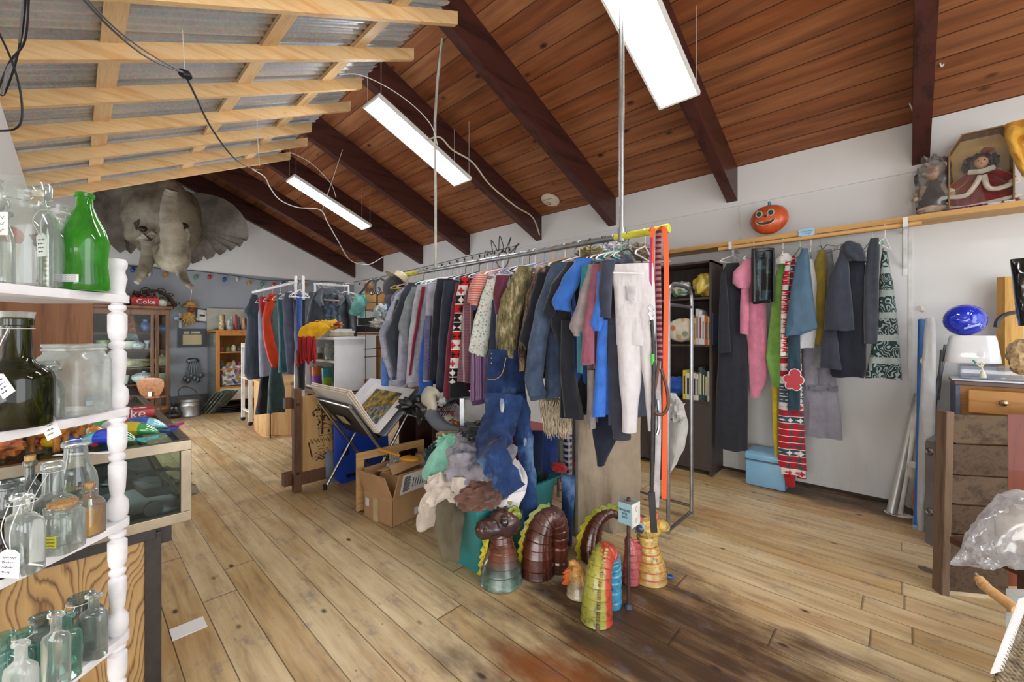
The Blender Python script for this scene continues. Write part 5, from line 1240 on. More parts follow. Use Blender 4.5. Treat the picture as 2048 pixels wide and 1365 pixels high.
sd = thing('straw_doll', 'small straw hatted scarecrow doll hanging below the tusk', 'doll', aX(380, 628, XG + .1))
q = aX(381, 612, XG + .12); straw = plain('#c9a35c', .8, 0, .25, 30, bump=.6)
MB().lathe([(.13, 0), (.12, .012), (.07, .03), (.06, .08), (0, .09)], n=18, M=frame(q + Vector((0, 0, .0)), (.3, 0, 1))).build('hat', straw, sd)
MB().ell(q + Vector((0, .02, -.06)), (.06, .06, .06), 12, 8).build('face', plain('#8a3a2a', .6), sd)
m = MB()
for k in range(14): a = k / 14 * 2 * PI; m.tube([q + Vector((.0, -.02, -.15)), q + Vector((.03 * math.cos(a), .12 * math.cos(a) - .04, -.24 + .13 * math.sin(a)))], [.03, .008], 5)
m.build('straw_body', straw, sd)
MB().tube([q + Vector((0, 0, .08)), aD(384, 578, 6.15)], .003, 4).build('string', strm, sd)
c_ = thing('wall_cross', 'small silver cross hung left of the drawing', 'cross', aX(359, 642, XG + .02)); q = aX(360, 642, XG + .03)
MB().box(q, (.02, .04, .26)).box(q + Vector((0, 0, .04)), (.02, .17, .04)).build('cross', metal('#8d97a3', .4), c_)
sp_ = thing('hanging_utensils', 'bunch of pewter spoons hanging on the gable wall', 'utensils', aX(384, 740, XG + .05)); q = aX(386, 722, XG + .04); pw = metal('#74787d', .45)
MB().ell(q, (.03, .09, .05), 14, 8, amp=.4).build('hook_plate', pw, sp_)
for k in range(6):
    y = -.12 + k * .048; L_ = .28 + .05 * math.sin(k * 2.1)
    MB().tube([q + Vector((.02, y * .5, -.02)), q + Vector((.03, y, -L_))], .009, 6).ell(q + Vector((.035, y, -L_ - .04)), (.015, .032, .05), 10, 8).build('spoon', pw, sp_)
# ---- glazed bookcase at the gable wall
BX = -8.95
bk = thing('glazed_bookcase', 'honey oak open bookcase holding trinkets, standing at the gable wall', 'bookcase', (BX, 0, 0)); hon = wood('#b67a3c', '#94602a', 'Z', 1.4, .45, 0, False)
by0, by1 = aX(432, 700, BX).y, aX(498, 700, BX).y + .25; bzt = aX(460, 661, BX).z; bzb = aX(440, 805, BX).z
m = MB(); m.bb((XG + .02, by0, .02), (XG + .05, by1, bzt)); m.bb((XG + .05, by1 - .04, .02), (BX, by1, bzt)); m.build('back_panel', hon, bk, smooth=False)
m = MB(); m.bb((BX - .04, by0, max(.12, bzb)), (BX, by0 + .06, bzt)); m.bb((BX - .042, by0 + .061, bzt - .1), (BX - .002, by1, bzt - .031)); m.bb((XG + .02, by0 - .02, bzt - .03), (BX + .02, by1, bzt)); m.build('frame', hon, bk, smooth=False, bev=.003)
MB().bb((XG + .05, by0, .15), (BX - .04, by0 + .015, bzt - .05)).build('side_glass', glass('#c9d4cf', .3, '#7d8c86', .05, 1.2, .25, '#8f9b96'), bk, smooth=False)
bsz = [aX(450, yy, BX).z for yy in (704, 738, 774)]
for z in bsz: MB().bb((XG + .05, by0 + .02, z - .025), (BX - .01, by1 - .04, z)).build('shelf', hon, bk, smooth=False)
MB().bb((BX - .03, by0 + .06, bzb + .02), (BX, by1 - .04, bsz[2] - .03)).build('cream_drawer', plain('#cfc6ad', .6), bk, smooth=False)
rt = random.Random(4); tcol = ['#8a3a35', '#6f7d3f', '#c9c0a8', '#4a4a45', '#b59a38', '#a8a39a', '#7a2f46', '#d3d0c8']
for si in range(2):
    for k in range(8):
        y = by0 + .12 + k * .09; h = rt.uniform(.08, .18)
        one(MB().lathe([(0, 0), (.04, 0), (.045, h * .4), (.03, h * .8), (.015, h), (0, h)], (BX - .14, y, bsz[si] + .001), 12), 'trinket', plain(tcol[(k + si * 3) % 8], .5, 0, .3, 40), 'small trinket on the %s shelf of the oak bookcase' % ('upper', 'middle')[si], 'trinket', 'trinkets on the %s bookcase shelf' % ('upper', 'middle')[si])
for k in range(3): one(MB().lathe([(0, 0), (.05, 0), (.05, .1), (0, .1)], (BX - .2, by0 + .26 + k * .16, bsz[1] + .001), 14), 'yellow_lidded_jar', plain('#b9a83a', .5), 'yellow lidded jar at the back of the middle bookcase shelf', 'jar', 'yellow lidded jars')
one(MB().box((BX - .12, by0 + .26, bsz[2] + .19), (.16, .32, .36)), 'plastic_bag_of_toys', pat('confetti', '#3c4a6a', '#c9c4c0', '#8a3030', .35), 'plastic bag of mixed colourful toys on the lowest bookcase shelf', 'bag', bev=.03)
one(MB().box((BX - .12, by0 + .62, bsz[2] + .05), (.18, .3, .1)), 'wooden_box', wood('#a06a30', '#7c4d20', 'Y', 2), 'small wooden box beside the toy bag', 'box', smooth=False)
pic = thing('canvas_painting', 'pale misty landscape canvas leaning behind the figurines', 'painting', (XG + .06, by0 + .45, bzt))
p0 = aX(424, 656, XG + .08)
def misty():
    g = NG('misty_landscape'); v = g.co(); n = g.noise(v, 2.5, 6, .6)
    g.set('Base Color', g.ramp(n, [(.3, '#8b9290'), (.5, '#b3b2a4'), (.7, '#9c9478')])); return g.m
MB().bb((XG + .05, by0 - .02, bzt), (XG + .08, by0 + .85, bzt + .42)).build('canvas', misty(), pic, smooth=False)
for k in range(12):
    y = by0 + .1 + k * .058; h = rt.uniform(.17, .33); r_ = rt.uniform(.028, .045)
    one(MB().lathe([(0, 0), (r_, 0), (r_ * 1.05, h * .3), (r_ * .6, h * .6), (r_ * .75, h * .75), (r_ * .6, h * .92), (0, h)], (BX - .1 - .1 * (k % 2), y, bzt + .001), 12),
        'figurine', plain(['#c9b48a', '#8e7f68', '#b9c0bd', '#d8cdbc', '#9a3a38', '#6d7a80', '#c78f80', '#4a4038'][k % 8], .4, 0, .3, 30), 'small bottle or figurine crowded on top of the oak bookcase', 'figurine', 'figurines on the oak bookcase')
# ---- on the floor there
ml = thing('milk_can', 'dull silver metal pail with wire handle on the floor', 'pail', (0, 0, 0)); q = aZ(380, 833, 0); q.z = 0
ml.location = q; zinc = metal('#aeb2b5', .4)
MB().lathe([(0, 0), (.15, 0), (.155, .02), (.15, .03), (.15, .17), (.155, .19), (.15, .2), (.15, .25), (.165, .26), (.165, .3), (.14, .32), (0, .33)], q, 26).build('can', zinc, ml)
MB().tube(smooth_path([q + LD(-.16, 0, .28), q + LD(-.2, 0, .42), q + LD(-.1, 0, .5), q + LD(.08, 0, .44), q + LD(.16, 0, .3)], 5), .008, 6).build('handle', plain('#3a3a3a', .5), ml)
q = aZ(350, 836, 0); q.z = 0
pt = thing('pewter_pitcher', 'dark pewter pitcher on the floor left of the pail', 'pitcher', q); pwt = metal('#5f6061', .35)
MB().lathe([(0, 0), (.09, 0), (.15, .05), (.15, .08), (.08, .14), (.06, .19), (.09, .24), (.085, .24), (.05, .19), (0, .1)], q, 22).build('body', pwt, pt)
MB().tube(smooth_path([q + LD(.07, 0, .22), q + LD(.15, 0, .2), q + LD(.14, 0, .12), q + LD(.1, 0, .08)], 5), .012, 7).build('handle', pwt, pt)
q = aZ(328, 842, 0); q.z = 0; q = q + LD(0, -.25)
mr = thing('magazine_rack', 'wooden heart-backed two tier rack with tag in front of the cabinet', 'rack', q); mw = wood('#8a5a32', '#623c20', 'X', 2, .4, .2, False)
pl = [(.22 * math.sin(a) * (1 if abs(math.sin(a)) < .9 else .97), .17 * math.cos(a) + .07 * abs(math.sin(a)) ** 2) for a in [2 * PI * k / 28 for k in range(28)]]
MB().prism(pl, q + Vector((0, 0, .55)), LD(1, 0), (0, 0, 1), LD(0, .02)).build('back_board', mw, mr)
for z in (.42, .24): MB().prism([(.26 * math.cos(a), .16 * math.sin(a)) for a in [2 * PI * k / 24 for k in range(24)]], q + Vector((0, 0, z)), LD(1, 0), LD(0, 1), (0, 0, .02)).build('tier', mw, mr)
for a in (-.22, .22): MB().tube([q + LD(a, -.08, 0), q + LD(a, -.08, .44)], .008, 6).tube([q + LD(a, .1, 0), q + LD(a, .1, .66)], .008, 6).build('wire_leg', plain('#2a2624', .5), mr)
MB().box(q + LD(.02, -.03, .46), (.05, .01, .09), rz=YAW).build('price_tag', tagm, mr)
for k in range(4):
    a = aZ(396 + k * 7, 828 + k * .6, 0); a.z = 0
    o_ = a + LD(-.05, .1); u = LD(.30, 0, .36); v = LD(.05, .25, .02)
    one(MB().slab(a, u, v, LD(-.01, 0, .012)), 'leaning_board', pat('camo', '#6f7a6c', '#4a5248', '#9aa090', .4), 'old green and grey printed board in the leaning stack left of the bookcase', 'board', 'leaning printed boards', smooth=False)
for k in range(4): one(MB().lathe([(0, 0), (.2, .0), (.3, .03), (.3, .035), (.2, .01), (0, .01)], aZ(464, 822, 0) * 1 + Vector((0, 0, .001 + k * .03)), 22), 'black_platter', plain('#232326', .3), 'black platter in the stack under the oak bookcase', 'platter', 'black platters on the floor')
# ================================================================ small coat rack and the shelf behind it
KY, KZ = 1.46, 1.895
chrome = metal('#c9cbce', .25); whm = plain('#e3e3e6', .4, 0, .03)
kr = thing('coat_rack', 'white metal coat rack with jackets left of the white shelf', 'clothes rack', (-4.9, KY, 0))
MB().tube([(-5.62, KY, KZ), (-4.22, KY, KZ)], .014, 10).build('rail', whm, kr)
for X in (-4.24,):
    for dy in (.0, .05): MB().beam((X + dy, KY + dy, .04), (X + dy, KY + dy, KZ + (.06 if X > -5 else 0)), .022, .022, up=(1, 0, 0)).build('post', whm, kr, smooth=False)
    MB().beam((X, KY - .06, .04), (X, KY + .2, .04), .03, .03, up=(0, 0, 1)).build('foot_bar', whm, kr, smooth=False)
def coat(name, cat, label, ax, rows, mat, dy=-.1, extra=(), th=0, t=.1, hc='white', hz=True, amp=.014):
    A = (aY(ax, 600, KY).x, KY + dy); root = thing(name, label, cat, (A[0], KY, 1.8))
    silh(rows, A, th, t=t, amp=amp, freq=24, seed=ax % 11, topt=.7).build('body', mat, root)
    for (nm, rw, m_, tt, off) in extra: silh(rw, (A[0] + off * .8, A[1] - off), th, t=tt, amp=amp * .8, freq=24, seed=(ax + len(rw)) % 9, lv=18).build(nm, m_, root)
    if hz: hanger((A[0], KY, KZ), hc, rnd.uniform(-.2, .3), 'the small coat rack')
ny = cl('#3d4653', .6, .1, .5, .1)
coat('quilted_vest', 'vest', 'slate grey sleeveless vest at the left end of the coat rack', 512, [(590, 503, 515), (603, 498, 519), (625, 487, 523), (640, 494, 525), (700, 489, 527), (745, 488, 529), (758, 494, 526)], ny, -.12)
coat('jacket', 'jacket', 'lavender grey and navy jacket with red collar on the coat rack', 528, [(597, 522, 540), (630, 516, 548), (700, 517, 552), (752, 519, 548)], cl('#8d91a8', .6, .1, .5, .1), -.16,
     [('red_collar', [(594, 519, 536), (606, 517, 538), (626, 519, 535)], cl('#a8232a', .6), .12, .03)])
coat('jacket', 'jacket', 'orange red and grey two colour windbreaker on the coat rack', 545, [(590, 540, 560), (615, 532, 568), (680, 536, 574), (735, 548, 571)], cl('#6c8286', .6, .1, .5, .1), -.2,
     [('orange_panel', [(588, 537, 556), (610, 530, 548), (640, 524, 541), (680, 527, 549), (715, 535, 558), (738, 544, 566)], cl('#d8431f', .55, .08, .5, .1), .1, .04)])
coat('jacket', 'jacket', 'teal green jacket between the windbreaker and grey fleece', 561, [(590, 553, 566), (640, 556, 573), (700, 558, 578), (744, 556, 590)], cl('#2f6470', .6), -.1)
coat('fleece', 'jacket', 'grey lavender fleece pullover on the coat rack', 582, [(586, 570, 590), (605, 565, 597), (660, 567, 600), (720, 572, 599), (748, 575, 598)], cl('#555a72', .9), -.18)
coat('jacket', 'jacket', 'royal blue jacket at the right end of the coat rack', 598, [(590, 592, 605), (640, 590, 605), (700, 592, 604)], cl('#2d4f93', .7), 0)
coat('coat', 'coat', 'long black coat hanging behind at the right end of the rack', 601, [(600, 586, 612), (680, 592, 612), (780, 596, 610)], cl('#1c1f28', .8), .15)
coat('trousers', 'trousers', 'black trousers hanging below the slate vest', 525, [(740, 522, 546), (790, 516, 546), (828, 510, 545)], cl('#23232a', .8), -.02, hc='black')
coat('trousers', 'trousers', 'dark green nylon trousers hanging below the windbreaker', 552, [(735, 540, 562), (780, 536, 570), (825, 534, 571)], cl('#37504f', .6), -.05, hc='black')
for x in (578,): hanger((aY(x, 600, KY).x, KY, KZ), 'white', rnd.uniform(-.3, .3), 'the small coat rack')
# leather jacket on its own stand
LX = aD(655, 600, 4.9)
lj = thing('leather_jacket', 'black leather jacket with fur lining on a white hanger', 'jacket', (LX.x, LX.y, 1.7))
lea = plain('#59616b', .32, 0, .25, 6, bump=.5, bs=14, coat=.25)
V_ = (LX.x, LX.y)
silh([(578, 640, 672), (592, 622, 694), (620, 617, 702), (665, 622, 704)], V_, 0, t=.16, amp=.02, freq=16).build('body', lea, lj)
for rw in ([(585, 618, 632), (610, 605, 628), (640, 598, 622), (665, 596, 618)], [(590, 690, 702), (615, 694, 709), (650, 698, 712), (676, 700, 712)]): silh(rw, (V_[0] * .985, V_[1] * .985), 0, t=.14, amp=.012, lv=16).build('sleeve', lea, lj)
silh([(590, 646, 680), (620, 648, 678), (660, 652, 676)], (V_[0] * .97, V_[1] * .97), 0, t=.04, amp=.01, lv=16).build('fur_lining', plain('#4a5a6a', .9, 0, .5, 25, bump=1, bs=40), lj)
for rw in ([(580, 640, 648), (598, 628, 646), (612, 640, 650)], [(580, 668, 676), (598, 676, 692), (612, 672, 684)]): silh(rw, (V_[0] * .965, V_[1] * .965), 0, t=.04, amp=.003, lv=10).build('lapel', lea, lj)
MB().tube([aD(648, 600, 4.72), aD(679, 602, 4.72)], .008, 6).build('hanger_bar', plain('#c98f80', .4), lj)
hs = thing('hanger_bundle_rail', 'short white rail crowded with empty white hangers above the leather jacket', 'clothes rail', (LX.x, LX.y, 1.9))
MB().tube([aD(628, 568, 5.0), aD(698, 573, 5.0)], .012, 8).build('rail', whm, hs)
MB().tube([aD(630, 568, 5.0), aD(630, 769, 5.0)], .012, 8).tube([aD(697, 573, 5.0), aD(697, 769, 5.0)], .012, 8).build('post', whm, hs)
for x in (632, 640, 648, 652, 656, 660, 664, 668, 690, 695):
    p = aD(x, 570, 5.0); hanger((p.x, p.y, p.z), 'white', YAW + PI / 2 + rnd.uniform(-.6, .6), 'the short rail over the leather jacket')
# mustard and maroon scarf over the corner of the white shelf
sc = thing('knit_scarf', 'yellow and red fringed knit scarf draped on the white shelf', 'scarf', aD(640, 680, 4.2))
ym = pat('patch', '#d9a41c', '#b3271f', '#e0b22a', 1.4)
MB().ell(aD(655, 650, 4.25), (.13, .1, .045), 26, 14, M=Matrix.Rotation(YAW, 4, 'Z'), amp=.7, fr=4, seed=2).build('folded_end', ym, sc)
silh([(645, 620, 650), (657, 600, 662), (668, 596, 650), (680, 596, 632)], (aD(620, 660, 3.9).x, aD(620, 660, 3.9).y), 0, t=.05, amp=.015, lv=16).build('yellow_end', cl('#d9a41c', .95), sc)
m = MB(); rs = random.Random(2)
for k in range(60):
    u = k / 60; x = 596 + u * 34; y0 = 676 + 3 * math.sin(k); y1 = (700 if k % 3 else 728) + rs.uniform(-4, 6)
    if x > 600: y1 = 722 + rs.uniform(-8, 8)
    p = aD(x, y0, 3.86 + rs.uniform(-.03, .03)); q_ = aD(x + rs.uniform(-2, 2), y1, 3.86 + rs.uniform(-.03, .03)); m.tube([p, p.lerp(q_, .5) + LD(rs.uniform(-.01, .01), 0), q_], [.009, .009, .006], 5)
m.build('red_fringe', plain('#9c1d22', .9, 0, .2), sc)
# white shelf unit: side panel faces +X
WX0, WX1 = -4.98, -4.2; wy0, wy1 = 1.82, 2.13; wz0, wz1 = .80, 1.358
wsu = thing('white_shelf_unit', 'white open shelf unit standing on a wooden table', 'shelf unit', (-4.6, 1.97, wz0)); wpm = plain('#e2e2e4', .45, 0, .03)
MB().bb((WX1 - .02, wy0, wz0), (WX1, wy1, wz1 - .02)).build('side_panel', wpm, wsu, smooth=False, bev=.002)
MB().bb((WX0, wy0, wz0), (WX0 + .02, wy1, wz1 - .02)).build('side_panel', wpm, wsu, smooth=False, bev=.002)
MB().bb((WX0 - .02, wy0 - .02, wz1 - .02), (WX1 + .015, wy1 + .01, wz1 + .012)).build('top_panel', wpm, wsu, smooth=False, bev=.003)
MB().bb((WX0, wy1 - .012, wz0), (WX1, wy1, wz1 - .02)).build('back_panel', plain('#c9c3b8', .6), wsu, smooth=False)
for z in (wz0 + .0, wz0 + .3): MB().bb((WX0 + .02, wy0 + .005, z), (WX1 - .02, wy1 - .012, z + .022)).build('shelf', plain('#dcd6cc', .5), wsu, smooth=False)
def shelf_pt(x, z, y=wy0 + .1): p = aY(x, 700, y); p.z = z; return p
def cupt(x, z, r, h, mt, lab, top=None):
    p = shelf_pt(x, z); rt_ = thing('tumbler', lab, 'cup', p)
    MB().lathe([(0, 0), (r * .8, 0), (r * .92, h * .5), (r * .9, h * .5), (0, h * .5)], p, 18).build('lower_band', mt, rt_)
    MB().lathe([(0, h * .5), (r * .92, h * .5), (r, h), (r * .9, h), (r * .8, h * .55), (0, h * .55)], p, 18).build('upper_band', top or mt, rt_)
cupt(634, wz0 + .023, .065, .2, plain('#8a4aa8', .4), 'purple and orange tumbler on the lower shelf', plain('#c86420', .3))
cupt(654, wz0 + .023, .06, .2, plain('#7fae2c', .4), 'lime green and teal tumbler on the lower shelf', plain('#1f8a96', .3))
p = shelf_pt(644, wz0 + .323); one(MB().lathe([(0, 0), (.05, 0), (.052, .1), (.045, .12), (.05, .13), (0, .13)], p, 16), 'glass_jar', glass('#e4ebe6', .4, '#9fb0a6', .05, 1.2, .3), 'small clear jar on the middle white shelf', 'jar')
p = shelf_pt(660, wz0 + .323); one(MB().lathe([(0, 0), (.055, 0), (.058, .12), (.04, .15), (.05, .17), (0, .17)], p, 16), 'glass_jar', glass('#e4ebe6', .4, '#9fb0a6', .05, 1.2, .3), 'taller clear jar nearest the side panel on the middle shelf', 'jar')
p = shelf_pt(637, wz0 + .323, wy0 + .06); one(MB().box(p + Vector((0, 0, .032)), (.1, .05, .06)), 'brown_tin', plain('#6d4a2c', .5), 'small brown box in front of the clear jars', 'box', smooth=False)
for k, (z, c, w_) in enumerate(((wz1 + .013, '#cfc3a8', .5), (wz1 + .05, '#ddd6c4', .56), (wz1 + .075, '#cfe3e2', .42))):
    one(MB().box((-4.62, 1.97, z + .018 - .004 * k), (w_, .26, .034 if k == 0 else .02)), 'flat_box', plain(c, .6), ['beige flat box at the bottom on the white shelf unit', 'cream tray in the middle of the stack on the white unit', 'pale aqua book topmost on the white shelf unit'][k], 'box', smooth=False)
tb = thing('wooden_table', 'brown wooden table under the white shelf unit', 'table', (-4.3, 2.0, 0)); btm = wood('#7a5b40', '#54402e', 'X', 1.5, .6, 0, False)
MB().bb((-5.3, 1.78, .74), (-4.1, 2.78, .79)).build('table_top', btm, tb, smooth=False)
for X in (-5.2, -4.2):
    for Y in (1.95, 2.7): MB().bb((X - .04, Y - .04, 0), (X + .04, Y + .04, .74)).build('leg', btm, tb, smooth=False)
# pale barrel-fronted wooden desk
q0 = aZ(505, 860, 0); dk = thing('wood_desk', 'pale pine curved front desk beneath the hanging jackets', 'desk', (-6.0, 1.2, 0))
pd = wood('#d0a876', '#b58a58', 'Z', 1.0, .5, 0, False)
c0 = aZ(583, 874, 0); c1 = aZ(543, 876, 0); c2 = aZ(508, 862, 0); c2.z = c1.z = c0.z = 0
arc = [c2 + (c1 - c2) * t + Vector((.16 * math.sin(PI * t), -.06 * math.sin(PI * t), 0)) for t in [k / 8 for k in range(9)]]
ctr = (c0 + c2) / 2 + Vector((-.5, .45, 0)); outl = arc + [c0] + [c0 + Vector((-.3, .6, 0)), c2 + Vector((-.5, .5, 0))]
MB().prism([(p.x, p.y) for p in outl], (0, 0, .03), (1, 0, 0), (0, 1, 0), (0, 0, .69)).build('body', pd, dk, bev=.004)
MB().prism([(ctr.x + (p.x - ctr.x) * 1.03, ctr.y + (p.y - ctr.y) * 1.03) for p in outl], (0, 0, .72), (1, 0, 0), (0, 1, 0), (0, 0, .03)).build('desk_top', pd, dk, bev=.004)
MB().prism([(ctr.x + (p.x - ctr.x) * .97, ctr.y + (p.y - ctr.y) * .97) for p in outl], (0, 0, 0), (1, 0, 0), (0, 1, 0), (0, 0, .031)).build('plinth', pd, dk)
MB().beam(c1 + Vector((.02, -.02, 0)), c1 + Vector((.02, -.02, .72)), .012, .012, up=(1, 0, 0)).build('seam', plain('#5d4022', .6), dk)
# white trolley frame with castors
tq = aZ(486, 848, 0); tr_ = thing('utility_trolley', 'narrow white metal trolley frame on black castors', 'trolley', (tq.x, tq.y, 0))
for (x, y) in ((486, 842), (501, 852)):
    b = aZ(x, y, 0); b.z = 0; MB().bb((b.x - .022, b.y - .022, .06), (b.x + .022, b.y + .022, 1.25)).build('post', plain('#d9d6cf', .5), tr_, smooth=False)
    k = MB().ell((b.x, b.y, .035), (.02, .035, .035), 12, 8).build('castor', plain('#1c1c1e', .5), tr_)
a, b = aZ(486, 842, 0), aZ(501, 852, 0)
for z in (.2, .7, 1.2): MB().beam((a.x, a.y, z), (b.x, b.y, z), .03, .03).build('cross_bar', plain('#d9d6cf', .5), tr_, smooth=False)
# ---------------- iron scroll rack with boxes and hats
ir = thing('iron_rack', 'black iron rack with scrolled top holding boxes and hats', 'rack', aD(745, 640, 4.9)); irm = plain('#22252a', .45)
D_ = 4.9
MB().tube([aD(712, 592, D_), aD(712, 771, D_)], .011, 6).tube([aD(800, 592, D_), aD(800, 771, D_)], .011, 6).build('post', irm, ir)
m = MB()
for y in (590, 608, 622, 638, 653, 700, 716): m.tube([aD(712, y, D_), aD(800, y - 6, D_)], .005, 5)
for x in (731, 755, 780): m.tube([aD(x, 590, D_), aD(x, 780, D_)], .004, 5)
m.build('grid_bars', irm, ir)
m = MB(); m.tube(smooth_path([aD(716, 592, D_), aD(728, 578, D_), aD(738, 564, D_), aD(744, 561, D_), aD(749, 566, D_), aD(749, 582, D_), aD(744, 589, D_), aD(740, 584, D_), aD(744, 577, D_)], 5), .012, 7)
m.tube(smooth_path([aD(775, 570, D_), aD(766, 560, D_), aD(758, 558, D_), aD(752, 566, D_), aD(752, 582, D_), aD(757, 589, D_), aD(761, 582, D_), aD(757, 575, D_)], 5), .012, 7)
m.build('scroll_top', metal('#6b7077', .4), ir)
def boxpx(name, lab, cat, xl, yt, xr, yb, D, dep, mt, **k): 
    a, b, c = aD(xl, yt, D), aD(xr, yt, D), aD(xl, yb, D); return one(MB().slab(c, b - a, a - c, LD(0, dep)), name, mt, lab, cat, smooth=False, **k)
boxpx('cardboard_box', 'tan cardboard box on the iron rack, left one', 'box', 731, 588, 752, 622, 5.05, .25, plain('#c89a62', .7))
boxpx('cardboard_box', 'tan cardboard box on the iron rack, right one', 'box', 755, 583, 772, 622, 5.05, .25, plain('#c0894e', .7))
boxpx('fabric_box', 'dark grey two drawer fabric box on the iron rack', 'box', 716, 636, 752, 651, 5.0, .3, plain('#3a3b3f', .7))
boxpx('fabric_box', 'black lower fabric box on the iron rack shelf', 'box', 714, 652, 765, 665, 5.0, .3, plain('#2f3034', .7))
boxpx('rack_board', 'orange brown shelf board across the iron rack', 'board', 713, 666, 770, 670, 4.85, .4, wood('#b07436', '#8f5a26', 'X'))
boxpx('rack_board', 'upright orange brown plank right of the iron rack', 'board', 752, 672, 760, 780, 5.1, .05, wood('#b07436', '#8f5a26', 'Z'))
wm_ = thing('mannequin_head', 'brown wooden mannequin head on the iron rack box', 'mannequin', aD(738, 580, 5.1)); MB().ell(aD(739, 575, 5.15), (.07, .07, .08), 14, 10).build('head', plain('#8a6038', .5), wm_)
MB().tube([aD(739, 579, 5.15), aD(740, 588, 5.15)], [.04, .06], 12).build('neck', plain('#8a6038', .5), wm_)
tea = cl('#6fb3ac', .6, .1)
tn = thing('teal_jacket_sleeve', 'pale teal garment tossed over the iron rack post', 'garment', aD(718, 610, 4.8))
sleeve([aD(727, 597, 4.75), aD(716, 612, 4.72), aD(707, 628, 4.75)], [.085, .07, .05], .8, 16, seed=2).build('sleeve', tea, tn)
silh([(590, 716, 731), (610, 720, 731), (636, 720, 728)], (aD(722, 600, 4.8).x, aD(722, 600, 4.8).y), 0, t=.06).build('body', tea, tn)
one(MB().ell(aD(768, 628, 4.75), (.13, .1, .1), 24, 14, amp=.8, fr=4, seed=5), 'folded_towel', cl('#b9c6cc', .95), 'pale blue crumpled towel on the iron rack', 'towel')
one(MB().ell(aD(758, 647, 4.7), (.11, .08, .05), 24, 12, amp=.8, fr=6, seed=7), 'white_fluff_hat', cl('#d5d3cf', .95), 'white fluffy bundle below the blue towel', 'garment')
bc_ = thing('baseball_cap', 'dark grey baseball cap hung at the left end of the pipe rack', 'cap', aD(788, 580, 4.05))
MB().ell(aD(787, 577, 4.05), (.1, .12, .115), 22, 14, M=Matrix.Rotation(YAW, 4, 'Z')).build('crown', cl('#54545f', .8), bc_)
MB().ell(aD(785, 600, 3.98), (.085, .05, .06), 18, 10, M=Matrix.Rotation(YAW, 4, 'Z')).build('brim', cl('#5f6069', .8), bc_)
sh = thing('straw_hat', 'cream straw sun hat tilted above the baseball cap', 'hat', aD(800, 560, 4.0))
hm = frame(aD(797, 562, 4.0), LD(-.25, .1, 1.0) , LD(1, 0)); hm = Matrix.Translation(aD(797, 561, 4.0)) @ Matrix.Rotation(YAW, 4, 'Z') @ Matrix.Rotation(R(32), 4, 'Y') @ Matrix.Rotation(R(-12), 4, 'X')
MB().lathe([(.15, 0), (.155, .004), (.07, .02), (.065, .07), (.03, .085), (0, .085)], n=26, M=hm).build('hat', plain('#d8cdb0', .8, 0, .15, 30, bump=.5), sh)
# ---------------- folding stand with prints
st = thing('print_stand', 'folding chrome tube stand with black sling holding art prints', 'stand', (-3.45, 1.75, 0)); rub = plain('#1d1d1f', .6)
for X in (-3.78, -3.13):
    MB().tube([(X, 1.56, .03), (X, 2.09, .875)], .013, 10).build('tube_leg', chrome, st); MB().tube([(X, 2.02, .03), (X, 1.47, .83)], .013, 10).build('tube_leg', chrome, st)
    for y in (1.55, 2.03): MB().lathe([(0, 0), (.02, 0), (.018, .045), (0, .045)], (X, y, 0), 12).build('rubber_foot', rub, st)
MB().tube([(-3.8, 1.47, .83), (-3.11, 1.47, .83)], .013, 10).tube([(-3.8, 2.09, .875), (-3.11, 2.09, .875)], .013, 10).build('top_bar', chrome, st)
slg = plain('#2c2a2a', .7, 0, .1)
def slingp(u, v):
    y = interp([(0, 1.46), (.5, 1.735), (1, 2.09)], v); z = interp([(0, .845), (.5, .52), (1, .885)], v); return Vector((-3.76 + .62 * u, y, z - .0))
MB().grid(slingp, 8, 20).build('sling', slg, st, solid=.006)
k = MB().slab((-3.56, 1.56, .70), (.14, 0, 0), (0, .055, -.07), (0, -.004, -.003)).build('cloth_label', plain('#b9ab86', .7), st, smooth=False)
boards = [(aX(696, 783, -3.12), aX(757, 868, -3.12))]
def print_board(y0, z0, y1, z1, x0, x1, mt, name, lab, art=None, off=0):
    r = thing(name, lab, 'art print', ((x0 + x1) / 2, y0, z0)); a = Vector((x0, y0, z0)); v = Vector((0, y1 - y0, z1 - z0)); n_ = Vector((0, v.z, -v.y)).normalized() * .006
    if y1 < y0: n_ = -n_
    MB().slab(a, (x1 - x0, 0, 0), v, n_).build('backing', mt, r, smooth=False)
    if art:
        s = -1 if y1 > y0 else 1
        MB().slab(a + Vector(((x1 - x0) * art[0], 0, 0)) + v * art[1] - n_ * .4, ((x1 - x0) * (1 - 2 * art[0]), 0, 0), v * (1 - 2 * art[1]), -n_.normalized() * .002).build('picture', art[2], r, smooth=False)
    return r
bb = Vector((0, 1.72, .585))
for k in range(5):
    print_board(1.705 - .007 * k, .60, 1.465 - .007 * k, .965 - .006 * k, -3.85 + .01 * k, -3.09, plain(['#f1efec', '#cfae86', '#e9e7e4', '#c5a57c', '#d6d2ca'][k], .6, 0, .04), 'mounted_print', ['white mounted print, innermost of the left stack', 'tan backed print, second in the left stack', 'white print, third in the left stack', 'tan print, fourth in the left stack', 'outermost pale print leaning on the black sling'][k])
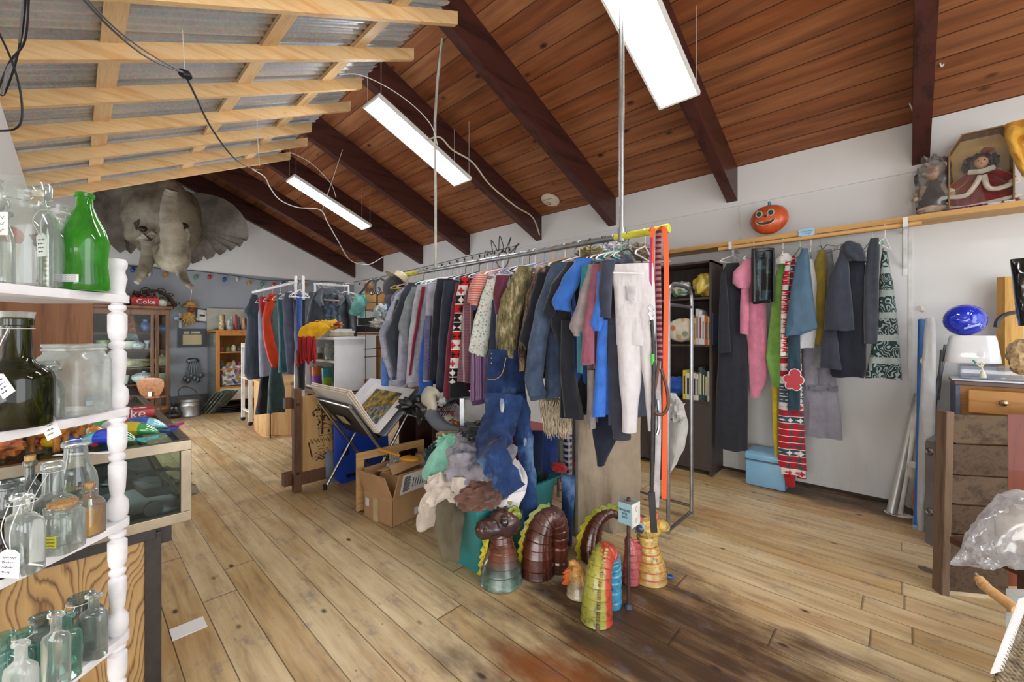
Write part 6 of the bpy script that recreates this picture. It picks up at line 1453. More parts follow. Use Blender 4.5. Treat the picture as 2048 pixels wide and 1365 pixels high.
def autumn():
    g = NG('autumn_waterfall_photo'); v = g.co(); n = g.noise(v, 9, 7, .7); n2 = g.noise(g.co((3, 1, 1), (3, 3, 3)), 14, 6, .75)
    z = g.n('ShaderNodeSeparateXYZ', {0: v}).outputs[2]
    c = g.ramp(n, [(.35, '#1d2420'), (.47, '#4c5230'), (.53, '#b08a2a'), (.6, '#d9b03a'), (.7, '#5a6a50')])
    wf = g.ramp(n2, [(.4, '#1b232b'), (.5, '#4a5a66'), (.6, '#c9d6df'), (.7, '#6a7a86')])
    c = g.mix(g.ramp(g.math('ADD', z, g.math('MULTIPLY', g.math('SUBTRACT', n, .5), .6)), [(.7, 1.0), (.76, 0.0)]), c, wf)
    g.set('Base Color', c); g.set('Roughness', .35); return g.m
a0, a1 = aX(757, 866, -3.1), aX(829, 779, -3.1)
print_board(a0.y, a0.z, a1.y, a1.z, -3.78, -3.1, plain('#eeedf0', .5, 0, .02), 'photo_print', 'white matted autumn waterfall photograph lying in the stand', (.17, .14, autumn()))
print_board(a0.y + .02, a0.z - .005, a1.y + .05, a1.z + .03, -3.98, -3.3, plain('#dfdfe2', .5, 0, .04), 'photo_print', 'white matted print sticking out behind the waterfall photograph')
for k in range(3): print_board(a0.y + .03 + k * .014, a0.z - .03, a1.y + .03 + k * .014, a1.z - .02, -3.76, -3.08, plain(['#8b8c96', '#c9c9d0', '#5a5b66'][k], .4), 'boxed_print', ['grey edged print right under the waterfall photograph', 'pale print in the middle under the waterfall photograph', 'dark grey bottom print of the right stack'][k])
# ---------------- wood burned panel on its post, plastic sheets, gate
wbp = thing('burned_wood_screen', 'rustic wood screen with burned tree and house drawing', 'screen', (-3.9, 1.5, 0)); pw_ = wood('#6b4c38', '#4a3326', 'Z', 1.5, .7, 0, False)
ya, yb = aX(586, 880, -3.9).y, aX(601, 880, -3.9).y
MB().bb((-3.93, ya, 0), (-3.87, yb, .915)).build('post', pw_, wbp, smooth=False, bev=.004)
MB().bb((-4.0, ya - .06, .06), (-3.93, ya + .04, .17)).bb((-4.0, ya - .05, .74), (-3.93, ya + .04, .83)).build('cross_block', pw_, wbp, smooth=False)
MB().bb((-3.925, yb, .06), (-3.88, yb + .5, .17)).build('bottom_rail', pw_, wbp, smooth=False)
for z in (.17, .78): MB().lathe([(0, 0), (.014, 0), (.012, .008), (0, .01)], n=10, M=frame((-3.87, (ya + yb) / 2, z), (1, 0, 0))).build('bolt', plain('#2a2220', .5), wbp)
yc = yb + .015; wpan = 0.36
burn = plain('#3d2817', .7); tanw = wood('#c9a46e', '#b58d58', 'Z', .8, .5, 0, False)
pn = MB().bb((-3.915, yc, .17), (-3.89, yc + wpan, .84)).build('panel', tanw, wbp, smooth=False)
m = MB(); X = -3.889
for i in range(70):
    a = rnd.uniform(0, 2 * PI); r_ = rnd.uniform(0, 1) ** .5; y = yc + .17 + .1 * r_ * math.cos(a); z = .67 + .11 * r_ * math.sin(a); m.ell((X, y, z), (.002, rnd.uniform(.006, .014), rnd.uniform(.004, .009)), 7, 4, amp=.5, seed=i)
m.tube([(X, yc + .17, .48), (X, yc + .172, .6), (X, yc + .165, .72)], [.01, .007, .004], 5)
for (y, z, w2, h2) in ((.2, .53, .12, .004), (.14, .5, .004, .07), (.26, .5, .004, .07), (.2, .465, .12, .004), (.17, .5, .02, .03), (.23, .5, .02, .03)): m.box((X, yc + y, z), (.003, w2, h2))
m.tube([(X, yc + .13, .535), (X, yc + .2, .575), (X, yc + .27, .535)], .003, 4)
for i in range(36):
    y = yc + .06 + i * .008; z = .44 + .012 * math.sin(i * 1.7); m.tube([(X, y, z), (X, y + .012, z - .03 - .01 * math.sin(i))], .0018, 4)
for i in range(40):
    y = yc + .08 + .22 * rnd.random(); z = .24 + .08 * rnd.random(); m.tube([(X, y, z), (X, y + .03, z + .02), (X, y + .06, z - .004)], .0018, 4)
m.tube([(X, yc + .05, .42), (X, yc + .08, .28)], .006, 5); m.box((X, yc + .16, .37), (.003, .07, .004)); m.box((X, yc + .18, .345), (.003, .09, .004)); m.build('burned_drawing', burn, pn)
blu = plain('#1f49b8', .35, 0, .06); gry = plain('#8a93a2', .4)
def sheet(name, lab, X, xl, xr, yt, yb_, mt, lean=.1):
    r = thing(name, lab, 'plastic panel', (X, 1.9, 0)); a, b = aX(xl, yb_, X), aX(xr, yb_, X); zt_ = aX(xl + 10, yt, X).z; w_ = b.y - a.y; h_ = zt_ - .012; rr = .05
    o_ = [(rr, 0), (w_ - rr, 0), (w_, rr), (w_, h_ - rr), (w_ - rr, h_), (rr, h_), (0, h_ - rr), (0, rr)]
    MB().prism(o_, (X, a.y, .012), (0, 1, 0), (-lean, 0, 1), (-.03, 0, 0)).build('panel', mt, r, bev=.006)
    return r, a.y, w_, h_
r, y_, w_, h_ = sheet('moulded_sheet', 'grey moulded plastic panel leaning behind the stand legs', -3.86, 653, 690, 845, 962, gry)
r, y_, w_, h_ = sheet('moulded_sheet', 'bright blue moulded plastic panel with round holes leaning behind the stand', -3.78, 672, 780, 838, 962, blu)
for (dy, dz) in ((.1, .28), (.1, .6)): MB().lathe([(0, 0), (.04, 0), (.04, .004), (.03, .006), (.028, .001), (0, .001)], n=20, M=frame((-3.779 - .1 * dz, y_ + dy, .012 + dz), (1, 0, .1))).build('round_hole', plain('#101c3a', .5), r)
MB().box((-3.782, y_ + .2, .07), (.006, .2, .03)).build('slot', plain('#0c142c', .5), r); MB().box((-3.765, y_ + .26, .035), (.02, .3, .012)).build('ridge', blu, r)
gt = thing('wood_gate', 'small pale wooden frame with black mesh behind the carton', 'gate', (-3.05, 1.9, 0)); gw = wood('#c39b66', '#a37a48', 'Y', 1.2, .6, 0, False)
gx_ = -3.08; gy0 = aX(714, 900, gx_).y; gy1 = gy0 + .62; gz1 = aX(714, 908, gx_).z; gzt = max(.34, gz1)
m = MB()
for (y0, y1, z0, z1) in ((gy0, gy1, gzt - .06, gzt), (gy0, gy1, .02, .08), (gy0, gy0 + .06, .081, gzt - .061), (gy1 - .06, gy1, .081, gzt - .061)): m.bb((gx_ - .02, y0, z0), (gx_, y1, z1))
m.build('frame', gw, gt, smooth=False, bev=.002); m = MB()
for k in range(26): y = gy0 + .06 + k * .02; m.tube([(gx_ - .01, y, .08), (gx_ - .01, y, gzt - .06)], .0016, 4)
for k in range(13): z = .09 + k * .018; m.tube([(gx_ - .01, gy0 + .06, z), (gx_ - .01, gy1 - .06, z)], .0016, 4)
m.build('mesh', plain('#1b1b1d', .5), gt)
# record bench behind the stand
rb_ = thing('media_bench', 'low reddish brown bench of books and cables behind the stand', 'bench', (-3.3, 2.5, 0))
MB().bb((-3.7, 2.25, .6), (-2.9, 2.6, .63)).build('top', plain('#b9b6b4', .5), rb_, smooth=False); MB().bb((-3.7, 2.56, 0), (-2.9, 2.6, .6)).build('back', wood('#8a6a4a', '#6a4c34', 'Z'), rb_, smooth=False)
for X in (-3.7, -3.4, -3.14, -2.92): MB().bb((X, 2.25, 0), (X + .03, 2.6, .6)).build('upright', plain('#9a6450' if X > -3 else '#4a3026', .6), rb_, smooth=False)
for k in range(5): one(MB().bb((-3.12 + k * .036, 2.27, .01), (-3.09 + k * .036, 2.5, .5 + .02 * (k % 2))), 'tall_book', plain(['#5a2f26', '#6d3a2c', '#4b3a30', '#7a4638', '#3a2a26'][k], .6), 'tall brown bound volume standing in the low bench', 'book', 'tall volumes in the low bench', smooth=False)
one(MB().tube(smooth_path([(-3.3, 2.24, .02), (-3.22, 2.2, .2), (-3.3, 2.22, .34), (-3.36, 2.2, .2), (-3.26, 2.2, .1), (-3.2, 2.22, .3)], 6), .006, 6), 'black_cable', rub, 'black cable loops hanging in front of the low bench', 'cable')
blg = thing('black_garment', 'crumpled shiny black garment lying on the low bench', 'garment', aD(840, 815, 3.2)); gmb = plain('#17191c', .35, 0, .3, 15, bump=.4, bs=20)
MB().ell(aD(832, 812, 3.3), (.14, .1, .06), 26, 14, M=Matrix.Rotation(YAW, 4, 'Z'), amp=.7, fr=3.5, seed=3).build('heap', gmb, blg)
silh([(806, 828, 856), (830, 832, 858), (848, 836, 842)], (aD(845, 820, 3.22).x, aD(845, 820, 3.22).y), 0, t=.06, amp=.02, freq=50, lv=12).build('hanging_fold', gmb, blg)
tb2 = thing('tool_box', 'black and dark red tool chest behind the clothes pile', 'tool box', (-2.9, 2.9, 0)); a = aD(890, 855, 3.95)
MB().bb((-3.3, 2.75, 0), (-2.35, 3.25, .5)).build('red_cabinet', plain('#8a1f2a', .4), tb2, smooth=False, bev=.004)
bt0 = aY(888, 852, 2.74); MB().bb((bt0.x, 2.74, .505), (bt0.x + .42, 3.1, .74)).build('black_case', plain('#2a2c34', .45), tb2, smooth=False, bev=.008)
MB().bb((bt0.x + .14, 2.733, .62), (bt0.x + .34, 2.74, .66)).build('name_plate', plain('#b23a4a', .5), tb2, smooth=False)
text('lettering', 'CRAFTSMAN', .03, plane_M((bt0.x + .24, 2.731, .64), (1, 0, 0), (0, 0, 1)), plain('#e9d9d9', .5), tb2, font_space=1.05)
vh = thing('vacuum_hose', 'grey ribbed vacuum hose with beige nozzle curving behind the rack', 'hose', aD(880, 850, 3.2))
hp = smooth_path([aD(862, 826, 3.1), aD(872, 842, 3.05), aD(888, 856, 3.0), aD(905, 863, 2.95), aD(922, 868, 2.9)], 10)
MB().tube(hp, [.052 * (1 + .05 * (i % 2)) * (1 - .25 * i / len(hp)) for i in range(len(hp))], 16).build('hose', plain('#5e646e', .5), vh)
MB().tube(smooth_path([aD(862, 826, 3.1), aD(864, 812, 3.1), aD(858, 797, 3.12), aD(864, 788, 3.15)], 5), [interp([(0, .04), (.4, .05), (.7, .085), (1, .1)], i / 15) for i in range(16)], 16, flat=.7).build('nozzle', plain('#b9b5a4', .45), vh)
MB().tube([aD(880, 803, 3.1), aD(892, 801, 3.1)], .028, 12).build('nozzle_end', plain('#a9adb0', .4), vh)
one(MB().beam(aD(924, 797, 3.0), aD(925, 862, 3.0), .03, .03), 'rack_post', metal('#a8acb2', .35), 'grey square metal upright beside the vacuum hose', 'post', smooth=False)
ws = thing('wire_basket', 'bent chrome wire basket leaning over the tool chest', 'basket', aD(900, 815, 3.4)); m = MB()
for k in range(6): m.tube(smooth_path([aD(868 + k * 5, 836 - k, 3.3), aD(888 + k * 4, 812 - k * 1.5, 3.3), aD(915, 798 + k * 2, 3.35), aD(925, 806 + k * 3, 3.4)], 4), .004, 5)
m.build('wires', plain('#3a3c40', .4, .6), ws)
one(MB().ell(aD(900, 830, 3.75), (.22, .12, .08), 22, 12, M=Matrix.Rotation(YAW, 4, 'Z'), amp=.6, fr=4, seed=3), 'plastic_packages', pat('confetti', '#d9d6d4', '#c24a3a', '#f0efee', .5), 'red and white packages heaped on the tool chest', 'packages')
one(MB().slab(aD(926, 800, 3.5), aD(975, 800, 3.5) - aD(926, 800, 3.5), Vector((0, 0, -aD(926, 800, 3.5).z + .002)), LD(0, .02)), 'white_board', plain('#d8d8da', .5), 'pale board standing behind the grey metal upright', 'board', smooth=False)
# ---------------- cardboard carton
cb = thing('cardboard_carton', 'open brown cardboard shipping carton with label on the floor', 'box', (-2.85, 1.78, 0)); cm_ = plain('#b08a63', .8, 0, .07, 6); cmi = plain('#9a7650', .85, 0, .07, 6); cme = plain('#a3805a', .85)
A = Vector((-2.679, 1.576, 0)); Bx = Vector((-.335, -.045, 0)); Cx = Vector((-.06, .47, 0)); hz_ = .20; th_ = .006
m = MB()
m.slab(A, Bx, (0, 0, hz_), Cx.normalized() * th_); m.slab(A, Cx, (0, 0, hz_), Bx.normalized() * th_); m.slab(A + Cx, Bx, (0, 0, hz_), -Cx.normalized() * th_); m.slab(A + Bx, Cx, (0, 0, hz_), -Bx.normalized() * th_); m.slab(A, Bx, Cx, (0, 0, th_))
m.build('body', cm_, cb, smooth=False)
U = Vector((0, 0, 1))
def flap(p, e, up_, in_, nm='flap'): return MB().add([p, p + e, p + e + up_ + in_, p + up_ - in_ * 0 + (e * .04)] + [q + Vector((.004, .004, 0)) for q in (p, p + e, p + e + up_ + in_, p + up_ + (e * .04))], [(0, 1, 2, 3), (4, 7, 6, 5), (0, 4, 5, 1), (1, 5, 6, 2), (2, 6, 7, 3), (3, 7, 4, 0)]).build(nm, cm_, cb, smooth=False)
zf = A + U * hz_
flap(A + Bx + U * hz_, -Bx, Vector((.0, -.0, .0)) + U * .0 + Vector((-.02, -.05, .165)), Vector((-.01, 0, -.0)))
flap(A + U * hz_, Cx, Vector((.06, .0, .19)), Vector((0, 0, 0)))
flap(A + Bx + U * hz_, Cx, Vector((-.03, 0, .16)), Vector((0, 0, 0)))
flap(A + Cx + U * hz_, Bx, Vector((.0, .03, .17)), Vector((0, 0, 0)))
nrm = Vector((Cx.y, -Cx.x, 0)).normalized()
fl0 = A + U * hz_ + nrm * .001
lb = MB().slab(fl0 + Cx * .12 + Vector((.06, 0, .19)) * .1 + nrm * .003, Cx * .62, Vector((.06, 0, .19)) * .82, nrm * .0015).build('shipping_label', plain('#e2e0e4', .6, 0, .02), cb, smooth=False)
m = MB(); e = Cx.normalized(); f_ = Vector((.06, 0, .19))
for k in range(16): m.slab(fl0 + Cx * (.16 + 0 * k) + f_ * (.2 + k * .04) + nrm * .005, e * (.06 if k % 3 else .05), f_ * (.02 + .008 * (k % 2)), nrm * .001)
for k in range(16): m.slab(fl0 + Cx * .64 + f_ * (.2 + k * .04) + nrm * .005, e * .035, f_ * (.02 + .008 * (k % 3)), nrm * .001)
for k in range(5): m.slab(fl0 + Cx * (.34 + .05 * k) + f_ * .3 + nrm * .005, e * .006, f_ * (.4 - .05 * (k % 2)), nrm * .001)
m.build('barcode', plain('#2a2a2e', .7), lb, smooth=False)
k = MB().slab(A + Cx * .42 + U * .03 + nrm * .002, Cx * .24, U * .05, nrm * .001).build('small_label', plain('#dcdadf', .6), cb, smooth=False)
n2 = Vector((-Bx.y, Bx.x, 0)).normalized(); n2 = -n2 if n2.y > 0 else n2
MB().slab(A + Bx * .66 + U * .0 + n2 * .001, Bx * -.17, U * .17, n2 * .001).build('tape', plain('#c9b48a', .35), cb, smooth=False)
MB().slab(A + Bx * .94 + U * .09 + n2 * .001, Bx * -.13, U * .06, n2 * .001).build('small_label', plain('#dcdadf', .6), cb, smooth=False)
ib = thing('small_carton', 'smaller open carton with printed label packed inside the big one', 'box', A + Bx * .5 + Cx * .5)
MB().box(A + Bx * .45 + Cx * .42 + U * .21, (.2, .24, .26), rz=.35).build('body', cme, ib, smooth=False)
MB().slab(A + Bx * .2 + Cx * .12 + U * .35, Vector((.03, .26, .05)), Vector((-.09, .02, .04)), U * .004).build('flap', cm_, ib, smooth=False)
MB().slab(A + Bx * .62 + Cx * .2 + U * .34, Vector((-.03, .2, .02)), Vector((-.12, -.02, -.02)), U * .004).build('flap', cm_, ib, smooth=False)
MB().slab(A + Bx * .17 + Cx * .2 + U * .24 + nrm * .01, Cx * .3, U * .09, nrm * .002).build('printed_label', plain('#dddbe0', .6), ib, smooth=False)
bbm = glass('#eef0f0', .4, '#c0c4c4', .15, 1.0, .35, '#e6e6e4')
one(MB().ell(A + Bx * .7 + Cx * .55 + U * .33, (.1, .09, .06), 26, 14, amp=.7, fr=4.5, seed=5), 'bubble_wrap', bbm, 'crumpled clear bubble wrap at the left in the carton', 'packaging')
one(MB().ell(A + Bx * .25 + Cx * .95 + U * .34, (.1, .08, .09), 26, 14, amp=.6, fr=4, seed=8), 'plastic_bag', glass('#f4f3f4', .5, '#c4c4c6', .2, .8, .5, '#ece9ea'), 'white crumpled plastic bag at the back of the carton', 'bag')
yt = thing('yellow_scoop', 'yellow orange plastic scoop lying on the carton', 'scoop', aD(790, 900, 3.05)); yo = plain('#e8a322', .4, 0, .06)
MB().beam(aD(757, 899, 3.34), aD(800, 912, 3.3), .02, .012).build('handle', yo, yt, bev=.003)
MB().ell(aD(820, 918, 3.25), (.08, .05, .016), 20, 12, M=Matrix.Rotation(YAW - .3, 4, 'Z'), p=3).build('scoop', yo, yt)
# ---------------- teal tote with the clothes pile
tt = thing('storage_tote', 'large teal plastic storage tote overflowing with clothes', 'tote', (-1.98, 1.96, 0)); tl = plain('#2e7f80', .35, 0, .06, 3, coat=.1)
x0, x1, y0, y1 = -2.19, -1.79, 1.615, 2.28; zt_ = .42; fl_ = .035
def ring(z, e, r_=.04, n=5):
    P = []; X0, X1, Y0, Y1 = x0 - e, x1 + e, y0 - e, y1 + e
    for (cx, cy, s) in ((X1 - r_, Y0 + r_, -PI / 2), (X1 - r_, Y1 - r_, 0), (X0 + r_, Y1 - r_, PI / 2), (X0 + r_, Y0 + r_, PI)):
        for k in range(n): a = s + k / (n - 1) * PI / 2; P.append(Vector((cx + r_ * math.cos(a), cy + r_ * math.sin(a), z)))
    return P
MB().loft([ring(0, 0), ring(zt_ - .05, fl_ - .004), ring(zt_ - .05, fl_ + .008), ring(zt_ - .012, fl_ + .01), ring(zt_ - .01, fl_ + .026), ring(zt_, fl_ + .026), ring(zt_, fl_ + .004), ring(.006, -.006)], True).build('tub', tl, tt, ang=50)
def heap(name, cat, lab, c, r_, mt, amp=.45, fr=2.8, seed=0, rot=0, n=44, mm=26):
    M_ = Matrix.Rotation(YAW + rot, 4, 'Z'); m = MB(); m.ell((0, 0, 0), r_, n, mm, M=M_, amp=amp, fr=fr, seed=seed)
    for v in m.v:
        q = v * 1.0; k_ = (noise.noise(q * 9 + Vector((seed, 0, 0))) * .08 + .045 * math.sin((q.x + q.z * .6) * 38 + 9 * noise.noise(q * 5 + Vector((0, seed, 0))))) * q.length; d = q.normalized(); v += d * k_
        v += Vector(c)
    return one(m, name, mt, lab, cat)
def drape(name, cat, lab, pts, wd, mt, sd=0, fl=.35, n=22, up=(.7, -.7, .2)):
    P = smooth_path([aD(*p) for p in pts], 7); L = len(P); m = MB(); rings = []
    for i, p in enumerate(P):
        t = (P[min(i + 1, L - 1)] - P[max(i - 1, 0)]).normalized(); nn = Vector(up); nn = (nn - t * nn.dot(t)).normalized(); b = t.cross(nn); w_ = interp([(j / (len(wd) - 1), wd[j]) for j in range(len(wd))], i / (L - 1)); ring_ = []
        for k in range(n):
            a = 2 * PI * k / n; u = math.cos(a) * w_; f = .012 * math.sin(u * 60 + sd + .5 * i * .3) + .016 * noise.noise(Vector((u * 14, i * .22, sd)))
            ring_.append(p + b * (u + .01 * noise.noise(Vector((i * .3, sd, k * .2)))) + nn * (math.sin(a) * w_ * fl + f))
        rings.append(ring_)
    return one(m.loft(rings), name, mt, lab, cat)
inner = cl('#4a4a52')
heap('clothes_heap', 'garment', 'dark folded garment at the bottom inside the tote', (-1.99, 1.95, .3), (.2, .28, .14), cl('#33404a'), .2, 2, 3)
heap('grey_sweater', 'sweater', 'grey tie dyed sweater on top of the tote pile', aD(958, 935, 2.55), (.2, .17, .15), pat('tie', '#9a96a0', '#5c6072', '#b8b2b6', 1.0), .45, 2.4, 5)
drape('grey_sweater', 'sweater', 'sleeve side of a grey tie dyed shirt lying across the pile', [(915, 880, 2.75), (935, 915, 2.55), (955, 955, 2.42), (975, 985, 2.36)], [.1, .13, .13, .08], pat('tie', '#a09ca6', '#62667a', '#b8b2b6', 1.0), 2)
heap('black_hat', 'hat', 'black crumpled hat on top of the pile', aD(955, 862, 2.62), (.1, .08, .06), cl('#1f2024', .7), .5, 2.8, 7)
one(MB().ell(aD(898, 872, 2.85), (.09, .05, .03), 20, 10, M=Matrix.Rotation(YAW, 4, 'Z'), amp=.5), 'tan_strap', cl('#96805a'), 'tan folded strap at the top left of the pile', 'strap')
drape('mint_shirt', 'shirt', 'mint green shirt hanging off the left of the pile', [(912, 878, 2.72), (897, 900, 2.68), (875, 930, 2.62), (858, 962, 2.6)], [.05, .07, .075, .055], cl('#86c4ae', .85), 4)
heap('mint_shirt', 'shirt', 'bunched mint green top beside the tan strap', aD(902, 886, 2.75), (.08, .06, .05), cl('#8accb4', .85), .7, 4, 3)
heap('slate_cap', 'cap', 'slate grey cap behind the mint shirt', aD(882, 895, 2.85), (.07, .06, .04), cl('#5b606e'), .4, 3, 9)
heap('dark_garment', 'garment', 'dark teal garment hanging behind the mint shirt', aD(868, 925, 2.8), (.06, .05, .12), cl('#22343a'), .4, 3, 10)
cream_ = cl('#cfc3b8', .95, .06, .5)
heap('cream_sweater', 'sweater', 'cream knit sweater bundled at the left of the tote', aD(893, 988, 2.5), (.125, .11, .11), cream_, .5, 3, 13)
drape('cream_sleeve', 'sweater', 'cream sweater sleeve drooping toward the floor', [(885, 990, 2.46), (868, 1010, 2.44), (855, 1035, 2.46), (835, 1056, 2.5)], [.08, .08, .075, .02], cream_, 6)
drape('cream_scarf', 'garment', 'cream cloth running along the upper pile edge', [(972, 948, 2.4), (955, 975, 2.36), (925, 975, 2.36), (905, 968, 2.42)], [.04, .045, .05, .04], cl('#d3c9c0', .95), 8)
heap('brown_trousers', 'trousers', 'brown trousers folded over the tote front rim', aD(965, 990, 2.36), (.14, .08, .075), cl('#6a4a3e', .9), .5, 3.2, 17, rot=.5)
drape('brown_garment', 'garment', 'brown cloth rising behind the jeans leg', [(1010, 880, 2.6), (1005, 920, 2.5), (990, 965, 2.4), (970, 990, 2.35)], [.04, .06, .08, .08], cl('#5f4034', .9), 9)
drape('white_sleeve', 'shirt', 'white sweater sleeve hanging over the tote rim', [(1020, 930, 2.55), (1030, 965, 2.48), (1016, 1000, 2.42), (1000, 1026, 2.41)], [.06, .075, .07, .05], cl('#d8d4d6', .95, .04), 11)
drape('white_shirt', 'shirt', 'white shirt edge beside the hanging jeans leg', [(1003, 900, 2.58), (1022, 935, 2.5), (1035, 985, 2.42)], [.035, .05, .05], cl('#d5d0d2', .95, .04), 12)
drape('olive_trousers', 'trousers', 'olive green trousers hanging down the tote front', [(905, 1000, 2.44), (900, 1030, 2.36), (898, 1070, 2.34), (903, 1122, 2.33)], [.07, .085, .075, .045], cl('#5f5744', .85, .12), 14, up=(.75, -.66, 0))
# clothes hanging low behind the tote
for (x, w_, y0_, y1_, c, lab, D) in ((1075, 12, 862, 940, '#1d2a4c', 'navy garment hanging low behind the tote', 2.95), (1101, 16, 868, 945, '#24386e', 'dark blue shirt hanging low behind the shaggy top', 2.95), (1088, 5, 866, 955, '#7a2038', 'maroon strip of cloth behind the tote', 3.0), (1122, 7, 880, 955, '#6b6a5e', 'olive grey cloth hanging behind the rack post', 3.0), (1135, 9, 870, 960, '#1c2340', 'navy and white plaid cloth behind the rack post', 2.98), (1062, 8, 880, 935, '#121420', 'black cloth behind the jeans leg', 3.0)):
    q = aD(x, 900, D); one(silh([(y0_, x - w_, x + w_), ((y0_ + y1_) / 2, x - w_, x + w_), (y1_, x - w_ * .9, x + w_ * .9)], (q.x, q.y), 0, t=.06, amp=.012, lv=14), 'hanging_cloth', pat('plaid', '#1c2340', '#2c3860', '#c9ccd6', .6) if x == 1135 else cl(c), lab, 'garment')
one(MB().ell(aD(1118, 935, 2.9), (.06, .05, .03), 16, 10, amp=.5), 'red_cloth', cl('#a81c20'), 'bright red crumpled cloth behind the tote', 'garment')
dj_ = aD(1132, 985, 2.75); one(silh([(952, 1122, 1150), (985, 1123, 1150), (1040, 1124, 1146), (1088, 1124, 1144)], (dj_.x, dj_.y), 0, t=.06, amp=.01, lv=12), 'denim_garment', den, 'dark denim garment standing on end right of the tote', 'trousers')
# ================================================================ rolling rack, straps and ceramic serpents
gal = metal('#9b9ea2', .35)
rr_ = thing('rolling_rack', 'grey tube rolling garment rack under the near end of the pipe', 'clothes rack', (-1.5, 2.7, 0))
b0 = aZ(1335, 1083, 0); b0.z = 0; b1 = b0 + Vector((.0, -.0, 0))
fa, fb = Vector((-1.17, 2.78, 0)), Vector((-1.17, 3.2, 0)); XL = -2.1
topz = 1.72
for (y) in (2.78, 3.2):
    P = smooth_path([(-1.17, y, .04), (-1.17, y, .8), (-1.17, y, topz - .08)], 4); MB().tube(P, .014, 8).build('post', gal, rr_)
    MB().tube([(XL, y, .04), (XL, y, topz)], .014, 8).build('post', gal, rr_)
MB().tube(smooth_path([(-1.17, 2.78, topz - .09), (-1.17, 2.80, topz - .01), (-1.17, 2.88, topz + .02), (-1.17, 3.1, topz + .02), (-1.17, 3.18, topz - .01), (-1.17, 3.2, topz - .09)], 4), .014, 8).build('top_hoop', gal, rr_)
for z in (.06, topz - .12): MB().tube([(-1.17, 2.78, z), (-1.17, 3.2, z)], .012, 8).build('cross_bar', gal, rr_)
for (y, z) in ((2.78, .1), (2.78, topz - .1), (3.2, .1)): MB().tube([(-1.17, y, z), (XL, y, z)], .011, 8).build('long_rail', gal, rr_)
pz_ = aY(1149, 1060, 2.3)
gp_ = thing('support_post', 'square grey steel post standing on the floor under the rack', 'post', aZ(1150, 1068, 0)); q = aZ(1150, 1070, 0)
MB().bb((q.x - .014, q.y - .014, 0), (q.x + .014, q.y + .014, .98)).build('tube', gal, gp_, smooth=False)
MB().bb((q.x - .05, q.y - .03, 0), (q.x + .05, q.y + .03, .006)).build('foot_plate', gal, gp_, smooth=False)
# beige blanket hanging behind
bq = aD(1215, 950, 2.95)
one(silh([(822, 1155, 1282), (870, 1153, 1281), (960, 1152, 1282), (1060, 1149, 1276), (1078, 1160, 1262)], (bq.x, bq.y), 12, t=.05, amp=.018, freq=22, n=60), 'blanket', cl('#9c8c78', .95, .06, .6), 'large taupe blanket hanging behind the sweatpants to the floor', 'blanket')
bq = aD(1352, 870, 3.1)
hb = thing('white_bag', 'off white fluffy cloth bag hanging at the side of the rolling rack', 'bag', bq); hw_ = cl('#b7b6b1', .95, .08, .6, .6)
silh([(788, 1338, 1352), (810, 1337, 1368), (850, 1337, 1377), (890, 1336, 1370), (920, 1336, 1355), (935, 1337, 1344)], (bq.x, bq.y), 0, t=.2, amp=.03, freq=20).build('bag', hw_, hb)
MB().ell(aD(1352, 822, 3.0), (.06, .05, .07), 22, 14, amp=.7, fr=4, seed=3).build('gathered_top', hw_, hb)
# folded clothes on top of the rolling rack
for (x, y, rx, rz_, c, lab) in ((1235, 500, .12, .05, '#c9cdd6', 'pale grey folded cloth on top near the green hanger'), (1275, 500, .11, .045, '#8a7454', 'brown printed cloth folded over the rack top'), (1300, 510, .1, .04, '#a08c70', 'tan folded cloth under the yellow pipe end'), (1180, 505, .09, .035, '#9a8a44', 'olive folded cloth behind the hangers')):
    heap('folded_cloth', 'garment', lab, aD(x, y, 2.95), (rx, .09, rz_), cl(c, c2='#6f6a62'), .5, 4, int(x) % 9)
for x in (1235, 1275, 1300, 1180): pass
MB_ = MB().tube([aD(1150, 525, 2.95), aD(1340, 522, 2.95)], .012, 8)
one(MB_, 'top_rail', gal, 'grey rail running behind the hangers under the folded cloths', 'rail')
# ---- straps on the yellow end
def strap(lab, name, pts, wd, mt, th_=.004, cat='strap', upv=(.55, -.83, 0)):
    P = smooth_path([aD(*p) for p in pts], 6); m = MB(); rings = []; L = len(P)
    for i, p in enumerate(P):
        t = (P[min(i + 1, L - 1)] - P[max(i - 1, 0)]).normalized(); nn = Vector(upv); nn = (nn - t * nn.dot(t)).normalized(); b = t.cross(nn)
        rings.append([p + b * wd / 2 + nn * th_ / 2, p - b * wd / 2 + nn * th_ / 2, p - b * wd / 2 - nn * th_ / 2, p + b * wd / 2 - nn * th_ / 2])
    return one(m.loft(rings), name, mt, lab, cat)
ora = plain('#e2561c', .6, 0, .05)
d = 2.27
strap('bright orange webbing strap looped over the pipe end hanging nearly to the floor', 'webbing_strap', [(1318, 470, d - .03), (1322, 458, d - .05), (1330, 470, d - .07), (1333, 560, d - .06), (1331, 700, d - .05), (1330, 850, d - .05), (1328, 999, d - .05)], .026, ora)
strap('short orange strap hanging beside the magenta leash', 'webbing_strap', [(1300, 464, d - .06), (1306, 458, d - .08), (1304, 480, d - .09), (1305, 540, d - .08), (1309, 606, d - .08)], .022, ora)
strap('thin magenta ribbon leash', 'ribbon_leash', [(1303, 475, d - .1), (1301, 560, d - .11), (1306, 620, d - .1), (1302, 660, d - .1), (1297, 700, d - .1), (1294, 735, d - .1), (1300, 757, d - .1)], .012, plain('#a01560', .5))
rp = pat('hstripe', '#5a2230', '#9a6a70', s=.9)
one(MB().tube(smooth_path([aD(1317, 462, d - .08), aD(1316, 540, d - .09), aD(1318, 640, d - .09), aD(1320, 722, d - .09)], 6), .0155, 12, flat=.7), 'dog_leash', rp, 'thick maroon and pink striped braided leash', 'leash')
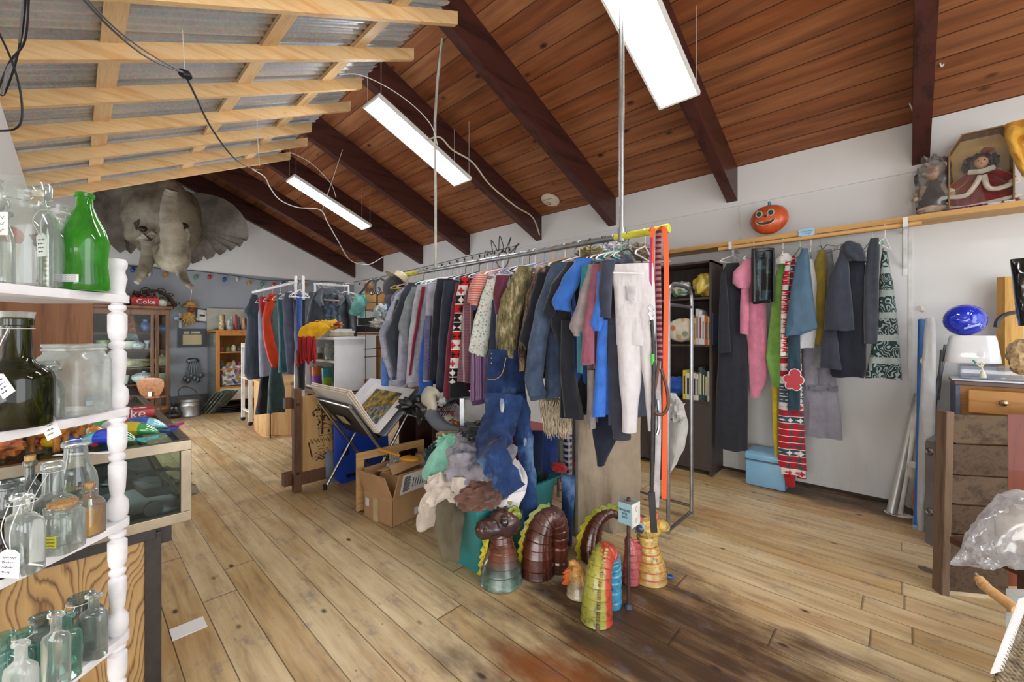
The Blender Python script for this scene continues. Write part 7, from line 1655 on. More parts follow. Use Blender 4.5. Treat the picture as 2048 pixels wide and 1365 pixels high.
lth = plain('#5c3226', .45, 0, .1)
one(MB().tube(smooth_path([aD(1318, 722, d - .09), aD(1312, 765, d - .1), (aD(1306, 800, d - .1)), aD(1310, 825, d - .1), aD(1325, 829, d - .1), aD(1336, 812, d - .1), aD(1333, 775, d - .1), aD(1322, 738, d - .1)], 6), .009, 8), 'leather_loop', lth, 'brown leather handle loop at the end of the striped leash', 'leash handle')
bl = thing('braided_leash', 'black braided leather leash with green tape and flat tip', 'leash', aD(1306, 650, d - .1)); bk_ = plain('#26262a', .5, 0, .3, 60, bump=.6, bs=80)
P = smooth_path([aD(1303, 640, d - .12), aD(1307, 700, d - .12), aD(1306, 800, d - .13), aD(1304, 920, d - .13), aD(1303, 985, d - .13)], 8); MB().tube(P, [.009 * (1 + .12 * (i % 2)) for i in range(len(P))], 10).build('braid', bk_, bl)
MB().tube([aD(1306, 708, d - .12), aD(1306.5, 732, d - .12)], .0115, 10).build('green_tape', plain('#4fc94a', .5), bl)
strap_ = MB().slab(aD(1297, 985, d - .13), aD(1310, 985, d - .13) - aD(1297, 985, d - .13), aD(1302, 1066, d - .13) - aD(1297, 985, d - .13), LD(0, .006)).build('flat_tip', plain('#2a2a2c', .5), bl, smooth=False)
ch = thing('metal_clip', 'silver ring and snap clip above the black braided leash', 'clip', aD(1303, 620, d - .12)); m = MB()
for y in (616, 628): m.tube([aD(1303, y, d - .12) + Matrix.Rotation(YAW, 3, 'Z') @ Vector((.014 * math.cos(a), 0, .016 * math.sin(a))) for a in [2 * PI * k / 14 for k in range(15)]], .002, 6)
m.tube([aD(1303, 634, d - .12), aD(1300, 648, d - .12)], [.006, .003], 8); m.build('rings', chrome, ch)
one(MB().tube(smooth_path([aD(1326, 700, d - .02), aD(1324, 760, d - .02), aD(1326, 860, d - .02), aD(1322, 960, d - .02)], 6), .007, 8), 'leather_lead', plain('#6d4030', .6), 'long brown leather cord behind the orange strap', 'cord')
one(MB().tube(smooth_path([aD(1316, 800, d - .05), aD(1318, 850, d - .05), aD(1314, 870, d - .05)], 6), .009, 8), 'chain_collar', metal('#a9adb3', .3), 'short chain collar hanging inside the leather loop', 'collar')
strap('white cotton belt hanging between the leashes', 'cotton_belt', [(1314, 500, d + .02), (1317, 700, d + .02), (1316, 900, d + .02), (1312, 1015, d + .02)], .03, cl('#c9c5c8'))

# ---------------------------------------------------------------- ceramic serpents
def ceram(stops, zs, nz=.08, rough=.28, vs_=8, side=None):
    key = ('cer', str(stops), str(zs), str(side))
    g = NG('glazed_ceramic'); v = g.co(); z = g.n('ShaderNodeSeparateXYZ', {0: v}).outputs[2]; n = g.noise(v, vs_, 5, .6)
    f = g.math('ADD', g.math('DIVIDE', g.math('SUBTRACT', z, zs[0]), zs[1] - zs[0]), g.math('MULTIPLY', g.math('SUBTRACT', n, .5), nz * 6))
    c = g.ramp(f, stops)
    if side:
        d_ = g.o('ShaderNodeVectorMath', {0: g.co(), 1: side[0]}, out=1, operation='DOT_PRODUCT')
        c = g.mix(g.ramp(g.math('ADD', g.math('DIVIDE', g.math('SUBTRACT', d_, side[1]), side[2]), g.math('MULTIPLY', g.math('SUBTRACT', n, .5), .5)), [(.4, 0.0), (.6, 1.0)]), c, side[3])
    sp = g.ramp(g.noise(v, 34, 5, .75), [(.5, 0.0), (.66, .7)]); c = g.mix(sp, c, '#2a211c')
    g.set('Base Color', c); g.set('Roughness', rough); g.set('Coat Weight', .35); g.set('Coat Roughness', .12); g.bump(g.noise(v, 35, 4), .25, .004)
    return g.m
def seg_tube(P, R_, nring=14, ridge=.12, n=28, flat=1.0, up=(0, 0, 1)):
    """stacked segments like the serpents' bodies: each ring bulges then steps in"""
    Q = smooth_path(P, 40); L = len(Q); m = MB(); rr = []
    for i in range(L):
        t = i / (L - 1); base = interp([(j / (len(R_) - 1), R_[j]) for j in range(len(R_))], t); f = (t * nring) % 1.0
        rr.append(base * (1 + ridge * (.5 - f if f > .12 else -.5 + f * 7.3)))
    return m.tube(Q, rr, n, flat=flat)
def fin(P, off, size, n_t, mt, parent, thick=.008, plane_n=(0, 1, 0), name='fin', s0=0, s1=1):
    """scalloped crest along a path, standing off it by the offset directions"""
    Q = smooth_path(P, 16); L = len(Q); pn = Vector(plane_n).normalized(); m = MB(); inn, out = [], []
    for i in range(L):
        t = (Q[min(i + 1, L - 1)] - Q[max(i - 1, 0)]).normalized(); o_ = pn.cross(t).normalized(); u = i / (L - 1); b = interp([(j / (len(off) - 1), off[j]) for j in range(len(off))], u)
        f = (u * n_t) % 1.0; h = size * (.45 + .55 * (1 - abs(f - .35) / .65 if f > .35 else f / .35)); inn.append(Q[i] + o_ * (b * .85)); out.append(Q[i] + o_ * (b + h) + t * size * .4 * (f > .35) * 0)
    v = []; 
    for i in range(L): v += [inn[i] + pn * thick, inn[i] - pn * thick, out[i] - pn * thick * .4, out[i] + pn * thick * .4]
    fs = [(0, 1, 2, 3), ((L - 1) * 4, (L - 1) * 4 + 3, (L - 1) * 4 + 2, (L - 1) * 4 + 1)]
    for i in range(L - 1):
        for k in range(4): a = i * 4 + k; b = i * 4 + (k + 1) % 4; fs.append((a, b, b + 4, a + 4))
    m.add(v, fs); return m.build(name, mt, parent)
VN = (fx, fy, 0)
yfin = ceram([(0, '#a89a22'), (.4, '#c9ba2e'), (.7, '#8c8a1e'), (1, '#6d7a1e')], (0, .4), .15)
# 1 the head of the dark serpent
h1 = thing('ceramic_dragon_head', 'dark brown ceramic dragon head with green speckled neck and yellow ears', 'garden ornament', aZ(1003, 1170, 0))
m1 = ceram([(0, '#5d7a6c'), (.25, '#3f4a42'), (.45, '#6b3a24'), (.62, '#5c2f20'), (.8, '#3a221c'), (1, '#3c2a2c')], (0, .38), .06, side=((-.8, -.55, 0), 0.52, .12, '#7fa393'))
nb = aZ(1002, 1163, 0); nb.z = .004
seg_tube([nb, nb + Vector((0, 0, .1)), nb + LD(.004, .01, .2), nb + LD(-.002, .01, .275)], [.118, .112, .088, .062, .06], 9, .1).build('neck', m1, h1)
hm_ = ceram([(0, '#4a2c22'), (.5, '#3b2830'), (.8, '#5a3a2c'), (1, '#2c3036')], (.25, .42), .12)
hc = nb + LD(.0, -.0, .315)
mh_ = MB(); mh_.ell(hc + LD(.02, .01, .01), (.092, .08, .08), 26, 16, M=Matrix.Rotation(YAW, 4, 'Z'), amp=.15); mh_.ell(hc + LD(-.05, -.03, -.005), (.085, .06, .055), 24, 14, M=Matrix.Rotation(YAW + .3, 4, 'Z') @ Matrix.Rotation(R(10), 4, 'Y'), amp=.15); mh_.ell(hc + LD(-.09, -.05, -.002), (.05, .052, .052), 20, 12, amp=.2); mh_.build('skull', hm_, h1)
for dx, dd in ((-.125, -.085), (-.085, -.1)): MB().ell(hc + LD(dx, dd, .015), (.013, .012, .011), 12, 8).build('nostril', plain('#5a2c22', .3), h1)
for dx, dd in ((.02, -.068), (-.005, .06)):
    MB().ell(hc + LD(dx, dd, .045), (.026, .022, .026), 16, 10).build('eye', plain('#1c1418', .1, coat=1), h1); MB().ell(hc + LD(dx, dd, .072), (.026, .02, .012), 14, 8).build('eyelid', hm_, h1)
MB().tube(smooth_path([hc + LD(-.12, -.075, -.018), hc + LD(-.07, -.085, -.024), hc + LD(-.01, -.075, -.015)], 5), .0045, 6).build('mouth', plain('#1a1010', .3), h1)
for pts in ([(.03, -.02, .05), (.065, -.01, .1), (.095, 0, .08), (.1, 0, .04), (.07, 0, .015)], [(.01, .05, .05), (.03, .05, .11), (.06, .05, .1)]):
    MB().tube(smooth_path([hc + LD(*p) for p in pts], 5), .013, 10, flat=.6).build('ear', yfin, h1)
MB().ell(hc + LD(.085, -.01, .055), (.035, .012, .03), 16, 10, M=Matrix.Rotation(YAW, 4, 'Z')).build('ear', yfin, h1)
fin([nb + Vector((0, 0, .03)) , nb + LD(.0, 0, .12), nb + LD(0, 0, .2), nb + LD(.01, 0, .3)], [-.11, -.1, -.085, -.07], -.028, 6, yfin, h1, plane_n=VN)
# 2 and 3 the humps
hump = ceram([(0, '#3a1c16'), (.3, '#5a2a1c'), (.6, '#4a2218'), (.85, '#5c3a34'), (1, '#4a3434')], (0, .4), .1, .2)
def hump_obj(label, xb, yb, rows, rad, fins, name='ceramic_serpent_hump', mt=hump, nr=15, fm_=yfin, fsz=.03, nf=11, ridge=.11, ex=None):
    r = thing(name, label, 'garden ornament', aZ(xb, yb, 0)); base = aZ(xb, yb, 0)
    P = [base + LD(a, dd, z + .002) for (a, dd, z) in rows]; seg_tube(P, rad, nr, ridge).build('body', mt, r)
    if fins: fin(P[fins[0]:fins[1]], [-fins[2] * q for q in rad[fins[0]:fins[1]]], -fins[2] * fsz, nf, fm_, r, plane_n=VN)
    return r, P
hump_obj('tall brown ceramic serpent hump with yellow crest beside the dragon head', 1078, 1148, [(-.01, 0, 0), (-.01, 0, .12), (.0, 0, .22), (.035, .01, .3), (.085, .02, .32), (.115, .03, .26), (.12, .03, .16), (.115, .03, .0)], [.095, .092, .082, .07, .062, .06, .055, .055], (0, 5, 1.0), nf=9)
hump_obj('curled brown ceramic serpent tail with yellow crest behind the others', 1185, 1118, [(.0, 0, 0), (-.01, 0, .08), (.005, 0, .17), (.04, 0, .24), (.09, 0, .275), (.135, 0, .28), (.16, 0, .255)], [.075, .068, .056, .044, .034, .026, .018], (0, 7, 1.0), nf=10, fsz=.035)
# 4 small orange tail
ot = ceram([(0, '#b9a98c'), (.3, '#8f8468'), (.55, '#b98a4a'), (.8, '#d39a48'), (1, '#e0a860')], (0, .2), .1)
orf = ceram([(0, '#c24a22'), (.5, '#d8602c'), (1, '#b8421c')], (0, .25), .1)
hump_obj('small tan and orange ceramic tail with red orange crest in front', 1155, 1190, [(.005, 0, 0), (.003, 0, .06), (-.004, 0, .11), (-.016, 0, .15), (-.028, 0, .165), (-.036, 0, .15)], [.062, .057, .046, .032, .02, .012], (1, 6, 1.0), name='ceramic_tail', mt=ot, fm_=orf, nr=11, nf=6, fsz=.035, ridge=.16)
# 5 the big yellow, red and blue hump, nearest
y5 = ceram([(0, '#8d8c34'), (.5, '#a09c40'), (1, '#989038')], (0, .4), .06, .35, side=((.7258, .6878, 0), 0.418, .05, '#b8432c'))
r5, P5 = hump_obj('yellow and red ceramic serpent hump with blue inner side, nearest the camera', 1193, 1240, [(0, 0, 0), (.002, 0, .08), (.006, 0, .17), (.02, .015, .25), (.05, .05, .295), (.085, .09, .26), (.095, .11, .16), (.095, .115, .0)], [.076, .073, .066, .06, .054, .046, .044, .044], None, mt=y5, nr=14, ridge=.12)
blu5 = ceram([(0, '#3f8fb5'), (1, '#4aa0c4')], (0, .3), .05)
seg_tube([P5[5] + LD(.006, -.004), P5[6] + LD(.006, -.006), P5[7] + LD(.006, -.006)], [.046, .048, .05], 7, .1).build('blue_inner_side', blu5, r5)
m = MB()
for k in range(26):
    t = k / 25; Q = smooth_path(P5[:5], 8); q = Q[min(int(t * (len(Q) - 1)), len(Q) - 1)]; rr5 = interp([(0, .079), (.4, .072), (.8, .06), (1, .055)], t)
    m.box(0, (.016, .012 + .004 * (k % 2), .011), M=Matrix.Translation(q + LD(-.012 + .01 * t, -rr5 * 1.02, .004 * (1 if t > .9 else 0)) + (Vector((0, 0, rr5 * max(0, t - .75) * 3.4)))) @ Matrix.Rotation(YAW + .2 * math.sin(k), 4, 'Z'))
m.build('spine_ridge', ceram([(0, '#6d5c34'), (.5, '#8a7640'), (1, '#bfa468')], (0, .36), .15), r5, bev=.003)
# 6 pink-red hump behind the post
p6 = ceram([(0, '#a8505a'), (.5, '#b85a5a'), (1, '#a03a3c')], (0, .3), .1)
hump_obj('small pink red ceramic serpent piece behind the sign post', 1262, 1166, [(0, 0, 0), (0, 0, .1), (.0, 0, .18), (-.012, 0, .23), (-.03, 0, .24)], [.045, .043, .036, .026, .016], (0, 4, -1.0), name='ceramic_serpent_piece', mt=p6, nr=9, fm_=p6, nf=6)
# 7 yellow head seen from behind right of the post
h7 = thing('ceramic_dragon_head', 'yellow ceramic dragon head with orange rings and blue eye right of the sign post', 'garden ornament', aZ(1297, 1160, 0))
m7 = ceram([(0, '#b08c46'), (.4, '#c4a254'), (.7, '#cfae5c'), (1, '#c49a50')], (0, .4), .1, .35); n7 = aZ(1299, 1158, 0); n7.z = .002
seg_tube([n7, n7 + Vector((0, 0, .09)), n7 + LD(-.01, 0, .18), n7 + LD(-.015, 0, .25)], [.094, .088, .068, .055, .058], 8, .12).build('neck', m7, h7)
for z, r_ in ((.035, .097), (.075, .092), (.12, .078), (.16, .068), (.2, .06)): MB().lathe([(r_, -.003), (r_ * 1.035, 0), (r_, .003)], n7 + LD(-.004 - z * .04, 0, z), 26).build('orange_ring', plain('#c4602c', .4), h7)
mh7 = MB(); mh7.ell(n7 + LD(-.01, 0, .29), (.075, .07, .055), 24, 14, amp=.2, M=Matrix.Rotation(YAW, 4, 'Z')); mh7.ell(n7 + LD(.06, -.02, .31), (.045, .04, .03), 18, 12, amp=.25); mh7.build('skull', m7, h7)
k = MB().ell(n7 + LD(-.062, -.035, .3), (.026, .022, .026), 18, 12).build('eye', plain('#3a4458', .1, coat=1), h7); MB().ell(n7 + LD(-.062, -.03, .3), (.033, .018, .033), 18, 12).build('eye_ring', plain('#8a9cb8', .3), h7)
for dx in (-.05, .03): MB().tube([n7 + LD(dx, 0, .32), n7 + LD(dx * 1.4, 0, .375)], [.024, .008], 10).build('horn', orf, h7)
# post with the folded sign on top
sp2 = thing('sign_post', 'thin brown iron post topped by a folded price sign', 'sign post', aZ(1257, 1215, 0)); q = aZ(1257, 1215, 0); q.z = 0
ir_ = plain('#4a3830', .55, .2, .2, 30)
MB().tube([q + Vector((0, 0, .003)), q + Vector((0, 0, .56))], .0095, 10).build('post', ir_, sp2); MB().lathe([(0, 0), (.024, 0), (.022, .006), (.014, .02), (0, .02)], q, 16).build('base', plain('#3c4250', .5, .3), sp2)
sg = thing('folded_sign', 'folded card sign reading the dragon price on the iron post', 'sign', aD(1258, 1030, 2.12))
a0_, a1_, a2_ = aD(1237, 1003, 2.13), aD(1263, 1011, 2.05), aD(1280, 1002, 2.14); hS = aD(1263, 1059, 2.05).z - a1_.z
MB().slab(a0_, a1_ - a0_, (0, 0, hS * .9), LD(.0, .003)).build('blue_face', plain('#9fc8d6', .6, 0, .03), sg, smooth=False); MB().slab(a1_, a2_ - a1_, (0, 0, hS), LD(.0, .003)).build('white_face', plain('#d8d6d0', .6), sg, smooth=False)
MB().add([a0_, a1_, a2_, a0_ + LD(.03, .06, .01)], [(0, 1, 2, 3)]).build('top_face', plain('#8a8a84', .6), sg, smooth=False, solid=.003)
rt_ = (a1_ - a0_).normalized(); cc_ = (a0_ + a1_) / 2 + Vector((0, 0, hS * .45)) - rt_.cross(Vector((0, 0, 1))) * 0
nS = rt_.cross(Vector((0, 0, 1))); nS = nS if nS.dot(-cc_) > 0 else -nS
text('lettering', 'DRAGONS\n$150\nEACH', .0165, plane_M(cc_ + nS * .002, rt_, (0, 0, 1)), plain('#22345a', .7), sg, .0002)
r2 = (a2_ - a1_).normalized(); c3 = (a1_ + a2_) / 2 + Vector((0, 0, hS * .5)); n3 = r2.cross(Vector((0, 0, 1))); n3 = n3 if n3.dot(-c3) > 0 else -n3; m = MB()
for s in (.25, -.25): m.tube([c3 + n3 * .003 + r2 * (.009 * math.cos(a)) + Vector((0, 0, -hS * s + .013 * math.sin(a))) for a in [2 * PI * k / 12 for k in range(13)]], .0006, 4)
m.build('sketch', ink, sg)
ring_q = aZ(1338, 1155, 0); m = MB(); m.tube([ring_q + Vector((.022 * math.cos(a), .018 * math.sin(a), .008)) for a in [2 * PI * k / 16 for k in range(17)]], .005, 6); m.tube([ring_q + Vector((-.02, .0, .008)), ring_q + Vector((-.06, .02, .01))], .005, 6)
one(m, 'scissors', plain('#2c5fb0', .35), 'blue handled scissors lying on the floor by the yellow head', 'scissors')
one(MB().lathe([(0, 0), (.02, 0), (.024, .02), (.014, .035), (.02, .05), (.015, .07), (0, .078)], aZ(1112, 1140, 0), 14), 'small_figurine', plain('#3a2f26', .3, .4), 'tiny dark bronze figurine between the brown serpents', 'figurine')
# ================================================================ along the back wall, right side
esp = wood('#4b423f', '#38302e', 'Z', 1.0, .45, 0, False)
BY = 4.36; bx0 = aY(1338, 700, BY - .0).x - .35; bx1 = aY(1421, 700, BY - .3).x
fyb = aZ(1410, 952, 0)
FY = 4.28
bx1 = aY(1423, 700, FY).x; bx0 = bx1 - .78; bzt = aY(1425, 520, FY).z
bkc = thing('bookcase', 'dark espresso bookcase with doors below, against the back wall', 'bookcase', ((bx0 + bx1) / 2, 4.45, 0))
MB().bb((bx1 - .02, FY, 0), (bx1, YW - .015, bzt)).build('side_panel', esp, bkc, smooth=False); MB().bb((bx0, FY, 0), (bx0 + .02, YW - .015, bzt)).build('side_panel', esp, bkc, smooth=False)
MB().bb((bx0, FY, bzt - .02), (bx1, YW - .015, bzt)).build('top_panel', esp, bkc, smooth=False); MB().bb((bx0, YW - .03, 0), (bx1, YW - .015, bzt)).build('back_panel', esp, bkc, smooth=False)
bsh = [aY(1400, yy, FY).z for yy in (595, 690, 803)]
for z in bsh: MB().bb((bx0 + .02, FY + .005, z - .02), (bx1 - .02, YW - .03, z)).build('shelf', esp, bkc, smooth=False)
MB().bb((bx0 + .02, FY, .05), (bx0 + .388, FY + .018, bsh[2] - .022)).build('door', esp, bkc, smooth=False, bev=.001); MB().bb((bx0 + .392, FY, .05), (bx1 - .02, FY + .018, bsh[2] - .022)).build('door', esp, bkc, smooth=False, bev=.001)
def bkx(x, Y=FY + .06): return aY(x, 700, Y).x
bc2 = ['#b98a2a', '#c9c3b8', '#c4d0d8', '#d8d0c4', '#d8c9a0', '#c05a30', '#d9d6d0', '#e0dcd4']
x = bkx(1384); 
for k, (w_, h_, c) in enumerate(((.03, .36, '#a87a24'), (.012, .33, '#c9a15a'), (.03, .44, '#b9b9b6'), (.028, .42, '#c9ccd0'), (.022, .36, '#dcd8d2'), (.03, .35, '#c2622c'), (.022, .34, '#d6c9a4'), (.025, .38, '#3a4a6a'))):
    b_ = thing('book', ['gold spined book at the left of the upper row', 'thin tan book second in the upper row', 'tallest grey book in the upper row', 'blue white book with red letters in the upper row', 'white book in the middle of the upper row', 'orange spined book in the upper row', 'cream book right of the orange one', 'navy book at the right end of the upper row'][k], 'book', (x, FY + .1, bsh[1]))
    MB().bb((x, FY + .03, bsh[1] + .001), (x + w_, FY + .2, bsh[1] + h_ * .82)).build('cover', plain(c, .5, 0, .05), b_, smooth=False)
    MB().bb((x + w_ * .25, FY + .0295, bsh[1] + h_ * .15), (x + w_ * .75, FY + .03, bsh[1] + h_ * .65)).build('spine_print', plain('#8a3030' if k == 3 else '#5a5a5a', .6), b_, smooth=False); x += w_ + .002
x = bkx(1368)
for k, (w_, h_, c, tt_) in enumerate(((.03, .37, '#c9b83a', 'yellow and white'), (.04, .34, '#c9c6b0', 'cream'), (.025, .33, '#a89a5a', 'olive gold'), (.03, .34, '#c9bfae', 'beige'), (.022, .33, '#d8d4cc', 'white'), (.035, .42, '#39504a', 'dark green'), (.02, .4, '#2f3f4a', 'dark blue'), (.022, .38, '#1d3a2c', 'black and green'), (.022, .37, '#e0dcd0', 'pale'), (.02, .38, '#20242a', 'black'))):
    b_ = thing('book', tt_ + ' spined book in the lower row of the dark bookcase', 'book', (x, FY + .1, bsh[2]))
    MB().bb((x, FY + .03, bsh[2] + .001), (x + w_, FY + .2, bsh[2] + h_ * .8)).build('cover', plain(c, .5, 0, .05), b_, smooth=False); MB().bb((x + w_ * .25, FY + .0295, bsh[2] + h_ * .15), (x + w_ * .75, FY + .03, bsh[2] + h_ * .65)).build('spine_print', plain('#2a2a2a' if k < 5 else '#c9c6a0', .6), b_, smooth=False); x += w_ + .002
text('lettering', 'Geography', .03, plane_M((x - .048, FY + .0285, bsh[2] + .14), (0, 0, 1), (-1, 0, 0)), plain('#e9e6da', .6), b_)
def softpx(name, cat, lab, x, y, Y, r_, mt, amp=.4, fr=3, seed=1, p=2): 
    c = aY(x, y, Y); return one(MB().ell(c, r_, 26, 16, amp=amp, fr=fr, seed=seed, p=p), name, mt, lab, cat)
softpx('yellow_bag', 'bag', 'pale yellow plastic wrapped bundle on the top bookcase shelf', 1408, 571, FY + .12, (.1, .09, .12), plain('#c9b04a', .3, 0, .15, 10, coat=.3), .35, 2.5, 3)
softpx('packaged_greens', 'package', 'clear bag of green and white pieces on the top bookcase shelf', 1360, 578, FY + .14, (.12, .07, .075), pat('confetti', '#c9d0cc', '#4a8a3a', '#e9ece9', .5), .35, 3, 5)
softpx('floral_cushion', 'cushion', 'small cushion with orange leaf print on the middle shelf', 1364, 661, FY + .1, (.13, .05, .12), pat('floral', '#d9d2c0', '#c4622a', '#d99a30', .45), .12, 2, 6, 3)
softpx('blue_bag', 'bag', 'bright blue bag with dark strap on the lower bookcase shelf', 1356, 772, FY + .12, (.14, .08, .1), cl('#2450a8', .6), .3, 2.5, 7)
# pale blue metal bin
q0, q1, q2 = aZ(1490, 969, 0), aZ(1571, 986, 0), aZ(1592, 972, 0)
bn = thing('metal_bin', 'pale blue metal bread bin on the floor under the costumes', 'bin', (0, 0, 0)); bx_ = q0.x; bw_ = q1.x - q0.x; by_ = (q0.y + q1.y) / 2; lb_ = plain('#7fb0d2', .35, 0, .05, coat=.2)
bn.location = (bx_ + bw_ / 2, by_ + .15, 0); hb_ = .235
MB().bb((bx_, by_, .003), (bx_ + bw_, by_ + .28, hb_)).build('body', lb_, bn, bev=.02)
MB().prism([(0, 0), (.28, 0), (.28, .06), (.22, .085), (.04, .07), (0, .045)], (bx_ - .004, by_, hb_ + .005), (0, 1, 0), (0, 0, 1), (bw_ + .008, 0, 0)).build('lid', lb_, bn, bev=.012)
MB().bb((bx_ - .003, by_ - .004, hb_ - .004), (bx_ + bw_ + .003, by_ + .28, hb_ + .004)).build('seam', plain('#54707f', .5), bn, smooth=False)
# dolls on the shelf
dq = aY(1866, 405, YW - .12); zsf = zs_
dl = thing('wrapped_doll', 'small doll with fur hat wrapped in clear plastic on the wall shelf', 'doll', (dq.x, dq.y, zsf))
h_ = aY(1866, 316, YW - .12).z - zsf; X_, Y_ = dq.x, dq.y
MB().lathe([(0, 0), (.085, 0), (.08, h_ * .3), (.05, h_ * .55), (.03, h_ * .62), (0, h_ * .64)], (X_, Y_, zsf + .002), 18, sq=(1, .6)).build('coat', cl('#3a2f33', .9, .2), dl)
MB().ell((X_, Y_ - .02, zsf + h_ * .72), (.042, .04, .05), 16, 10).build('face', plain('#b58a72', .5), dl); MB().ell((X_, Y_ + .01, zsf + h_ * .79), (.07, .06, .055), 20, 12, amp=.4, fr=6).build('fur_hat', cl('#a89684', .95, .2, .8, .8), dl)
for dx in (-.012, .014): MB().ell((X_ + dx, Y_ - .058, zsf + h_ * .73), (.004, .003, .005), 8, 6).build('eye', plain('#1c1c1c', .2), dl)
for s in (-1, 1): MB().tube([(X_ + s * .05, Y_, zsf + h_ * .52), (X_ + s * .09, Y_ - .03, zsf + h_ * .35)], [.03, .022], 10).ell((X_ + s * .09, Y_ - .03, zsf + h_ * .33), (.03, .03, .02), 12, 8).build('fur_cuff', cl('#b5a28e', .95, .2, .8), dl)
MB().ell((X_, Y_ - .03, zsf + h_ * .12), (.09, .05, .03), 18, 10, amp=.4, fr=6).build('fur_trim', cl('#b5a28e', .95, .2, .8), dl)
MB().ell((X_, Y_, zsf + h_ * .5), (.1, .075, h_ * .5), 26, 18, amp=.3, fr=3.5, seed=3, p=2.6).build('plastic_wrap', glass('#fbfbfb', .06, '#d9dde0', .08, 1.0, .06, '#e6e8ea'), dl)
# boxed doll
a, b = aY(1897, 407, YW - .2), aY(2030, 398, YW - .2); zt2 = aY(1965, 262, YW - .2).z; w2 = b.x - a.x; h2 = zt2 - zsf
bd = thing('boxed_doll', 'porcelain doll in red velvet fur trimmed dress inside a window box', 'doll', (a.x + w2 / 2, YW - .13, zsf))
tanb = plain('#c0a273', .7, 0, .05); y_f = YW - .2; y_b = YW - .05
pl = [(0, 0), (w2, 0), (w2, h2 * .86), (w2 * .86, h2), (w2 * .2, h2), (0, h2 * .8)]
MB().prism(pl, (a.x, y_b, zsf + .002), (1, 0, 0), (0, 0, 1), (0, .01, 0)).build('back_panel', tanb, bd, smooth=False)
m = MB(); t_ = .008
for (p, q) in zip(pl, pl[1:] + pl[:1]): m.slab((a.x + p[0], y_f, zsf + .002 + p[1]), (q[0] - p[0], 0, q[1] - p[1]), (0, y_b - y_f, 0), (0, 0, t_) if abs(q[0] - p[0]) > abs(q[1] - p[1]) else (t_ if p[0] < w2 / 2 else -t_, 0, 0))
m.build('box_side', plain('#8a6a48', .7), bd, smooth=False)
cx_ = a.x + w2 * .52; cyd = YW - .12; vel = cl('#7a1522', .8, .25, .5, .8); fur = cl('#d9d0c0', .95, .08, .8, .8)
MB().lathe([(0, 0), (.19, .0), (.175, .04), (.12, .14), (.07, .22), (.055, .27), (.03, .285), (0, .29)], (cx_, cyd, zsf + .03), 30, sq=(1, .28)).build('dress', vel, bd)
m = MB(); m.tube(smooth_path([(cx_ - .185, cyd - .03, zsf + .05), (cx_ - .09, cyd - .055, zsf + .03), (cx_, cyd - .06, zsf + .035), (cx_ + .1, cyd - .055, zsf + .05), (cx_ + .185, cyd - .03, zsf + .07)], 5), .014, 8)
m.tube(smooth_path([(cx_ - .17, cyd - .045, zsf + .125), (cx_ - .08, cyd - .06, zsf + .115), (cx_ - .035, cyd - .065, zsf + .17), (cx_ - .005, cyd - .06, zsf + .24)], 5), .016, 8)
m.tube(smooth_path([(cx_ + .17, cyd - .045, zsf + .16), (cx_ + .08, cyd - .06, zsf + .13), (cx_ + .03, cyd - .065, zsf + .15), (cx_ + .012, cyd - .06, zsf + .24)], 5), .016, 8)
m.tube([(cx_ - .06, cyd - .04, zsf + .285), (cx_, cyd - .06, zsf + .27), (cx_ + .06, cyd - .04, zsf + .29)], .018, 8); m.build('fur_trim', fur, bd)
for s in (-1, 1):
    MB().tube([(cx_ + s * .05, cyd, zsf + .28), (cx_ + s * .11, cyd - .02, zsf + .22), (cx_ + s * .15, cyd - .03, zsf + .18)], [.03, .03, .026], 10).build('sleeve', vel, bd); MB().ell((cx_ + s * .155, cyd - .035, zsf + .175), (.03, .025, .024), 14, 8).build('fur_cuff', fur, bd)
    MB().ell((cx_ + s * .06, cyd - .01, zsf + .335), (.03, .03, .06), 18, 12, amp=.6, fr=5, seed=3).build('hair', plain('#2c1a16', .5, 0, .3, 50, bump=.8, bs=80), bd)
skin2 = plain('#d0a47c', .35, 0, .05); hy = zsf + .345
MB().ell((cx_, cyd - .03, hy), (.038, .036, .046), 20, 14).build('head', skin2, bd); MB().ell((cx_, cyd - .012, hy + .03), (.055, .045, .04), 22, 12, amp=.3, fr=5).build('hair', plain('#2c1a16', .5, 0, .3, 50, bump=.8, bs=80), bd)
MB().ell((cx_ + .03, cyd - .02, hy + .075), (.035, .03, .022), 16, 10, amp=.4).build('hat', vel, bd)
for dx in (-.014, .014): MB().ell((cx_ + dx, cyd - .064, hy + .004), (.005, .003, .004), 8, 6).build('eye', plain('#20150f', .2), bd)
MB().ell((cx_, cyd - .0655, hy - .022), (.007, .003, .003), 8, 6).build('mouth', plain('#9a3a34', .4), bd); MB().ell((cx_, cyd - .068, hy - .008), (.004, .005, .006), 8, 6).build('nose', skin2, bd)
MB().prism([(p[0] * .96 + w2 * .02, p[1] * .97 + .004) for p in pl], (a.x, y_f + .001, zsf + .004), (1, 0, 0), (0, 0, 1), (0, .001, 0)).build('clear_window', glass('#ffffff', .0, '#e8ecee', .05, .8), bd, smooth=False)
MB().bb((a.x, y_f - .01, zsf + .001), (a.x + w2, y_f, zsf + .03)).build('front_band', pat('patch', '#4a1f4a', '#e0dbe0', '#6d3060', 1.6), bd, smooth=False)
text('lettering', 'Collectible Collection', .02, plane_M((a.x + w2 / 2, y_f - .0112, zsf + .016), (1, 0, 0), (0, 0, 1)), plain('#eadcea', .5), bd, .0003)
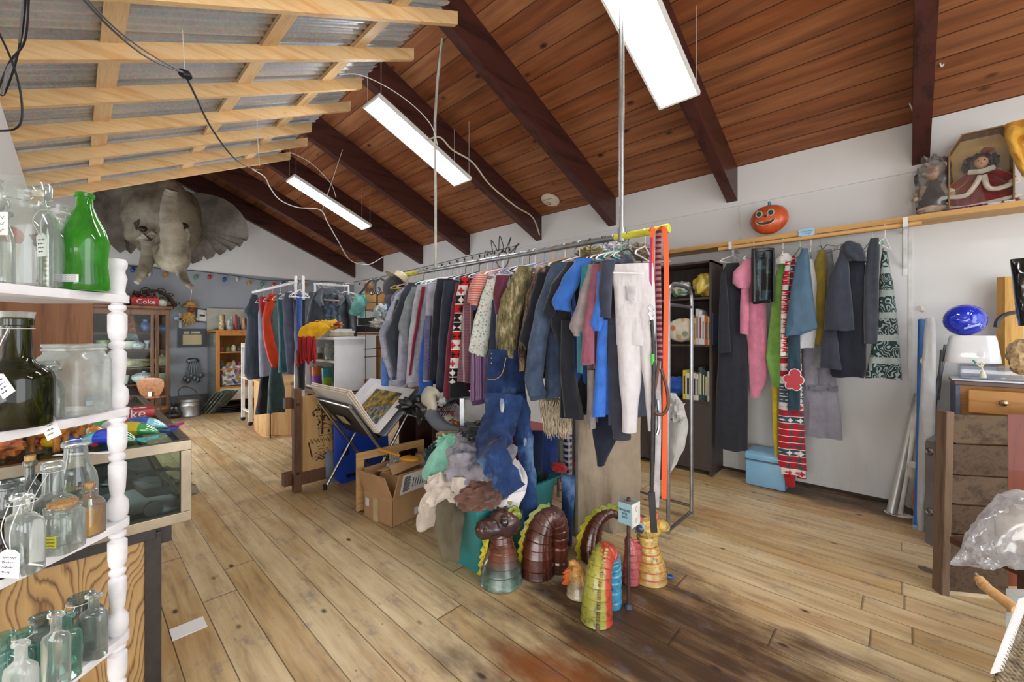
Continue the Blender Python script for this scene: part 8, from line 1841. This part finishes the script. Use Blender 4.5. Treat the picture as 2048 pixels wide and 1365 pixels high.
# quilt hanging from above at the right edge
qq = aY(2045, 310, 3.9)
one(silh([(236, 2014, 2120), (262, 2012, 2120), (290, 2020, 2120), (320, 2032, 2120), (348, 2046, 2120)], (qq.x, qq.y), 0, t=.12, amp=.03, freq=40, n=60), 'yellow_blanket', pat('vstripe', '#c98e2e', '#d9a848', '#e6ddcc', .8), 'yellow ribbed blanket hanging from above at the right edge', 'blanket')
# right hand clutter: dresser, lamp shade, ball
dres = thing('dresser', 'honey and dark wood dresser with one drawer pulled open', 'dresser', (.5, 4.35, 0)); DY = 4.1; hw2 = wood('#b07f46', '#8c5f30', 'X', 1.2, .45, 0, False); dkw = wood('#4a2a22', '#301813', 'X', 1.2, .4, .2, False)
dx0 = aY(1912, 770, DY).x; dx1 = dx0 + .6; dzt = aY(1925, 762, DY).z; 
MB().bb((dx0 + .02, DY + .02, .02), (dx1, YW - .06, dzt - .03)).build('carcass', hw2, dres, smooth=False); MB().bb((dx0 - .01, DY - .01, dzt - .03), (dx1 + .02, YW - .05, dzt)).build('top', dkw, dres, smooth=False, bev=.004)
MB().bb((dx0, DY + .01, .0), (dx0 + .02, YW - .05, dzt - .03)).build('side', plain('#5f6b86', .5), dres, smooth=False)
zc = aY(1960, 800, DY).z
for zz in (zc, zc - .2, zc - .4):
    y0_ = DY - (.1 if zz == zc else -.0); d_ = MB().bb((dx0 + .05, y0_, zz - .075), (dx1 - .06, y0_ + .02, zz + .07)).build('drawer', hw2, dres, smooth=False, bev=.004)
    for fx__ in (.3, .7): MB().lathe([(0, 0), (.02, 0), (.012, .012), (.018, .02), (0, .028)], n=16, M=frame((dx0 + .05 + (dx1 - dx0 - .11) * fx__, y0_, zz), (0, -1, 0))).build('knob', metal('#a89a80', .35), d_)
MB().bb((dx0 + .055, DY - .08, zc - .07), (dx0 + .065, DY + .2, zc + .05)).build('drawer_side', hw2, dres, smooth=False)
tray = thing('clear_tray', 'shallow clear plastic tray lying on the dresser', 'tray', (dx0 + .3, DY + .1, dzt)); tz2 = dzt
MB().bb((dx0 - .02, DY - .02, tz2 + .001), (dx0 + .6, DY + .3, tz2 + .012)).build('base', plain('#c9d0dc', .2, coat=.4), tray, bev=.004); MB().bb((dx0 + .02, DY + .02, tz2 + .013), (dx0 + .56, DY + .26, tz2 + .1)).build('tub', glass('#e6edf6', .3, '#9fb0c6', .06, 1.2, .25, '#c3ccd9'), tray, bev=.01)
shd = thing('plastic_lampshade', 'glossy white upturned plastic bowl shade on the dresser', 'lampshade', (dx0 + .25, DY + .1, tz2 + .1)); sc0 = aY(1890, 726, DY + .02); sc1 = aY(2010, 728, DY + .02); cxm = (sc0.x + sc1.x) / 2; rw_ = (sc1.x - sc0.x) / 2; zl_ = aY(1950, 728, DY).z; zh_ = aY(1950, 672, DY + .1).z
MB().lathe([(rw_ * .98, 0), (rw_, .004), (rw_ * .94, (zh_ - zl_) * .4), (rw_ * .86, (zh_ - zl_) * .85), (rw_ * .8, (zh_ - zl_)), (0, (zh_ - zl_))], (cxm, DY + .14, max(zl_, tz2 + .101)), 36, sq=(1, .62), p=3.0).build('bowl', plain('#dcdde2', .12, 0, .02, coat=1.0), shd)
zb_ = max(zl_, tz2 + .101) + (zh_ - zl_)
soc = thing('soccer_ball', 'shiny blue soccer ball resting on the white bowl shade', 'ball', (cxm - .02, DY + .14, zb_)); bcx = aY(1930, 644, DY + .12)
rbl = .108
def ball_mat():
    g = NG('blue_soccer_ball'); v = g.co()
    g.set('Base Color', g.ramp(g.noise(v, 3, 3), [(.3, '#1428b0'), (.7, '#1f3fd8')])); g.set('Roughness', .12); g.set('Coat Weight', .8); return g.m
bm = bmesh.new(); bmesh.ops.create_icosphere(bm, subdivisions=1, radius=1.0)
ico = bmesh.new(); bmesh.ops.create_icosphere(ico, subdivisions=1, radius=1.0); bm.free()
ph_ = (1 + 5 ** .5) / 2; iv = [Vector(p).normalized() for p in [(0, 1, ph_), (0, -1, ph_), (0, 1, -ph_), (0, -1, -ph_), (1, ph_, 0), (-1, ph_, 0), (1, -ph_, 0), (-1, -ph_, 0), (ph_, 0, 1), (-ph_, 0, 1), (ph_, 0, -1), (-ph_, 0, -1)]]; ico.free()
fc3 = [(iv[i] + iv[j] + iv[k]).normalized() for i in range(12) for j in range(i) for k in range(j) if (iv[i] - iv[j]).length < 1.2 and (iv[j] - iv[k]).length < 1.2 and (iv[i] - iv[k]).length < 1.2]
m = MB(); m.ell((0, 0, 0), (1, 1, 1), 96, 64); C_ = [(p, 1.03) for p in iv] + [(p, 1.0) for p in fc3]; rotb = Matrix.Rotation(.5, 3, 'X') @ Matrix.Rotation(.9, 3, 'Z')
cen = Vector((bcx.x, DY + .14, zb_ + rbl + .001))
for v in m.v:
    n_ = v.normalized(); q = rotb @ n_; s_ = sorted([p.dot(q) * w_ for p, w_ in C_], reverse=True); g_ = min(1, (s_[0] - s_[1]) / .035); v.x, v.y, v.z = cen + n_ * rbl * (1 - .028 * (1 - g_) ** 2)
m.build('ball', ball_mat(), soc)
for k, s in enumerate((0, 1)): 
    m = MB(); m.tube([cen + Vector((math.sin(a) * math.cos(b_), -math.cos(a) * math.cos(b_), math.sin(b_))) * (rbl + .001) for a, b_ in [(t * .75 - .1, -.62 + .30 * t + .07 * s) for t in [i / 10 for i in range(11)]]], .0035, 6); m.build('white_stroke', plain('#b9c6f0', .3), soc)
M9 = frame(cen + Vector((.045, -.088, -.038)), (.4, -.85, -.35), (1, .45, .15)); text('lettering', 'Smiley!', .03, M9, plain('#c9d4f6', .3), soc, .001)
cord = thing('green_white_cord', 'short white cord with plug knotted over the bowl shade rim', 'cord', (cxm, DY - .1, tz2)); p_ = [aY(1947, 722, DY - .06), aY(1953, 728, DY - .07), aY(1962, 734, DY - .07), aY(1968, 727, DY - .06), aY(1962, 728, DY - .07), aY(1966, 742, DY - .07)]
MB().tube(smooth_path(p_, 6), .0045, 6).build('cord', plain('#d8d4c0', .5), cord); MB().tube([aY(1966, 742, DY - .07), aY(1967, 756, DY - .07)], [.01, .016], 10).build('plug', plain('#e0dccb', .5), cord)
MB().tube([aY(1946, 721, DY - .06), aY(1952, 727, DY - .07)], .006, 6).build('green_tip', plain('#3aa070', .5), cord)
# ---- leaning things between the bin and the crate
wl = thing('ironing_board', 'ironing board in pale grey cloth cover standing on end', 'ironing board', (.05, 4.4, 0)); ib0 = aY(1850, 1050, 4.1)
IY = 4.15
silh([(636, 1852, 1868), (650, 1850, 1872), (720, 1845, 1872), (850, 1838, 1870), (950, 1836, 1862), (1062, 1835, 1850)], (aY(1855, 900, IY).x, IY), -20, t=.06, amp=.006, topt=.8).build('padded_board', cl('#b4b5b8', .8, .06), wl)
MB().tube([aY(1892, 690, IY + .15), aY(1870, 800, IY + .1), aY(1852, 1020, IY - .05)], .012, 8).tube([aY(1884, 700, IY + .1), aY(1876, 800, IY + .12)], .01, 8).build('leg_tube', metal('#8d9094', .4), wl)
bp_ = thing('blue_pole', 'blue plastic wrapped pole with white end cap leaning on the wall', 'pole', aZ(1834, 1060, 0))
MB().tube([aZ(1834, 1058, 0) + Vector((0, 0, .01)), aY(1840, 900, 4.2), aY(1843, 640, 4.5)], .021, 14).build('pole', plain('#2f66ac', .4, 0, .08), bp_)
MB().tube([aY(1837, 617, 4.48), aY(1846, 620, 4.52)], .02, 14).build('end_cap', plain('#dcd9cf', .5), bp_); MB().tube([aZ(1834, 1060, 0) + Vector((0, 0, .004)), aZ(1834, 1050, 0) + Vector((0, 0, .04))], .023, 14).build('end_cap', plain('#a9c0d8', .5), bp_)
one(MB().prism([(0, 0), (.035, .07), (.07, -.0), (.035, -.08)], aY(1839, 722, 4.3), (1, 0, 0), (0, 0, 1), (0, .003, 0)), 'card_tag', plain('#cdb98e', .7), 'tan card tag hanging on the blue pole', 'tag', smooth=False)
tb_ = plain('#c3c3c0', .4, .5, .08)
t0 = aZ(1783, 1030, 0); one(MB().tube([t0 + Vector((0, 0, .012)), aY(1835, 790, YW - .06)], [.033, .022], 16), 'metal_tube', tb_, 'grey metal tube leaning on the wall, left one of the pair', 'tube')
t1 = aZ(1797, 1030, 0); tbx = thing('flanged_tube', 'pale tube with round foot flange leaning beside the grey one', 'tube', t1); MB().tube([t1 + Vector((0, 0, .008)), aY(1838, 800, YW - .1)], [.026, .02], 16).build('tube', plain('#dad9d4', .4), tbx); MB().lathe([(0, 0), (.07, 0), (.07, .006), (0, .008)], t1 + Vector((0, 0, .001)), 20, sq=(1.2, .8)).build('flange', plain('#e2e1dc', .4), tbx)
one(silh([(975, 1828, 1838), (1000, 1824, 1840), (1022, 1826, 1836)], (aY(1830, 1000, 4.35).x, 4.35), 0, t=.05, amp=.004, lv=10), 'orange_cloth', cl('#b04a1c'), 'rust orange folded cloth standing behind the blue pole', 'cloth')
one(MB().tube([aZ(1822, 1015, 0) + Vector((0, .0, .02)), aY(1826, 930, 4.4)], [.04, .035], 12), 'plastic_nozzle', plain('#d3cfc8', .4), 'off white plastic pipe piece behind the tubes', 'pipe')
# grey folding case with round bolts
sc_ = thing('folding_table', 'grey folded table standing on edge with two round bolts', 'folding table', (.1, 3.6, 0)); gq = aZ(1862, 1092, 0); gr_ = plain('#7a7672', .45, .3, .08)
gx0, gx1 = aZ(1850, 1085, 0), aZ(1869, 1096, 0); GZ = aD(1860, 885, gx1.dot(Vector((fx, fy, 0)))).z
e_ = gx1 - gx0; e_.z = 0; bk2 = Vector((.12, .6, 0))
MB().prism([(0, .03), (.02, 0), (.98, 0), (1, .03), (1, GZ - .03), (.9, GZ), (.1, GZ), (0, GZ - .03)], gx0 * 1.0 - Vector((0, 0, gx0.z)), e_, (0, 0, 1), bk2).build('folded_panel', gr_, sc_, smooth=False, bev=.003)
MB().prism([(0, .05), (1, .05), (1, GZ + .03), (0, GZ + .03)], gx0 + e_ * 1.05 + bk2 * .3, e_ * .5, (0, 0, 1), bk2 * .7).build('second_panel', plain('#3f3c3a', .5), sc_, smooth=False)
nn_ = Vector((e_.y, -e_.x, 0)).normalized(); nn_ = -nn_ if nn_.y > 0 else nn_
for z in (.22, .62): 
    k = MB().lathe([(0, 0), (.026, 0), (.024, .008), (.016, .012), (.012, .006), (0, .006)], n=20, M=frame(gx0 + e_ * .5 + Vector((0, 0, z)) , nn_)).build('round_bolt', metal('#8a8884', .35), sc_)
# weathered plank crate standing on end
crt = thing('plank_crate', 'weathered brown wooden plank panel with side rail standing upright', 'crate', aZ(1885, 1190, 0)); wz = wood('#5a4939', '#3a2d24', 'Y', 1.6, .85, 0, False); wz2 = wood('#524031', '#33281f', 'Y', 1.2, .85, 0, True)
k0 = aZ(1884, 1192, 0); k0.z = 0; d0 = Vector(k0.xy).dot(Vector((fx, fy))); kt = aD(1905, 824, d0).z
# far right end of the panel
k1 = aZ(2000, 1222, 0) if False else aZ(2008, 1205, 0); k1.z = 0; uu = (k1 - k0); ww = Vector((-uu.y, uu.x, 0)).normalized()
lean = Vector((.0, .0, 0))
e1 = aZ(1870, 1180, 0) - k0; e1.z = 0
MB().slab(k0, uu.normalized() * .035, ww * .07, Vector((0, 0, kt)) + uu * .08).build('side_rail', wood('#6d5847', '#4c3c30', 'Z', 1.6, .85, 0, False), crt, smooth=False, bev=.004)
zz = .02; hts = [.2, .19, .2, .2, .21, .2]; s_ = (kt - .03) / sum(hts)
for k, h_ in enumerate(hts):
    MB().slab(k0 + uu.normalized() * .036 + ww * (.02 + .004 * (k % 2)), uu, ww * .018, (0, 0, h_ * s_ - .008)).build('plank', wz if k % 2 else wz2, crt, smooth=False, bev=.002).location = (0, 0, zz); zz += h_ * s_
MB().slab(k0 + uu.normalized() * .036 + ww * .018, uu, ww * .012, (0, 0, .02)).build('light_strip', plain('#b3a184', .8), crt, smooth=False).location = (0, 0, 0)
# reddish cabinet edge and pale upright behind
rq = aZ(2022, 1210, 0); rcb = thing('cherry_cabinet', 'reddish cherry wood cabinet edge at the right picture border', 'cabinet', (rq.x + .3, rq.y, 0)); rz2 = aD(2025, 830, 2.35).z
cA = aD(2016, 1200, 2.3); cA.z = 0
MB().slab(cA, LD(.5, 0), cA.normalized() * .12, (0, 0, .95)).build('body', wood('#6d2e1a', '#4c1e12', 'Z', 1.2, .35, .3, False), rcb, smooth=False)
up_ = thing('pine_upright', 'honey pine board upright behind the plank panel at the right', 'board', aD(2020, 700, 2.9)); a = aD(2010, 830, 2.9)
MB().slab(Vector((a.x, a.y, 0)), LD(.13, 0), LD(0, .05), (0, 0, 1.80)).build('board', wood('#c79a52', '#a87c3c', 'Z', 1.2, .5, 0, False), up_, smooth=False)
hk = aD(2005, 640, 2.8); one(MB().tube(smooth_path([aD(1993, 655, 2.8), aD(1996, 641, 2.8), aD(2010, 630, 2.8), aD(2035, 624, 2.82)], 6), .014, 8), 'umbrella', plain('#2c2c2e', .4), 'black curved umbrella handle sticking out at the right edge', 'umbrella')
one(silh([(516, 2020, 2100), (560, 2024, 2100), (620, 2030, 2100), (650, 2036, 2100)], (aD(2045, 560, 2.4).x, aD(2045, 560, 2.4).y), 0, t=.12, amp=.02), 'black_plastic_bag', plain('#17181c', .15, 0, .3, 10, bump=.6, bs=14, coat=.6), 'shiny black plastic bag hanging at the right edge', 'bag')
one(MB().ell(aD(2046, 715, 2.3), (.06, .06, .1), 20, 14, amp=.3, fr=5), 'wicker_ball', plain('#b59a74', .7, 0, .3, 50, bump=1, bs=70), 'tan woven basket edge at the right edge above the planks', 'basket')
# plastic wrapped bundle
cp = aD(2040, 1075, 1.75); wr = thing('plastic_wrapped_bundle', 'bundle wrapped in crinkled clear plastic jutting in from the right', 'bundle', cp); whp = glass('#f6f7f9', .3, '#c3c6cc', .12, 2.2, .3, '#dcdce0')
m = MB(); Q = smooth_path([aD(1900, 1128, 1.75), aD(1925, 1118, 1.75), aD(1960, 1098, 1.72), aD(2005, 1072, 1.7), aD(2060, 1065, 1.68), aD(2130, 1070, 1.68)], 8)
def prof(i, L): t = i / (L - 1); return interp([(0, .003), (.15, .02), (.35, .06), (.55, .11), (.75, .15), (1, .17)], t)
L = len(Q); rings = []
for i, p in enumerate(Q):
    r0 = prof(i, L); rg = []
    for k in range(40):
        a = 2 * PI * k / 40; q = 1 + .22 * noise.noise(Vector((math.cos(a) * 2.2, math.sin(a) * 2.2, i * .16))) + .13 * noise.noise(Vector((math.cos(a) * 5, math.sin(a) * 5, i * .5))) + .06 * abs(noise.noise(Vector((math.cos(a) * 11, math.sin(a) * 11, i * .9)))); rg.append(p + LD(0, math.cos(a) * r0 * .7 * q, math.sin(a) * r0 * 1.0 * q))
    rings.append(rg)
m.loft(rings, True); m.build('plastic', whp, wr); MB().ell(aD(2075, 1068, 1.7), (.11, .1, .1), 20, 12, amp=.3, seed=4).build('wrapped_item', plain('#c9beb4', .7), wr)
cs = thing('carrying_crate', 'support table edge under the plastic wrapped bundle', 'table', aD(2090, 1140, 1.7)); a = aD(2052, 1140, 1.72)
MB().slab((a.x, a.y, a.z - .04), LD(.4, 0), LD(0, .3), (0, 0, .03)).build('table_top', dkw, cs, smooth=False); MB().slab((a.x, a.y, 0), LD(.03, 0), LD(0, .03), (0, 0, a.z - .04)).build('leg', dkw, cs, smooth=False)
# rolling pin handle, white folder and wicker tray bottom right
rp_ = thing('wooden_roller', 'wooden roller with metal pin sticking up from a box', 'roller', aD(1975, 1170, 1.5)); pinw = wood('#c9a06e', '#b58754', 'Z', 3, .5, 0, False)
MB().tube([aD(1958, 1158, 1.5), aD(1975, 1178, 1.46), aD(2035, 1222, 1.36)], [.014, .017, .018], 14).build('roller', pinw, rp_); MB().tube([aD(1951, 1148, 1.52), aD(1960, 1160, 1.5)], .005, 8).build('pin', chrome, rp_)
MB().tube(smooth_path([aD(1955, 1160, 1.49), aD(1953, 1168, 1.48), aD(1965, 1180, 1.46), aD(1978, 1168, 1.46)], 5), .0016, 5).build('wire_loop', plain('#9a7a5a', .5), rp_)
bxb = aD(2010, 1250, 1.4); pcb = thing('clear_bin', 'cloudy plastic bin at the bottom right under the roller', 'bin', (bxb.x, bxb.y, 0))
q = aD(2012, 1225, 1.38); MB().slab((q.x, q.y, 0), LD(.3, -.02), Vector((q.x, q.y, 0)).normalized() * .2, (0, 0, q.z)).build('bin', glass('#d9dcdc', .3, '#9aa0a0', .1, 1, .3, '#b9bbb8'), pcb, smooth=False)
wf = thing('white_folder', 'white plastic folder standing in the wicker tray', 'folder', aD(2020, 1280, 1.1)); f0, f1 = aD(1983, 1350, 1.02), aD(2040, 1200, 1.2)
MB().slab(f0, f1 - f0, LD(.035, .004, .006), LD(0, .004)).build('folder', plain('#e6e6e8', .4, 0, .02), wf, smooth=False, bev=.001); wfe = MB().slab(f0.lerp(f1, .35) + LD(.02, -.002), (f1 - f0) * .2, LD(.02, 0, .004), LD(0, .003)).build('slot', plain('#8a8a84', .5), wf, smooth=False)
wk = thing('wicker_tray', 'grey brown woven wicker tray in the bottom right corner', 'basket', aD(2040, 1320, 1.0)); wmt = plain('#8f8068', .8, 0, .3, 60, bump=.6, bs=90)
m = MB()
for r_ in range(9):
    off = r_ * .018; A_ = aD(2000, 1372, 1.0) + LD(off, .002 * r_, -.0); B_ = aD(2052, 1225, 1.17) + LD(off, .002 * r_)
    P = [A_.lerp(B_, k / 44) + LD(0, -.006 * (1 if (k + r_) % 2 else -1)) for k in range(45)]; m.tube(P, .009, 6)
m.build('weave', wmt, wk); m = MB()
for k in range(12):
    A_ = aD(2000, 1372, 1.0).lerp(aD(2052, 1225, 1.17), k / 11); m.tube([A_ + LD(-.008, .004), A_ + LD(.15, .02)], .006, 6)
m.build('stakes', plain('#5c4f3c', .8), wk)
wst = thing('wicker_stand', 'dark stool carrying the wicker tray in the corner', 'stool', LD(1.38, 1.0, 0)); MB().slab(LD(1.2, .76, .47), LD(.4, 0), LD(0, .26), (0, 0, .03)).build('seat', dkw, wst, smooth=False)
for (l, d_) in ((1.21, .77), (1.56, .77), (1.21, .98), (1.56, .98)): MB().slab(LD(l, d_, 0), LD(.03, 0), LD(0, .03), (0, 0, .47)).build('leg', dkw, wst, smooth=False)
# puzzle shaped wooden scrap on the floor
q = aZ(1850, 1143, .001); one(MB().prism([(0, 0), (.09, -.02), (.1, .01), (.06, .02), (.055, .045), (.03, .03), (.0, .05), (-.03, .03), (-.02, .01)], q, (1, 0, 0), (0, 1, 0), (0, 0, .008)), 'metal_bracket', plain('#6d665c', .6), 'small grey brown notched bracket lying on the floor by the planks', 'bracket', smooth=False)

# ---------------------------------------------------------------- overhead wires, conduits and hooks
wblk = plain('#1d1d1f', .5); wwht = plain('#dadad8', .5)
def wire_obj(lab, pts, r_, mt, name='cable', cat='cable'): return one(MB().tube(smooth_path([aD(*p) for p in pts], 8), r_, 6), name, mt, lab, cat)
wc = thing('light_cable', 'black and white power cable swooping below the metal roof', 'cable', aD(400, 200, 2.6))
MB().tube(smooth_path([aD(150, -20, 1.5), aD(225, 60, 1.7), (aD(300, 118, 1.95)), aD(371, 147, 2.25)], 8), .005, 6).tube(smooth_path([aD(158, -20, 1.5), aD(232, 58, 1.7), (aD(306, 112, 1.95)), aD(371, 147, 2.25)], 8), .004, 6).build('upper_run', plain('#55565a', .5), wc)
MB().ell(aD(371, 149, 2.25), (.02, .03, .022), 14, 8, amp=.6).build('connector', wblk, wc)
MB().tube(smooth_path([aD(373, 155, 2.25), aD(390, 190, 2.4), aD(425, 260, 2.9), aD(470, 318, 3.6), aD(505, 338, 4.3), aD(525, 340, 4.7)], 8), .006, 6).build('black_run', wblk, wc)
MB().tube(smooth_path([aD(505, 339, 4.3), aD(530, 355, 4.75), aD(540, 375, 4.8), aD(560, 400, 4.9), aD(595, 415, 5.0), aD(640, 420, 5.1), aD(655, 445, 5.2), aD(675, 480, 5.5), aD(700, 520, 6.0), aD(735, 530, 6.4), aD(765, 515, 6.8)], 8), .006, 6).build('white_run', wwht, wc)
wire_obj('thin white wire holding the cable connector', [(365, 60, 2.24), (367, 100, 2.25), (369, 145, 2.25)], .002, wwht, 'support_wire', 'wire')
wire_obj('thin white wire holding the cable near the far light', [(514, 240, 3.7), (515, 270, 4.0), (519, 332, 4.3)], .003, wwht, 'support_wire', 'wire')
wire_obj('looped white wire right of the far light', [(685, 300, 5.2), (665, 360, 5.2), (645, 420, 5.15)], .003, wwht, 'support_wire', 'wire')
wire_obj('white twin cable arching beside the middle light', [(678, 150, 3.3), (720, 150, 3.4), (775, 175, 3.5), (825, 210, 3.6), (862, 250, 3.7), (875, 290, 3.75)], .004, wwht)
wire_obj('white cable looping from the middle light to the beam', [(855, 280, 3.9), (880, 275, 3.9), (905, 300, 3.95), (945, 325, 4.0), (980, 370, 4.2), (1030, 412, 4.5), (1065, 435, 4.9), (1079, 470, 5.1)], .008, plain('#b9ae98', .6))
wire_obj('thin white cable curving above the far light', [(580, 305, 5.6), (620, 325, 5.6), (660, 365, 5.7), (672, 395, 5.8)], .004, wwht)
for k, pts in enumerate(([(52, -10, 1.5), (45, 60, 1.55), (30, 130, 1.6), (10, 185, 1.65), (0, 190, 1.65)], [(58, -10, 1.5), (50, 80, 1.55), (22, 120, 1.6), (8, 150, 1.6), (-10, 195, 1.6)], [(-5, 60, 1.5), (22, 118, 1.5), (40, 180, 1.5), (44, 235, 1.5), (30, 258, 1.5), (-5, 262, 1.5)], [(48, -10, 1.5), (40, 70, 1.55), (35, 110, 1.6), (14, 140, 1.6), (5, 190, 1.6)])):
    wire_obj(['dark cable in the bundle hanging at the top left corner', 'second dark cable in the top left bundle', 'single black cable looping down at the left edge', 'thin grey cable in the top left bundle'][k], pts, .0035, wblk if k != 3 else plain('#77787c', .5))
hkm = plain('#d9d6d2', .4)
wire_obj('white wire hook hanging left of the right beam', [(1821, 135, 3.2), (1819, 200, 3.2), (1823, 215, 3.2), (1831, 235, 3.2)], .005, hkm, 'wire_hook', 'hook')
wire_obj('long white wire hook hanging right of the right beam', [(1889, 0, 2.9), (1892, 70, 2.9), (1891, 110, 2.9), (1885, 132, 2.9), (1880, 125, 2.9), (1881, 85, 2.9)], .005, hkm, 'wire_hook', 'hook')
# round smoke alarm sign on the planks
sy = 4.0; sdq = None
best = min(((abs(aY(1101, 399, yy / 100).z - ceilz(yy / 100)), yy / 100) for yy in range(250, 464)))[1]; sdq = aY(1101, 399, best)
sdm = thing('smoke_alarm', 'round cream smoke alarm cover on the plank ceiling', 'smoke alarm', sdq); nC = Vector((0, -SL, -1)).normalized()
Mq = frame(sdq + nC * .003, nC, (1, 0, 0)); MB().lathe([(0, .03), (.1, .028), (.125, .015), (.125, 0), (0, 0)], n=32, M=Mq).build('cover', plain('#d8cdb8', .5, 0, .04), sdm)
text('lettering', 'DO NOT PAINT', .022, Mq @ Matrix.Translation((.0, .045, .031)) @ Matrix.Rotation(0, 4, 'Z'), plain('#8a4a3a', .6), sdm, .0004)
MB().lathe([(.022, .0295), (.028, .0295), (.028, .032), (.022, .032), (.022, .0295)], n=20, M=Mq @ Matrix.Translation((-.04, -.03, 0))).build('round_mark', plain('#7a3a30', .6), sdm)
# iron sun on the wall behind the pipe
sun = thing('iron_sun', 'black wire sun burst decoration on the back wall', 'wall decoration', aY(1005, 500, YW - .01)); m = MB(); c = aY(1005, 520, YW - .015); irn = plain('#26262a', .5)
fl = [(968, 518), (972, 502), (985, 508), (982, 480), (990, 492), (997, 503), (999, 472), (1006, 490), (1009, 505), (1022, 474), (1018, 492), (1020, 506), (1038, 486), (1030, 500), (1028, 516)]
m.tube(smooth_path([aY(x, y, YW - .015) for x, y in fl], 4), .006, 6); m.tube([c + Vector((.13 * math.cos(a), 0, .13 * math.sin(a))) for a in [2 * PI * k / 30 for k in range(31)]], .006, 6); m.tube([c + Vector((.0, 0, .13)), c + Vector((0, 0, .16))], .006, 6); m.build('iron_outline', irn, sun)
